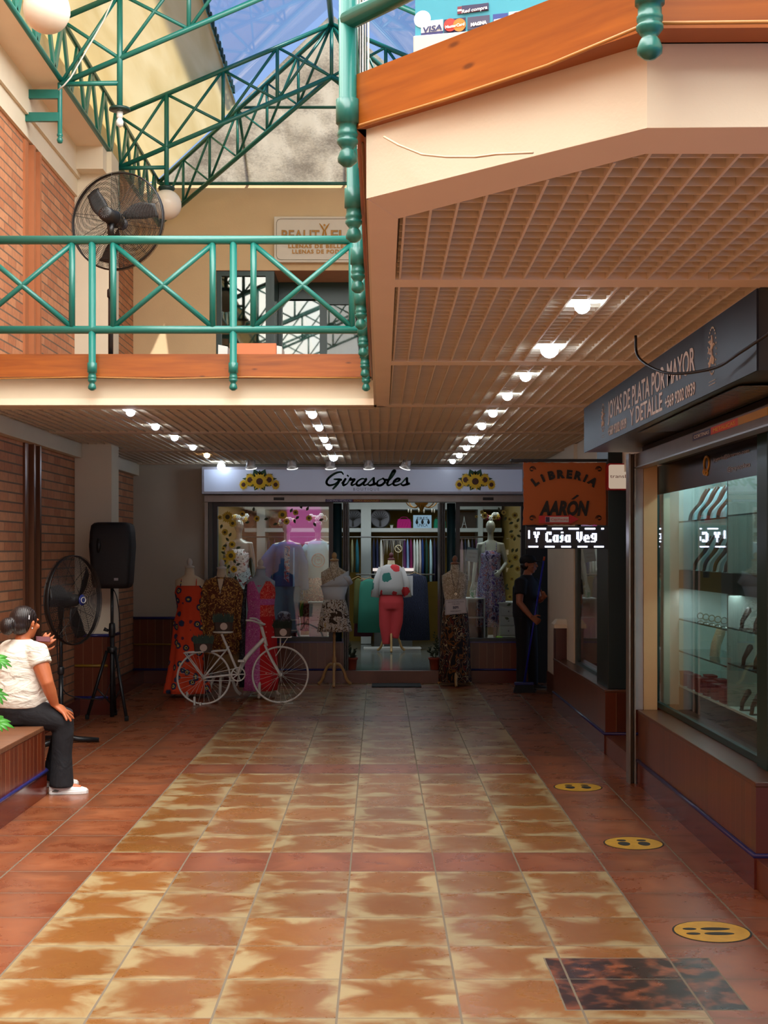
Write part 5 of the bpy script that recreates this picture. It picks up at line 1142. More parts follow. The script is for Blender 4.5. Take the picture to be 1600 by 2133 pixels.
planter(422,1359,'planter box of grey foliage on the rear rack of the bicycle',.2,GP,1); planter(465,1314,'planter box of grey foliage above the bicycle saddle',.2,GP,2); planter(590,1325,'planter box of darker foliage on the front rack of the bicycle',.19,mat('dark_foliage','#2b3022',.8,0,.4,20),3)

# ================================================================== dress forms and garments
IVORY = mat('ivory_form','#c9b394',.7,0,.08); WHITEF = mat('white_finial','#bdb6aa',.5); PALEW = mat('pale_wood','#b08a55',.5,0,.2,14); LACE = pattern('lace_form',[(0,'#a8977a'),(.47,'#d3c6ac'),(.56,'#a08c6c')],22); GREYF = mat('grey_form','#8d97a0',.7)
def form(x,y,lab,sh=1.36,body=IVORY,capm=WHITEF,base='curved',pole=WHITEF,s=1.0,zf=0,legs=True,fin=True,rot=0):
    r = thing('dress_form',(x,y,zf),lab,'dress form')
    B = lambda z: sh+(z)*s
    secs = [(x,y,B(-.58),.13*s,.10*s),(x,y,B(-.50),.155*s,.12*s),(x,y,B(-.34),.125*s,.095*s),(x,y,B(-.18),.155*s,.118*s),(x,y,B(-.08),.165*s,.10*s),(x,y,B(-.02),.165*s,.075*s),(x,y,B(.02),.10*s,.06*s),(x,y,B(.045),.058*s,.052*s),(x,y,B(.12),.05*s,.047*s)]
    MB().ell(secs,24).build('torso',body,r,smooth=True)
    MB().lathe([(.052*s,B(.12)),(.056*s,B(.125)),(.056*s,B(.14)),(.03*s,B(.15)),(.02*s,B(.155)),(.03*s,B(.165)),(.034*s,B(.19)),(.026*s,B(.215)),(.01*s,B(.23)),(0,B(.232))],(x,y,0),18).build('neck_cap',capm,r,smooth=True)
    MB().lathe([(.024,zf+.20),(.024,zf+.35),(.016,zf+.38),(.018,zf+.6),(.022,zf+.62),(.016,zf+.64),(.016,B(-.56))],(x,y,0),14).build('pole',pole,r,smooth=True)
    if legs:
        for k in range(3):
            t = -PI/2+rot+2*PI*k/3; dx,dy = math.cos(t),math.sin(t)
            c_ = cat([(x+dx*a,y+dy*a,zf+z) for a,z in ((.01,.27),(.07,.265),(.13,.19),(.18,.07),(.235,.018))],5)
            MB().tube(c_,[(.017,.02)]*len(c_),8).build('leg',pole,r,smooth=True)
    return r
def xat(px,D): return (px-790)*D/FPX
D1 = 8.15; at_depth(D1)
ORP = NT('orange_floral_print'); co = ORP.co(); v = ORP.add('ShaderNodeTexVoronoi', {'Vector': co, 'Scale': 10}); f = ORP.math('ADD', v.outputs['Distance'], ORP.math('MULTIPLY', ORP.add('ShaderNodeTexNoise', {'Vector': co, 'Scale': 30}).outputs[0], .22))
c_ = ORP.ramp(f, [(0,hx('#1a1410')),(.20,hx('#c9a850')),(.30,hx('#24304e')),(.44,hx('#5a2438')),(.50,hx('#d2401a'))],'CONSTANT'); ORP.col(c_); ORP.b.inputs['Roughness'].default_value=.9; ORP=ORP.m
x = xat(395,D1); form(x,D1,'ivory dress form wearing the orange floral dress, leftmost of the outdoor forms',1.36)
o = MB().ell([(x,D1,1.28,.150,.115),(x,D1,1.20,.168,.132),(x,D1,1.10,.150,.118),(x,D1,1.00,.138,.108),(x,D1,.85,.178,.14),(x,D1,.6,.20,.16),(x-.02,D1,.3,.22,.17),(x-.03,D1,.10,.25,.18),(x-.03,D1,.05,.255,.18)],48,cap=False,fold=.10,folds=9).build('dress',ORP,None,smooth=True,solid=.006); tag(o,'long orange dress with dark sunflower print','dress')
MB().tube([(x-.09,D1-.105,1.27),(x-.085,D1-.05,1.355)],.006,6).build('strap',ORP,o); MB().tube([(x+.09,D1-.105,1.27),(x+.085,D1-.05,1.355)],.006,6).build('strap',ORP,o)
x = xat(462,D1); form(x,D1,'ivory dress form wearing the brown geometric tunic, second outdoor form',1.35)
BRP = pattern('brown_geometric_print',[(0,'#4a2610'),(.30,'#b8863f'),(.42,'#5a2c12'),(.60,'#c08c44'),(.72,'#4a260f')],16,'noise',dist=2.4,stretch=(1,1,1))
m = MB().ell([(x,D1,1.375,.075,.065),(x,D1,1.36,.14,.085),(x,D1,1.30,.185,.11),(x,D1,1.18,.185,.14),(x,D1,1.0,.175,.135),(x,D1,.75,.20,.155),(x,D1,.50,.215,.165)],48,cap=False,fold=.06,folds=8)
for k in (-1,1): m.tube([(x+k*.13,D1,1.33),(x+k*.185,D1-.01,1.22),(x+k*.215,D1-.02,.95),(x+k*.225,D1-.03,.66)],[.05,.058,.055,.06],14,cap=False)
o = m.build('tunic',BRP,None,smooth=True,solid=.006); tag(o,'brown and gold geometric print tunic with long sleeves','tunic')
MB().ell([(x,D1,.52,.205,.155),(x,D1,.40,.22,.165),(x,D1,.30,.235,.17)],48,cap=False,fold=.10,folds=14).build('pleated_hem',pattern('brown_check',[(0,'#3a2410'),(.5,'#8a6230')],40,'wave',dist=.3),o,smooth=True,solid=.005)
MB().prism([(x-.035,D1-.112,1.36),(x+.035,D1-.112,1.36),(x,D1-.155,1.18)],(0,-.004,0)).build('open_neck',IVORY,o); MB().tube(cat([(x-.05,D1-.07,1.40),(x-.02,D1-.13,1.27),(x,D1-.16,1.22),(x+.02,D1-.13,1.27),(x+.05,D1-.07,1.40)],5),.003,5).build('cord_necklace',BLACKP,o)
x = xat(543,D1); form(x,D1,'grey dress form wearing the pink and red dress, third outdoor form',1.35,GREYF)
PK = NT('pink_and_red_paisley'); co = PK.co(); sp_ = PK.add('ShaderNodeSeparateXYZ', {0: PK.n.new('ShaderNodeNewGeometry').outputs['Position']}); isr = PK.math('GREATER_THAN', sp_.outputs[0], x+.005)
nz = PK.add('ShaderNodeTexNoise', {'Vector': co, 'Scale': 16, 'Distortion': 2.5}).outputs[0]
pk = PK.ramp(nz, [(0,hx('#b84a8c')),(.46,hx('#d58ab4')),(.50,hx('#a83a7c')),(.58,hx('#d07fae')),(.62,hx('#b24688'))],'CONSTANT')
dots = PK.add('ShaderNodeTexVoronoi', {'Vector': co, 'Scale': 15}, feature='F1'); dots.inputs['Randomness'].default_value = .15
rdp = PK.ramp(dots.outputs['Distance'], [(0,hx('#e08a7a')),(.14,hx('#c4141a'))],'CONSTANT'); rdn = PK.ramp(nz, [(0,hx('#d02a28')),(.47,hx('#e88a70')),(.52,hx('#c8201e'))],'CONSTANT')
zz = sp_.outputs[2]; band = PK.math('GREATER_THAN', zz, .93); rd = PK.mix(band, rdp, rdn); pb = PK.math('MULTIPLY', PK.math('GREATER_THAN', zz, 1.06), PK.math('LESS_THAN', zz, 1.13)); rd = PK.mix(pb, rd, pk)
PK.col(PK.mix(isr, pk, rd)); PK.b.inputs['Roughness'].default_value=.9; PK=PK.m
o = MB().ell([(x,D1,1.33,.14,.085),(x,D1,1.28,.158,.12),(x,D1,1.19,.165,.13),(x,D1,1.0,.145,.115),(x,D1,.75,.175,.14),(x,D1,.5,.18,.15),(x,D1,.2,.19,.15),(x-.01,D1,.08,.185,.15)],48,cap=False,fold=.08,folds=7).build('dress',PK,None,smooth=True,solid=.006); tag(o,'long sleeveless dress, pink paisley on the left half and red on the right','dress')
MB().prism([(x-.075,D1-.095,1.345),(x+.075,D1-.095,1.345),(x-.005,D1-.142,1.19)],(0,-.006,0)).build('open_neck',GREYF,o); MB().tube([(x-.16,D1-.06,1.3),(x-.20,D1-.06,.9),(x-.205,D1-.06,.12)],[.012,.03,.035],8).build('black_side_panel',pattern('black_lace',[(0,'#0f0f12'),(.55,'#3c3c40')],30),o,smooth=True)
x,D2 = -.556,8.80; at_depth(D2); form(x,D2,'lace dress form on a pale wooden tripod beside the shop step, wearing white top',1.43,LACE,PALEW,pole=PALEW)
WT = mat('white_top_cloth','#c7cfd0',.85,0,.05); m = MB().ell([(x,D2,1.05,.128,.10),(x,D2,1.12,.13,.105),(x,D2,1.24,.165,.128)],36,cap=False); 
m.loft([[Vector((x+.172*math.cos(t),D2+.132*math.sin(t),1.25+off+.075*math.cos(t)*w_)) for t in [2*PI*k/36 for k in range(36)]] for off,w_ in ((-.01,0),(.03,.6),(.07,1.1),(.085,1.25))],cap=False)
o = m.build('off_shoulder_top',WT,None,smooth=True,solid=.008); tag(o,'white off-shoulder top with a folded collar','top')
m = MB().tube([(x+.10,D2-.08,1.36),(x+.165,D2-.03,1.33),(x+.20,D2,1.27)],[.03,.045,.035],10).build('folded_sleeve',WT,o,smooth=True)
SKP = pattern('brown_white_paisley',[(0,'#3d2a14'),(.42,'#c9c2b2'),(.52,'#6a4a20'),(.58,'#cfc9bc'),(.68,'#a88a3c')],14,dist=1.2)
o = MB().ell([(x,D2,1.075,.13,.104),(x,D2,1.0,.155,.125),(x,D2,.85,.175,.15),(x,D2,.72,.195,.165),(x,D2,.68,.20,.17)],48,cap=False,fold=.10,folds=11).build('skirt',SKP,None,smooth=True,solid=.006); tag(o,'short flared skirt in brown and white print','skirt')
o = MB().tube(cat([(x-.05,D2-.06,1.47),(x-.03,D2-.11,1.40),(x+.0,D2-.135,1.33),(x+.03,D2-.11,1.40),(x+.05,D2-.06,1.47)],5),.0025,5).build('necklace',CHAIN,None); tag(o,'thin chain necklace with a pendant on the lace form','necklace'); MB().ball((x,D2-.137,1.322),.009,8).build('pendant',MATS['silver'],o)
x,D3 = .945,8.85; at_depth(D3); form(x,D3,'beige lace dress form right of the shop step, wearing the long dark skirt',1.39,LACE,mat('rosewood_finial','#8a5a3c',.4),pole=PALEW)
DKP = pattern('dark_feather_print',[(0,'#0f0b10'),(.40,'#7a4a1c'),(.46,'#0f0a0e'),(.53,'#b09a72'),(.56,'#241018'),(.62,'#6a2a14'),(.66,'#0f0a0e')],13,dist=.8,stretch=(1,1,.6))
o = MB().ell([(x,D3,1.01,.135,.105),(x,D3,.9,.155,.125),(x,D3,.6,.175,.14),(x,D3,.3,.18,.145),(x,D3,.05,.195,.15)],48,cap=False,fold=.06,folds=8).build('long_skirt',DKP,None,smooth=True,solid=.006); tag(o,'long black skirt with orange and white feather print','skirt')
for q_,rr_ in ((.17,.0025),(.10,.002)):
    o = MB().tube(cat([(x-.05,D3-.06,1.45),(x-.04,D3-.115,1.33),(x,D3-.14,1.33-q_),(x+.04,D3-.115,1.33),(x+.05,D3-.06,1.45)],5),rr_,5).build('necklace',CHAIN,None); tag(o,('long' if q_>.15 else 'short')+' chain necklace on the beige lace form','necklace')
MB().tube([(x+.012*math.cos(t),D3-.142,1.145+.012*math.sin(t)) for t in [2*PI*k/12 for k in range(12)]],.003,5,closed=True).build('round_pendant',MATS['silver'],o)
r = thing('discount_sign',(x,D3-.16,.90),'white paper discount notice hanging on the dark skirt, reading 50 percent','sign')
m = MB().prism([(x-.13,D3-.165,.885),(x+.135,D3-.165,.91),(x+.13,D3-.165,1.09),(x-.135,D3-.165,1.075)],(0,.003,0)); m.build('paper',WPAP,r)
m = MB()
for a_,b_ in (((x-.12,.895),(x+.125,.918)),((x+.125,.918),(x+.12,1.08)),((x+.12,1.08),(x-.125,1.067)),((x-.125,1.067),(x-.12,.895))): m.bar((a_[0],D3-.1665,a_[1]),(b_[0],D3-.1665,b_[1]),.0015,4)
m.build('border',mat('pen_grey','#5a5c66'),r)
INKB = mat('blue_grey_ink','#3a4058'); 
for tx,zz_,cp,wd_ in (('VESTIDOS, PALAZOS',1.04,.014,.2),('Y BLUSAS',1.015,.014,.10),('50%',.965,.028,.075),('DESCUENTO',.925,.016,.13)): text(tx,(x,D3-.167,zz_),cp,INKB,r,rot=(PI/2,-.05,0),depth=.0004,width=wd_,bold=.002 if cp>.02 else 0)
# pots on the step
def pot(px,lab,seed,big=1.0):
    D = 9.14; at_depth(D); x = xat(px,D); r = thing('flower_pot',(x,D,.153),lab,'potted plant')
    MB().lathe([(.06,0),(.075,.125),(.085,.127),(.085,.155),(.072,.155),(.068,.13)],(x,D-.02,.154),20,cap=False).build('pot',mat('terracotta_pot','#8a3418',.7,0,.15),r,smooth=True)
    MB().lathe([(0,.128),(.069,.13)],(x,D-.02,.154),16,cap=False).build('soil',mat('dark_soil','#2a1c12',.95),r)
    rr = random.Random(seed)
    for k in range(9):
        t = rr.uniform(0,2*PI); e = Vector((x+.10*big*math.cos(t),D-.02+.07*math.sin(t),.28+rr.uniform(.08,.36)*big)); MB().tube([(x,D-.02,.28),((x+e.x)/2,D-.02,.3+.4*(e.z-.28)),e],.0025,5).build('stem',LEAFD,r)
        m = MB()
        for j in range(9):
            p = Vector((x,D-.02,.28)).lerp(e,.3+.08*j); a_ = rr.uniform(0,6.28); d_ = Vector((math.cos(a_),.4*math.sin(a_),.5)).normalized()*.035; s_ = d_.cross(Vector((0,1,0))).normalized()*.009
            m.raw([p,p+d_*.5+s_,p+d_,p+d_*.5-s_],[(0,1,2,3)])
        m.build('leaves',mat('dull_leaf','#2c3a22',.7,0,.3,15),r)
pot(732,'small terracotta pot with a low plant left of the shop doorway',5,.6); pot(906,'terracotta pot with a feathery plant right of the shop doorway',6,1.0)
# floor stickers
YS = mat('yellow_floor_sticker','#c08f1c',.45,0,.3,18)
for i,(px,py,a) in enumerate(((1204,1640,0),(1320,1757,0),(1483,1941,PI/2))):
    D = H*FPX/(py-1147); x = (px-790)*D/FPX; at_depth(D); r = thing('floor_sticker',(x,D,0),'round yellow footprints sticker on the floor, %s of the three'%('farthest','middle','nearest')[i],'sticker','footprint stickers on the floor')
    MB().lathe([(.172,.0),(.172,.0012)],(x,D,.0004),40).build('black_rim',mat('sticker_black','#1c1610',.6),r); MB().lathe([(.163,.0),(.163,.0008)],(x,D,.0016),40).build('yellow_disc',YS,r)
    for k in (-1,1):
        def rot(u,v): c_,s_ = math.cos(a),math.sin(a); return (x+u*c_-v*s_,D+u*s_+v*c_,.0026)
        if a: fl_,sc = -1,1
        m = MB(); 
        sole = [(k*.05+.03*math.cos(t)*(1-.12*math.sin(t)),.02+.055*math.sin(t)) for t in [2*PI*j/20 for j in range(20)]]; heel = [(k*.05+.024*math.cos(t),-.075+.026*math.sin(t)) for t in [2*PI*j/16 for j in range(16)]]
        if a==0: sole=[(u*1.15,-v*.95) for u,v in sole]; heel=[(u*1.15,-v*.95) for u,v in heel]
        else: sole=[(u*.75,-v*1.2) for u,v in sole]; heel=[(u*.75,-v*1.2) for u,v in heel]
        m.prism([rot(*p) for p in (sole if a==0 else sole)],(0,0,.0006)); m.prism([rot(*p) for p in heel],(0,0,.0006)); m.build('footprint',MATS['sticker_black'],r)

at_depth()
# ================================================================== upper storey: doors, signs, banner
UG = mat('upper_green_frame','#1c3a36',.35)
r = thing('window_frame',((P(450,0,9.04).x+P(563,0,9.04).x)/2,9.06,ZF),'dark green framed fixed pane upstairs left of the recessed glass door','window frame')
xa_, xb_ = P(450,0,9.04).x+.004, P(563,0,9.04).x
frame(xa_,xb_,ZF+.005,5.24,9.05,.06,UG,r); MB().box(xb_-.002,xb_+.05,9.05,9.45,ZF+.005,5.24).build('corner_post',UG,r)
MIR = glass('upper_mirror_glass',(.55,.58,.5,1),.09)
struct(MB().box(xa_+.06,xb_-.06,9.07,9.074,ZF+.06,5.18),'window_9',MIR)
r = thing('door_frame',(P(660,0,9.43).x,9.43,ZF),'dark green frame of the recessed glass door upstairs','door frame')
xc_ = xb_+.055; xd_ = 1.58
MB().box(xc_,xd_,9.43,9.49,5.02,5.24).build('head_rail',UG,r)
for px in (572,666,): MB().box(P(px,0,9.43).x,P(px+15,0,9.43).x,9.43,9.49,ZF+.005,5.02).build('stile',UG,r)
MB().box(P(681,0,9.43).x,xd_,9.43,9.49,4.95,5.02).build('side_head',UG,r)
struct(MB().box(P(587,0,9.43).x,P(666,0,9.43).x,9.45,9.455,ZF+.03,5.0),'door_3',MIR)
struct(MB().box(P(681,0,9.43).x,xd_,9.45,9.455,ZF+.03,4.95),'window_10',glass('upper_clear_glass',(.8,.8,.72,1),.03))
MB().tube([(P(671,0,9.43).x,9.42,4.0),(P(671,0,9.43).x,9.40,4.02),(P(671,0,9.43).x,9.40,4.18),(P(671,0,9.43).x,9.42,4.2)],.008,8).build('handle',STEEL,r,smooth=True)
# white sign with gold letters
r = thing('beauty_sign',P(676,545,9.0),'white sign with gold lettering on the ochre wall upstairs','sign')
def U(px,py,D=8.99): return P(px,py,D)
a_,b_ = U(571,546),U(781,451)
MB().box(a_.x,b_.x,8.99,9.02,a_.z,b_.z).build('sign_board',mat('sign_white','#e4dccb',.5,0,.03),r,bevel=.004)
GL = mat('sign_gold','#c08a34',.5,0,.1); GRYL = mat('sign_line','#8a8474',.5)
z0,z1,x0,x1 = a_.z+.03,b_.z-.03,a_.x+.03,b_.x-.03; q_=.05
pts = [(x0+q_,z0),(x1-q_,z0),(x1-q_*.3,z0+q_*.3),(x1,z0+q_),(x1,z1-q_),(x1-q_*.3,z1-q_*.3),(x1-q_,z1),(x0+q_,z1),(x0+q_*.3,z1-q_*.3),(x0,z1-q_),(x0,z0+q_),(x0+q_*.3,z0+q_*.3)]
MB().tube([(x,8.988,z) for x,z in pts],.003,4,closed=True).build('border_line',GRYL,r)
bz = U(0,502).z; 
def beau(tx,pa,pb):
    for mm,bo,yy in ((GRYL,.005,8.987),(GL,.001,8.985)): text(tx,((U(pa,0).x+U(pb,0).x)/2,yy,bz),.135,mm,r,depth=.001,width=U(pb,0).x-U(pa,0).x,bold=bo)
beau('BEAUT',586,665); beau('FUL',688,748)
text('LLENAS DE BELLEZA',((U(600,0).x+U(735,0).x)/2,8.986,U(0,516.5).z),.042,GL,r,depth=.001,width=U(735,0).x-U(600,0).x,bold=.003,spacing=1.2)
text('LLENAS DE PODER',((U(608,0).x+U(722,0).x)/2,8.986,U(0,528).z),.046,GL,r,depth=.001,width=U(722,0).x-U(608,0).x,bold=.003,spacing=1.2)
m = MB(); c = U(676,470)
for k in (-1,1):
    m.tube([(p[0],8.984,p[1]) for p in ((c.x,c.z-.20),(c.x+k*.02,c.z-.12),(c.x+k*.008,c.z-.06),(c.x+k*.03,c.z-.02),(c.x+k*.062,c.z+.025))],[.006,.012,.009,.011,.004],6)
m.ball((c.x,8.984,c.z+.005),(.014,.003,.014),10); m.build('dancing_figure',GL,r)
# orange display and white boxes beyond the bridge edge
r = thing('display_box',P(525,743,7.0),'orange cardboard display standing upstairs behind the bridge','display')
a_,b_ = P(478,715,7.0),P(575,760,7.0); MB().box(a_.x,b_.x,7.0,7.05,ZF,a_.z).build('orange_panel',mat('orange_card','#e0764a',.6,0,.05),r)
for px in (520,542): MB().lathe([(.05,0),(.05,.003)],P(px,748,6.997),20,ax=(0,-1,0)).build('white_circle',WPAP,r)
for px,lab in ((466,'white cardboard box leaning left of the orange display'),(579,'white cardboard box leaning right of the orange display')):
    p_ = P(px,722,7.12); o = MB().prism([(p_.x-.06,7.10,ZF),(p_.x+.03,7.10,ZF),(p_.x+.04,7.12,p_.z),(p_.x-.055,7.12,p_.z+.02)],(0,.2,0)).build('white_box',WHITEP,None); tag(o,lab,'box')
# clinic banner by the gallery edge
def PBD(px): return (2.32+.12*.1136)/(1+.12*(px-790)/FPX)
def PB(px,py,off=0): D = PBD(px)-off; return P(px,py,D)
ang = -math.atan(.12*K); BR_ = (PI/2,0,ang)
r = thing('clinic_banner',PB(1040,90),'teal roll-up clinic banner showing card payment logos on the upper gallery','banner')
TEAL = mat('banner_teal','#3f9db3',.6,0,.06)
MB().prism([PB(865,78),PB(1352,35),PB(1352,-900),PB(865,-1000)],(0.001,.006,0)).build('banner_print',TEAL,r)
bz0 = PB(865,124).z; a_,b_ = PB(862,82),PB(1356,38); n_ = Vector((-.12,-1,0)).normalized()
def base_(nm,m,d0,d1,z0,z1,xa=a_,xb=b_): MB().prism([Vector((xa.x,xa.y,z0))+n_*d0,Vector((xb.x,xb.y,z0))+n_*d0,Vector((xb.x,xb.y,z0))-n_*d1,Vector((xa.x,xa.y,z0))-n_*d1],(0,0,z1-z0)).build(nm,m,r,bevel=.004)
base_('banner_base',mat('banner_base_white','#cfcac0',.4,0,.05),.02,.05,ZF+.002,a_.z-.002)
def card(x0,y0,x1,y1,col,nm,off=.002,skew=-5): 
    return MB().prism([PB(x0,y1,off),PB(x1,y1+skew*(x1-x0)/46,off),PB(x1,y0+skew*(x1-x0)/46,off),PB(x0,y0,off)],(0.0001,.0015,0)).build(nm,mat('card'+col,col,.5,0,.03),r)
def btext(s_,px,py,cap,col,wd,off=.0035,sh=0,bo=0): text(s_,PB(px,py,off),cap,mat('bt'+col,col,.5,0,0),r,rot=(PI/2,-.09,ang),depth=.0003,width=wd,shear=sh,bold=bo)
S1 = 2.3/FPX
card(877,45,923,75,'#e6e2dc','payment_card'); card(877,69,923,75,'#2c2a66','payment_card_edge',.003); btext('VISA',900,65,.017,'#24265e',40*S1,.004,.2,.0008)
card(925,41,970,69,'#26264e','payment_card')
for px,cc in ((938,'#c22a1c'),(957,'#e07a1c')): MB().lathe([(.021,0),(.021,.0008)],PB(px,52,.004),20,ax=(-.12*K,-1,0)).build('logo_circle',mat('lc'+cc,cc,.5,0,0),r)
btext('MasterCard',947.5,56,.009,'#efe8e0',41*S1,.0062,.1,.0004)
card(974,36,1020,62,'#43425e','payment_card'); btext('MAGNA',997,52,.010,'#e0dce0',34*S1,.004,.1,.001)
card(1027,30,1058,58,'#2c3f8e','payment_card'); btext('AMERICAN',1042.5,43,.0065,'#dfe4ee',29*S1,.004,0,.001); btext('EXPRESS',1042.5,49,.0065,'#dfe4ee',23*S1,.004,0,.001)
card(1060,25,1099,53,'#e6e2dc','payment_card'); btext('Diners Club',1079.5,46,.008,'#3a3a44',34*S1,.004); btext('INTERNATIONAL',1079.5,50,.004,'#3a3a44',34*S1,.004)
m = MB(); c = PB(1078,33,.0045); m.tube([c+Vector((.014*math.cos(t),0,.0105*math.sin(t))) for t in [2*PI*k/20 for k in range(20)]],.0022,5,closed=True); m.box(c.x-.004,c.x-.001,c.y-.001,c.y,c.z-.007,c.z+.007); m.build('round_logo',mat('ink_navy','#2a3060',.5),r)
card(953,14,1018,29,'#7a2438','payment_strip',.002,-6); card(953,20,1018,24,'#e3d9d4','payment_strip_line',.0026,-6); card(962,12,1018,26,'#2c2850','payment_strip_top',.003,-5); btext('Red compra',988,23,.011,'#eeeaea',54*S1,.0045,.25,.0003)
btext('f',1150,26,.034,'#f2f2f2',15*S1,.003,0,.004); btext('Clínica Dental',1232,12,.019,'#f2f2f2',125*S1,.003,0,.0015); MB().lathe([(.026,0),(.026,.001)],PB(1150,52,.003),20,ax=(-.12*K,-1,0)).build('white_dot',WPAP,r)
MB().lathe([(.028,0),(.028,.001)],PB(880,40,.001),24,ax=(-.12*K,-1,0)).build('white_circle',mat('pale_circle','#cfd9d8',.6),r)

# ================================================================== opposite shop, seen only as a reflection in the boutique glass
r = thing('pink_shop_sign',(-2.5,-4.95,1.7),'pink lit shop panel on the far wall, visible as a reflection in the boutique window','sign')
MB().box(-3.0,-1.9,-4.98,-4.95,1.9,3.3).build('lit_panel',emis('pink_light','#ff7fd0',3.0),r)

# ================================================================== boutique interior
WSH = mat('white_shop_shelf','#c9ccc6',.6,0,.04)
r = thing('wall_shelving',(0,11.85,.16),'white built-in shelving with posts along the back wall of the boutique','shelving')
YS_ = 11.6; k_ = YS_/FPX
def ix(px): return (px-790)*k_
def iz(py): return H+(1147-py)*k_
MB().box(-2.2,2.0,YS_,12.0,iz(1108),iz(1100)).build('shelf',WSH,r); MB().box(-2.2,2.0,YS_,12.0,iz(1061),iz(1045)).build('top_shelf',WSH,r)
for a,b in ((752,773),(535,552),(996,1006)): MB().box(ix(a),ix(b),YS_-.01,12.0,.16,iz(1045)).build('post',WSH,r)
obj_(MB().tube([(-2.2,11.45,iz(1119)),(2.0,11.45,iz(1119))],.012,8),'clothes_rail',STEEL,'steel clothes rail under the long white shelf','rail',smooth=True)
GARM = [(560,'#1b1c2c'),(572,'#6a3040'),(640,'#20203a'),(717,'#2f2c30'),(725,'#15151c'),(734,'#8b8560'),(744,'#1d6878'),(779,'#141a38'),(786,'#1a2244'),(794,'#c9c9c0'),(843,'#4a1450'),(849,'#7d9fc4'),(856,'#7a1850'),(863,'#d3dbd4'),(869,'#dfe6dc'),(875,'#d2c9c2'),(880,'#1c3c7c'),(888,'#1c4436'),(897,'#bfe0e8'),(905,'#261a38'),(912,'#14162a'),(920,'#181828'),(962,'#8a6a70'),(969,'#202438'),(976,'#a8a09a'),(984,'#2a2030'),(992,'#5a3048')]
CN = {'#1b1c2c':'dark navy','#6a3040':'wine','#20203a':'navy','#2f2c30':'charcoal','#15151c':'black','#8b8560':'olive beige','#1d6878':'teal blue','#141a38':'midnight blue','#1a2244':'deep blue','#c9c9c0':'off-white','#4a1450':'purple','#7d9fc4':'pale blue','#7a1850':'magenta','#d3dbd4':'white','#dfe6dc':'bright white','#d2c9c2':'cream','#1c3c7c':'royal blue','#1c4436':'bottle green','#bfe0e8':'ice blue','#261a38':'aubergine','#14162a':'blue-black','#181828':'ink blue','#8a6a70':'dusty pink','#202438':'slate blue','#a8a09a':'grey beige','#2a2030':'plum black','#5a3048':'mulberry'}
rr_ = random.Random(4)
for px,cc in GARM:
    x = (px-790)*11.45/FPX; zt3 = H+(1147-1121)*11.45/FPX; ln = rr_.uniform(.58,.72) if cc not in ('#8b8560','#1d6878') else .55
    r = thing('hanging_garment',(x,11.45,zt3-ln),CN[cc]+' garment hanging on the back rail of the boutique','clothing')
    MB().ell([(x,11.45,zt3-ln,.034,.17),(x+.004,11.45,zt3-ln*.6,.030,.18),(x,11.45,zt3-.15,.026,.19),(x,11.45,zt3-.07,.016,.16),(x,11.45,zt3-.02,.006,.03)],12).build('cloth',mat('g'+cc,cc,.9,0,.1),r,smooth=True)
    MB().tube([(x,11.45,zt3-.02),(x,11.45,zt3+.0),(x,11.46,zt3+.028)],.0025,4).build('hanger_hook',STEEL,r)
# things on the shelf
zs = iz(1100)
def disc(px,lab):
    x = ix(px); r = thing('tree_plaque',(x,YS_+.08,zs),lab,'ornament')
    MB().lathe([(.17,0),(.175,.02),(.15,.022)],(x,YS_+.08,zs+.165),28,ax=(0,-1,0)).build('rim',mat('dark_carved_wood','#2c2620',.6),r,smooth=True); MB().lathe([(.15,.02),(.15,.024)],(x,YS_+.08,zs+.165),28,ax=(0,-1,0)).build('pale_disc',mat('grey_disc','#77757a',.6,0,.2),r)
    m = MB(); m.tube([(x,YS_+.05,zs+.03),(x,YS_+.05,zs+.14)],[.018,.008],6)
    for k in range(9): t = PI*(.08+.84*k/8); m.tube(cat([(x,YS_+.05,zs+.12),(x+.06*math.cos(t),YS_+.05,zs+.15+.05*math.sin(t)),(x+.13*math.cos(t),YS_+.05,zs+.16+.11*math.sin(t))],3),.004,4)
    m.build('tree_relief',MATS['dark_carved_wood'],r)
disc(792,'round tree-of-life plaque on the shelf right of the white post'); disc(735,'round tree-of-life plaque on the shelf left of the white post')
def bag(px,col,lab,w_=.24):
    x = ix(px); r = thing('handbag',(x,YS_+.08,zs),lab,'handbag'); MB().loft([rounded(x,YS_+.08,zs,w_/2,.05,.02),rounded(x,YS_+.08,zs+.1,w_/2*.96,.045,.02),rounded(x,YS_+.08,zs+.15,w_/2*.85,.03,.02)]).build('bag_body',pattern('quilt'+col,[(0,col),(.5,col)],30),r,bevel=.004)
    m = MB()
    for k in range(5): m.tube([(x-w_/2+.03+k*.045,YS_+.028,zs+.01),(x-w_/2+.03+k*.045+.03,YS_+.03,zs+.10)],.002,4)
    m.build('quilting',mat('q'+col,col,.5),r); MB().tube(cat([(x-.08,YS_+.08,zs+.14),(x-.04,YS_+.08,zs+.18),(x+.04,YS_+.08,zs+.18),(x+.08,YS_+.08,zs+.14)],4),.004,5).build('strap',mat('q'+col,col,.5),r)
bag(842,'#c8187c','magenta quilted handbag on the white shelf'); bag(917,'#178a66','green handbag on the white shelf behind the door post',.2)
r = thing('wall_card',(ix(880),YS_+.02,zs),'pale blue card with decorative lettering and earrings on the white shelf','sign')
MB().box(ix(861),ix(899),YS_+.01,YS_+.03,zs,iz(1073)).build('card',emis('glowing_blue_card','#9fc4dc',.55),r)  # glow put into the card itself, which is no lamp
text('ERES',(ix(880),YS_+.008,iz(1083)),.05,INK,r,depth=.001,width=.18); text('ÚNICA',(ix(880),YS_+.008,iz(1097)),.05,INK,r,depth=.001,width=.17)
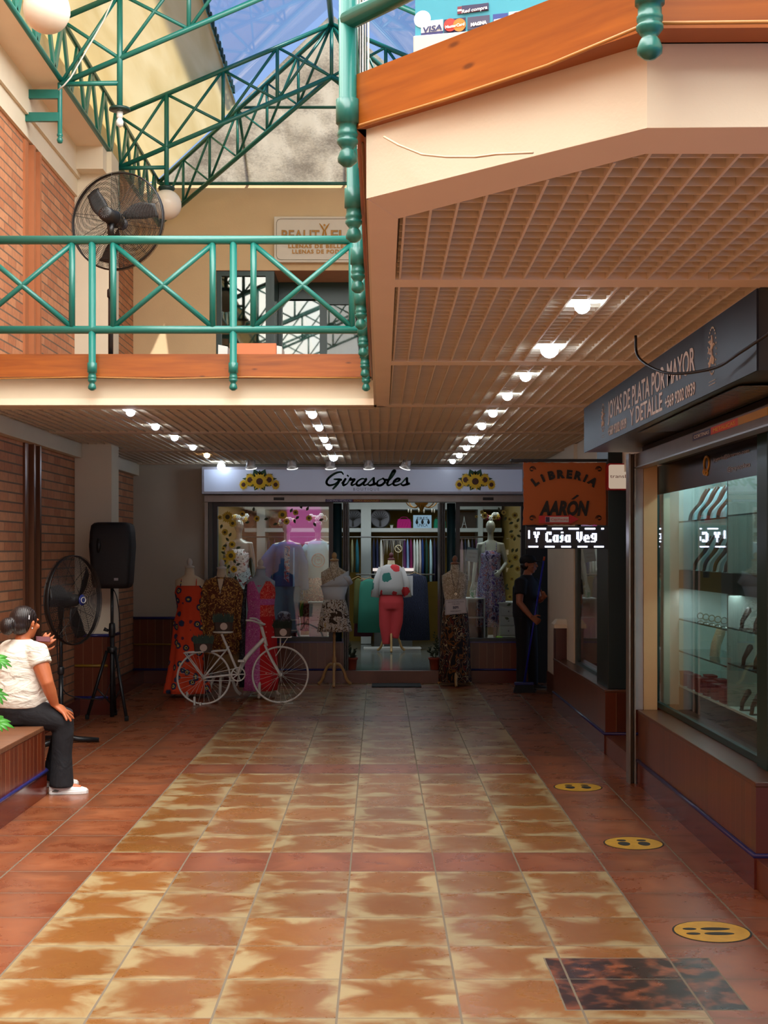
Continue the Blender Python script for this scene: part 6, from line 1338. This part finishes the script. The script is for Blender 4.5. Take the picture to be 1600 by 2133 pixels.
for dx in (-.09,0,.10): MB().lathe([(.006,0),(.02,.02),(.022,.04),(.004,.09)],(ix(880)+dx,YS_,iz(1092)),10).build('earring',INK,r)
r = thing('potted_plant',(ix(816),YS_+.06,zs),'tiny potted plant beside the magenta handbag','plant'); MB().lathe([(.02,0),(.028,.05)],(ix(816),YS_+.06,zs),12).build('pot',WHITEP,r); frond(r,(ix(816),YS_+.06,zs+.06),(0,0,1),9,.06,LG,3)
for px,lab in ((513,'round terracotta vase on the shelf at the far left of the boutique'),(572,'round terracotta vase on the shelf right of the left shelf post')):
    o = MB().lathe([(.06,0),(.11,.06),(.12,.13),(.08,.2),(.05,.22),(.06,.24)],(ix(px),YS_+.15,zs),18).build('vase',mat('orange_vase','#8a4a1c',.5),None,smooth=True); tag(o,lab,'vase')
r = thing('framed_picture',(ix(975),YS_+.1,zs),'framed picture with flowers and a small tower ornament on the shelf','picture')
MB().box(ix(958),ix(993),YS_+.1,YS_+.12,zs,iz(1066)).build('picture',mat('brown_picture','#3a2c1c',.6,0,.4,9),r); m = MB()
for k in (-1,1): m.tube([(ix(968)+k*.04,YS_+.07,zs),(ix(968)+k*.012,YS_+.07,zs+.1),(ix(968),YS_+.07,zs+.2)],.006,5)
m.box(ix(968)-.03,ix(968)+.03,YS_+.065,YS_+.075,zs+.06,zs+.068); m.build('tower_ornament',WHITEP,r)
# chandelier
c = P(878,1040,10.4); r = thing('chandelier',c,'brass chandelier with crystal drops hanging in the boutique doorway','chandelier'); BRS = mat('brass','#9a6a2c',.3,.8)
MB().lathe([(.004,ZC-.03-c.z),(.004,.18),(.05,.1),(.03,.02),(.09,-.02),(.10,-.06),(.04,-.12),(.015,-.18),(0,-.19)],c,16).build('body',BRS,r,smooth=True)
for k in range(6):
    t = 2*PI*k/6+.3; d = Vector((math.cos(t),math.sin(t)*.6,0)); a = MB().tube(cat([c+Vector((0,0,-.04)),c+d*.10+Vector((0,0,-.12)),c+d*.2+Vector((0,0,-.09)),c+d*.25+Vector((0,0,-.02))],4),.008,6).build('arm',BRS,r,smooth=True)
    MB().lathe([(.035,0),(.045,.01),(.012,.02),(.012,.07)],c+d*.25+Vector((0,0,-.02)),10).build('candle_cup',BRS,a,smooth=True); MB().ball(c+d*.2+Vector((0,0,-.17)),(.012,.012,.03),8).build('crystal_drop',mat('crystal','#d9d2c0',.1,.3),a,smooth=True)
# doorway mannequin with floral blouse and coral trousers
at_depth(10.7); x,D = (815-790)*10.7/FPX,10.7; s107 = 10.7/FPX
r = form(x,D,'dress form in the boutique doorway wearing the flowered blouse and coral trousers',1.42,IVORY,mat('dark_red_cap','#5a1c24',.5),pole=PALEW,zf=.153)
FLP = NT('white_blouse_red_flowers'); co = FLP.co(); v = FLP.add('ShaderNodeTexVoronoi', {'Vector': co, 'Scale': 5}); wn = FLP.ramp(FLP.add('ShaderNodeSeparateColor', {0: v.outputs['Color']}).outputs[0],[(0,hx('#c22a30')),(.4,hx('#2c6a60')),(.7,hx('#c9b26a'))],'CONSTANT')
FLP.col(FLP.mix(FLP.math('LESS_THAN', FLP.math('ADD', v.outputs['Distance'], FLP.math('MULTIPLY', FLP.add('ShaderNodeTexNoise', {'Vector': co, 'Scale': 18}).outputs[0], .3)), .50), hx('#b9b2b0'), wn)); FLP.b.inputs['Roughness'].default_value=.9; FLP=FLP.m
m = MB().ell([(x,D,1.02,.20,.14),(x,D,1.15,.19,.14),(x,D,1.35,.18,.12),(x,D,1.44,.14,.09),(x,D,1.47,.07,.06)],32,cap=False,fold=.03)
for k in (-1,1): m.tube([(x+k*.14,D,1.42),(x+k*.22,D,1.2),(x+k*.245,D-.02,.98)],[.05,.055,.06],12,cap=False)
o = m.build('blouse',FLP,None,smooth=True,solid=.005); tag(o,'white blouse with large red and green flowers in the boutique doorway','blouse')
m = MB().ell([(x,D,1.10,.16,.12),(x,D,.9,.19,.14),(x,D,.80,.18,.13)],32); m.tube([(x-.08,D,.88),(x-.085,D,.55),(x-.07,D-.02,.27)],[.11,.095,.06],16); m.tube([(x+.08,D,.88),(x+.08,D,.6),(x+.05,D-.02,.36)],[.11,.095,.06],16)
o = m.build('trousers',mat('coral_cloth','#c2383c',.85,0,.06),None,smooth=True,remesh=.012); tag(o,'coral red trousers hanging below the flowered blouse','trousers')
at_depth()
# rack with teal blouse and navy palm print dress
r = thing('clothes_rack',(x,11.0,.153),'low white clothes rack on the grey shop floor','clothes rack')
for a in ((-.42,.46,10.96,11.04,.153,.19),(-.42,.46,10.80,10.86,.19,.20)): MB().box(x+a[0],x+a[1],a[2],a[3],a[4],a[5]).build('base_bar',WHITEP,r)
for dx in (-.12,.14): MB().tube([(x+dx,11.0,.16),(x+dx,11.0,1.32)],.014,8).build('upright',WHITEP,r,smooth=True)
MB().tube([(-.36,11.0,1.31),(.86,11.0,1.31)],.012,8).build('rail',STEEL,r,smooth=True)
def hangdress(px,w_,zt4,zb4,m_,lab,D=10.95,fl=.1,dx=0):
    x = (px-790)*D/FPX; r = thing('hanging_dress',(x,D,zb4),lab,'clothing')
    MB().ell([(x+dx,D,zb4,w_*1.25,.07),(x,D,(zb4+zt4)/2,w_*1.1,.065),(x,D,zt4-.15,w_,.06),(x,D,zt4-.04,w_*.85,.04),(x,D,zt4,w_*.3,.03)],32,fold=fl,folds=8).build('cloth',m_,r,smooth=True)
    MB().tube([(x-.1,D,zt4-.02),(x,D,zt4+.03),(x+.1,D,zt4-.02)],.006,6).build('hanger',PALEW,r); MB().tube([(x,D,zt4+.03),(x,D,zt4+.06),(x,D+.02,zt4+.08)],.003,5).build('hook',STEEL,r)
hangdress(770,.15,1.24,.42,mat('teal_blouse_cloth','#2f7a66',.85,0,.08),'long teal blouse hanging on the rack left of the doorway form')
hangdress(757,.12,1.22,.34,mat('maroon_cloth','#4a1426',.85,0,.1),'maroon dress hanging behind the teal blouse',11.12); hangdress(746,.06,1.25,.55,mat('olive_cloth','#5a5a2c',.85,0,.1),'olive garment at the left end of the rack',11.06)
hangdress(864,.19,1.32,.30,pattern('navy_palm_print',[(0,'#141a34'),(.46,'#7c8cb0'),(.49,'#161c3a'),(.56,'#5c6c98'),(.59,'#12162c')],9,'wave',dist=2.2),'navy palm print dress hanging right of the doorway form')
o = MB().box((848-790)*10.8/FPX,(860-790)*10.8/FPX,10.78,10.783,1.0,1.3).build('notice',WPAP,None); tag(o,'small white paper notice hanging beside the flowered blouse','notice')
# counter with jewellery grid
r = thing('counter',(.18,11.3,.153),'white counter with a self-glowing top behind the doorway form','counter')
MB().box(-.08,.52,11.15,11.5,.153,1.36).build('counter_body',mat('counter_side','#6a6a66',.6),r); MB().box(-.1,.54,11.12,11.5,1.36,1.40).build('counter_top',emis('glowing_counter_top','#f4e6e0',.9),r)  # brightness put into the top as glow; no lamp below
r = thing('jewellery_grid',(.22,11.25,1.40),'wire grid stand hung with necklaces on the counter','display stand'); m = MB()
for dx in (-.15,0,.15): m.bar((.22+dx,11.25,1.40),(.22+dx,11.25,1.85),.005,5)
m.bar((.05,11.25,1.85),(.42,11.25,1.85),.006,5); m.build('wire_stand',STEEL,r); rr = random.Random(9)
for k in range(9): x2 = .08+.035*k; MB().tube([(x2,11.24,1.84),(x2+.008,11.235,1.84-rr.uniform(.15,.35)),(x2+.02,11.24,1.84)],.006,5).build('necklace',mat('beads%d'%(k%3),('#6a6258','#a09886','#3c3a38')[k%3],.4,.2),r,smooth=True)
c = P(830,1143,11.2); MB().tube([c+Vector((.055*math.cos(t),0,.055*math.sin(t))) for t in [2*PI*k/24 for k in range(24)]],.007,6,closed=True).build('round_badge',mat('badge_cream','#d9c8a0',.5),r,smooth=True); MB().bar(c+Vector((-.035,0,.035)),c+Vector((.035,0,-.035)),.006,5).build('badge_bar',MATS['badge_cream'],r)

# ------------------------------------------------------------------ display windows
struct(MB().box(-2.22,-.62,9.3,9.95,.15,.50).box(1.0,2.05,9.3,9.95,.15,.50),'floor',mat('window_plinth','#6f6a5c',.6))
SIL = mat('silver_mannequin','#9a948a',.25,.6,.1); PEARL = mat('pearl_mannequin','#b9b6a6',.35,.1,.05)
def mannequin(x,y,z0,lab,m_,s=1.0,ra=None,la=None,hd_=True):
    r = thing('mannequin',(x,y,z0),lab,'mannequin'); b = MB(); B = lambda a,bb,c: Vector((x+a*s,y+bb*s,z0+c*s)); X=(1,0,0); Y=(0,1,0)
    torso(b,[(B(0,0,.82),X,Y,.13*s,.10*s),(B(0,0,.90),X,Y,.155*s,.11*s),(B(0,0,1.08),X,Y,.115*s,.085*s),(B(0,-.01,1.26),X,Y,.145*s,.105*s),(B(0,0,1.38),X,Y,.15*s,.07*s),(B(0,0,1.43),X,Y,.07*s,.05*s)])
    b.tube([B(0,0,1.40),B(0,0,1.5),B(0,0,1.56)],[.05*s,.042*s,.045*s],12)
    b.ball(B(0,0,1.63),(.07*s,.085*s,.10*s),16)
    for k,arm in ((-1,ra),(1,la)):
        arm = arm or ((k*.21,.0,1.12),(k*.22,-.06,.86)); p0 = B(k*.16,0,1.37); p1,p2 = B(*arm[0]),B(*arm[1])
        b.tube([B(k*.11,0,1.37),p0,p0.lerp(p1,.5),p1,p1.lerp(p2,.5),p2],[.04*s,.045*s,.04*s,.033*s,.03*s,.022*s],10); hand(b,p2,(p2-p1),(0,-1,0),.9*s,k,.3,.2,.0105)
        b.tube([B(k*.08,0,.86),B(k*.085,0,.48),B(k*.07,.01,.08),B(k*.07,-.0,.03)],[.085*s,.055*s,.032*s,.034*s],12); b.tube([B(k*.07,.03,.025),B(k*.075,-.12,.015)],[.03*s,.02*s],8)
    b.build('body',m_,r,smooth=True,remesh=.009*s); return r
def crown(r,c,cols,seed,rad=.10):
    rr = random.Random(seed); c = Vector(c)
    for k in range(12):
        t = 2*PI*k/12; p = c+Vector((rad*math.cos(t),rad*math.sin(t)*.9,rr.uniform(-.01,.05))); m = MB()
        for j in range(6): u_ = 2*PI*j/6; m.ball(p+Vector((.02*math.cos(u_),-.01,.02*math.sin(u_))),(.017,.012,.017),6)
        m.ball(p+Vector((0,-.02,0)),.011,6); m.build('crown_flower',mat('petal'+cols[k%len(cols)],cols[k%len(cols)],.7),r,smooth=True)
# right window: flowered maxi dress
at_depth(9.55); x,D,z0 = (1022-790)*9.55/FPX,9.55,.50; r = mannequin(x,D,z0,'pearl mannequin with a flower crown in the right boutique window',PEARL,.92,((-.22,.02,1.10),(-.26,-.05,.80)),((.23,.0,1.10),(.13,-.14,.99)))
crown(r,(x,D,z0+1.62),['#7a1430','#e2ded2','#e2ded2','#c9a23c'],1)
VIO = pattern('violet_flower_print',[(0,'#3a2a5a'),(.40,'#b7b4cc'),(.47,'#5a3f8a'),(.53,'#c4c0d4'),(.57,'#8a2438'),(.63,'#a9a6c4'),(.68,'#b0482c')],13,dist=1.6)
o = MB().ell([(x,D,1.68,.125,.10),(x,D,1.6,.138,.112),(x,D,1.5,.125,.105),(x,D,1.35,.16,.125),(x,D,1.1,.19,.14),(x,D,.85,.19,.15),(x,D,.66,.20,.15)],48,cap=False,fold=.07,folds=9).build('maxi_dress',VIO,None,smooth=True,solid=.005); tag(o,'long violet and red flower print dress in the right window','dress')
for k in (-1,1): MB().tube([(x+k*.07,D-.09,1.68),(x+k*.075,D-.05,1.79)],.004,5).build('strap',VIO,o)
# left window figures
at_depth(9.6); x = (498-790)*9.6/FPX; D = 9.6; r = mannequin(x,D,.5,'silver mannequin with a white flower crown at the left of the left window',SIL,.93); crown(r,(x,D,.5+1.6),['#d9d6cc','#d9d6cc','#c9a23c'],2)
o = MB().ell([(x,D,1.70,.125,.10),(x,D,1.6,.138,.112),(x,D,1.5,.12,.10),(x,D,1.35,.155,.12),(x,D,1.15,.18,.14),(x,D,1.05,.185,.15)],40,cap=False,fold=.08,folds=7).build('short_dress',pattern('white_red_print',[(0,'#7a2830'),(.42,'#c9c6c4'),(.58,'#20222c'),(.62,'#c4c2c0')],10,dist=1.8),None,smooth=True,solid=.005); tag(o,'short white dress with red and black marks in the left window','dress')
at_depth(9.55); x = (598-790)*9.55/FPX; D = 9.55; r = mannequin(x,D,.5,'silver mannequin wearing the denim jacket in the left window',SIL,.92)
DEN = mat('blue_denim','#2c4f86',.85,0,.25,9); PJ = mat('pale_jeans','#6f8ea4',.85,0,.15,9)
crown(r,(x,D,.5+1.55),['#c9b07a','#b9b6b0','#a83a4a'],5,.085)
m = MB().ell([(x,D,1.20,.19,.15),(x,D,1.45,.185,.145),(x,D,1.65,.19,.12),(x,D,1.76,.16,.09),(x,D,1.80,.08,.07)],36,fold=.03)
m.tube([(x-.13,D,1.74),(x-.26,D-.02,1.55),(x-.30,D-.05,1.36),(x-.24,D-.07,1.22)],[.07,.095,.10,.06],14); m.tube([(x+.13,D,1.74),(x+.22,D-.02,1.5),(x+.24,D-.05,1.15)],[.065,.07,.06],14)
o = m.build('denim_jacket',DEN,None,smooth=True,remesh=.012); tag(o,'loose blue denim jacket with puffed sleeve in the left window','jacket')
MB().tube([(x+.10,D-.15,1.72),(x+.10,D-.165,1.2)],[(.03,.01),(.07,.012)],8).build('pale_striped_front',pattern('blue_stripe',[(0,'#7fa4d8'),(.5,'#a9c2e0')],26,'wave',dist=.1),o); MB().prism([(x-.02,D-.155,1.74),(x+.05,D-.155,1.74),(x+.04,D-.17,1.25),(x-.03,D-.17,1.3)],(0,-.01,0)).build('flower_panel',pattern('flower_panel',[(0,'#a8485a'),(.45,'#b9b6c8'),(.55,'#4a5a9a')],14),o)
m = MB().ell([(x,D,1.30,.14,.11),(x,D,1.2,.165,.12)],28)
for k in (-1,1): m.tube([(x+k*.08,D,1.25),(x+k*.09,D-.01,.95),(x+k*.085,D,.58)],[.105,.085,.075],14)
o = m.build('jeans',PJ,None,smooth=True,remesh=.012); tag(o,'pale blue jeans on the denim jacket mannequin','jeans')
at_depth(9.6); x = (662-790)*9.6/FPX; D = 9.6; r = mannequin(x,D,.5,'silver mannequin wearing the vintage tee at the right of the left window',SIL,.93); crown(r,(x,D,.5+1.6),['#c9c2b4','#d9d6cc','#8a5a2c'],3)
TEE = mat('light_blue_tee','#8fb8c8',.85,0,.06); m = MB().ell([(x,D,1.30,.15,.115),(x,D,1.5,.15,.125),(x,D,1.68,.165,.115),(x,D,1.78,.145,.08),(x,D,1.81,.08,.06)],32,cap=False)
for k in (-1,1): m.tube([(x+k*.12,D,1.75),(x+k*.20,D,1.60)],[.06,.07],12,cap=False)
o = m.build('tee_shirt',TEE,None,smooth=True,solid=.006); tag(o,'light blue tee with a round red vintage print in the left window','tee')
RP = mat('red_tee_print','#8a3a34',.7); c = Vector((x+.01,D-.135,1.55))
for q in (.085,.05): MB().tube([c+Vector((q*math.cos(t),.02*abs(math.cos(t))*q/.085,q*math.sin(t)*1.05)) for t in [2*PI*k/28 for k in range(28)]],.007 if q>.06 else .004,5,closed=True).build('print_ring',RP,o)
text('1970',(c.x,c.y-.002,c.z-.018),.036,RP,o,depth=.001,width=.08); text('VINTAGE',(c.x,c.y+.0,c.z+.055),.018,RP,o,depth=.001,width=.10)
o = MB().ell([(x,D,1.36,.14,.11),(x,D,1.2,.17,.13),(x,D,.9,.20,.15),(x,D,.6,.22,.16)],48,cap=False,fold=.07,folds=8).build('maxi_skirt',pattern('red_swirl_print',[(0,'#6a1c1c'),(.42,'#b98a70'),(.48,'#7a2420'),(.55,'#b05a3a'),(.60,'#5a1818')],8,dist=2.2),None,smooth=True,solid=.005); tag(o,'long red swirl print skirt below the vintage tee','skirt')
at_depth()
# small furniture in the windows
def cabinet(px0,px1,D,ztop,lab,drawers=3,zb4=.5):
    xa,xb = (px0-790)*D/FPX,(px1-790)*D/FPX; r = thing('drawer_cabinet',((xa+xb)/2,D,zb4),lab,'cabinet')
    MB().box(xa,xb,D,D+.28,zb4+.04,ztop).build('body',WSH,r,bevel=.004); MB().box(xa-.015,xb+.015,D-.015,D+.29,ztop,ztop+.02).build('top',WSH,r)
    for k in range(drawers):
        h_ = (ztop-zb4-.08)/drawers; o = MB().box(xa+.02,xb-.02,D-.012,D,zb4+.06+k*h_,zb4+.04+(k+1)*h_).build('drawer',WSH,r,bevel=.003); MB().ball(((xa+xb)/2,D-.02,zb4+.05+(k+.5)*h_),.01,8).build('knob',STEEL,o)
    for k in (xa+.01,xb-.03): MB().box(k,k+.02,D,D+.02,zb4,zb4+.04).build('foot',WSH,r)
cabinet(1040,1078,9.45,.97,'white chest of drawers in the right boutique window'); cabinet(644,682,9.42,.98,'white chest of drawers in the left boutique window',4)
def shelfunit(px0,px1,D,lev,lab):
    xa,xb = (px0-790)*D/FPX,(px1-790)*D/FPX; r = thing('display_shelf',((xa+xb)/2,D,.5),lab,'shelf')
    for z in lev: MB().box(xa,xb,D,D+.25,z-.015,z).build('shelf_board',WSH,r)
    for k in (xa,xb-.02): MB().box(k,k+.02,D,D+.25,.5,lev[-1]-.015).build('side',WSH,r)
    MB().box(xa+.02,xb-.02,D+.23,D+.24,.5,lev[-1]-.02).build('red_back',mat('brick_red_back','#5a1c18',.7),r); return r
shelfunit(972,1011,9.4,(.80,1.05),'white open display shelf in the right boutique window'); shelfunit(494,516,9.4,(.72,.95,1.18),'white open display shelf in the left boutique window'); shelfunit(600,622,9.5,(.62,.76),'small white shelf stand by the jeans in the left window')
o = MB().lathe([(.035,0),(.04,.09),(.036,.1)],((985-790)*9.5/FPX,9.5,1.05),16).build('mug',pattern('green_badge_mug',[(0,'#2c8a5a'),(.45,'#b9bdb4')],10),None,smooth=True); tag(o,'white mug with a green badge on the right window shelf','mug')
r = thing('offer_sign',P(992,1172,9.45),'tilted pale blue offer notice beside the flowered dress mannequin','sign'); a=[P(972,1166,9.45),P(990,1170,9.45),P(990,1136,9.45),P(975,1138,9.45)]; MB().prism([P(970,1168,9.45),P(994,1172,9.45),P(996,1143,9.45),P(974,1139,9.45)],(0,.004,0)).build('paper',mat('pale_blue_paper','#8fa9b8',.7),r)
text('OFERTA',P(985,1154,9.444),.02,INKB,r,rot=(PI/2,.12,0),depth=.0005,width=.11); text('\$2.000'.replace('\\',''),P(984,1162,9.444),.022,INKB,r,rot=(PI/2,.12,0),depth=.0005,width=.08)
MB().tube([P(973,1190,9.46),P(973,1150,9.46)],.004,5).build('sign_stem',STEEL,r)
o = MB().loft([rounded(P(592,0,9.35).x,9.35,.5,.07,.05,.02),rounded(P(592,0,9.35).x,9.35,.68,.10,.06,.03),rounded(P(592,0,9.35).x,9.35,.84,.085,.05,.03),rounded(P(592,0,9.35).x,9.35,.88,.05,.03,.02)]).build('backpack',pattern('bag_print',[(0,'#201c24'),(.5,'#7a7078'),(.6,'#3a1c24')],14),None,smooth=True); tag(o,'dark patterned backpack standing in the left window','bag')
o = MB().tube([P(632,1252,9.6),P(628,1275,9.6),P(630,1300,9.6)],[.03,.06,.04],12,flat=.5).build('green_bag',mat('lime_cloth','#5f7a1c',.8),None,smooth=True); tag(o,'olive green cloth bag hanging in the left window','bag')
o = MB().ell([(P(624,0,9.7).x,9.7,1.0,.05,.04),(P(624,0,9.7).x,9.7,1.4,.045,.04)],20,fold=.1).build('scarf',pattern('navy_white_dots',[(0,'#10163a'),(.55,'#5a6aa8')],24),None,smooth=True,); tag(o,'navy dotted scarf hanging in the left window','scarf')
o = MB().box(P(1034,0,9.4).x,P(1046,0,9.4).x,9.36,9.46,.5,.545).build('lime_shoe_box',mat('lime_green','#7ac41c',.5),None,bevel=.008); tag(o,'bright lime green box on the floor of the right window','box')
# sunflower vine stickers on the glass
def decal(win,ox,oy,sc,fl,D=9.062,lv=()):
    for i,(u,v,rp) in enumerate(fl):
        p = P(ox+u/sc,oy+v/sc,D); flower(win,p,rp/sc*D/FPX,'sunflower_sticker',YEL2 if win is w8 else YEL,mat('sticker_centre','#5a4a14',.6),seed=i+3,n=16)
    for i,(u,v,a) in enumerate(lv): leaf(win,P(ox+u/sc,oy+v/sc,D),math.radians(a),.062,.034,LEAFD,'leaf_sticker')
decal(w7,430,1030,5.333,[(235,250,72),(292,320,50),(205,420,42),(285,555,46),(190,600,26),(272,680,72),(205,740,44),(305,830,46),(560,268,40),(845,225,62),(890,300,42),(990,200,38),(1140,262,40),(400,215,40),(410,1460,46),(150,255,30)],
      lv=((175,330,250),(250,470,60),(230,560,200),(330,600,20),(300,720,300),(260,780,240),(330,790,30),(210,660,150),(250,520,130),(320,900,280),(520,190,80),(480,300,200),(640,280,20),(930,200,60),(975,270,280),(1060,160,110),(1110,180,60),(1030,240,220),(790,320,200),(1190,310,300),(1250,290,20),(400,1560,200)))
decal(w8,930,1040,6.883,[(550,235,50),(430,250,26),(690,265,38),(820,190,42),(980,230,56),(905,285,44),(1000,388,40),(940,535,46),(985,835,56),(905,890,44),(1020,995,46),(940,1140,34),(910,1400,44),(510,185,36)],
      lv=((760,180,100),(860,250,240),(1010,330,60),(960,330,200),(1040,455,0),(1010,510,330),(960,450,200),(970,600,80),(960,700,250),(990,760,60),(960,940,220),(880,1210,240),(900,1290,160),(930,1500,200),(900,1720,160),(950,1650,60)))
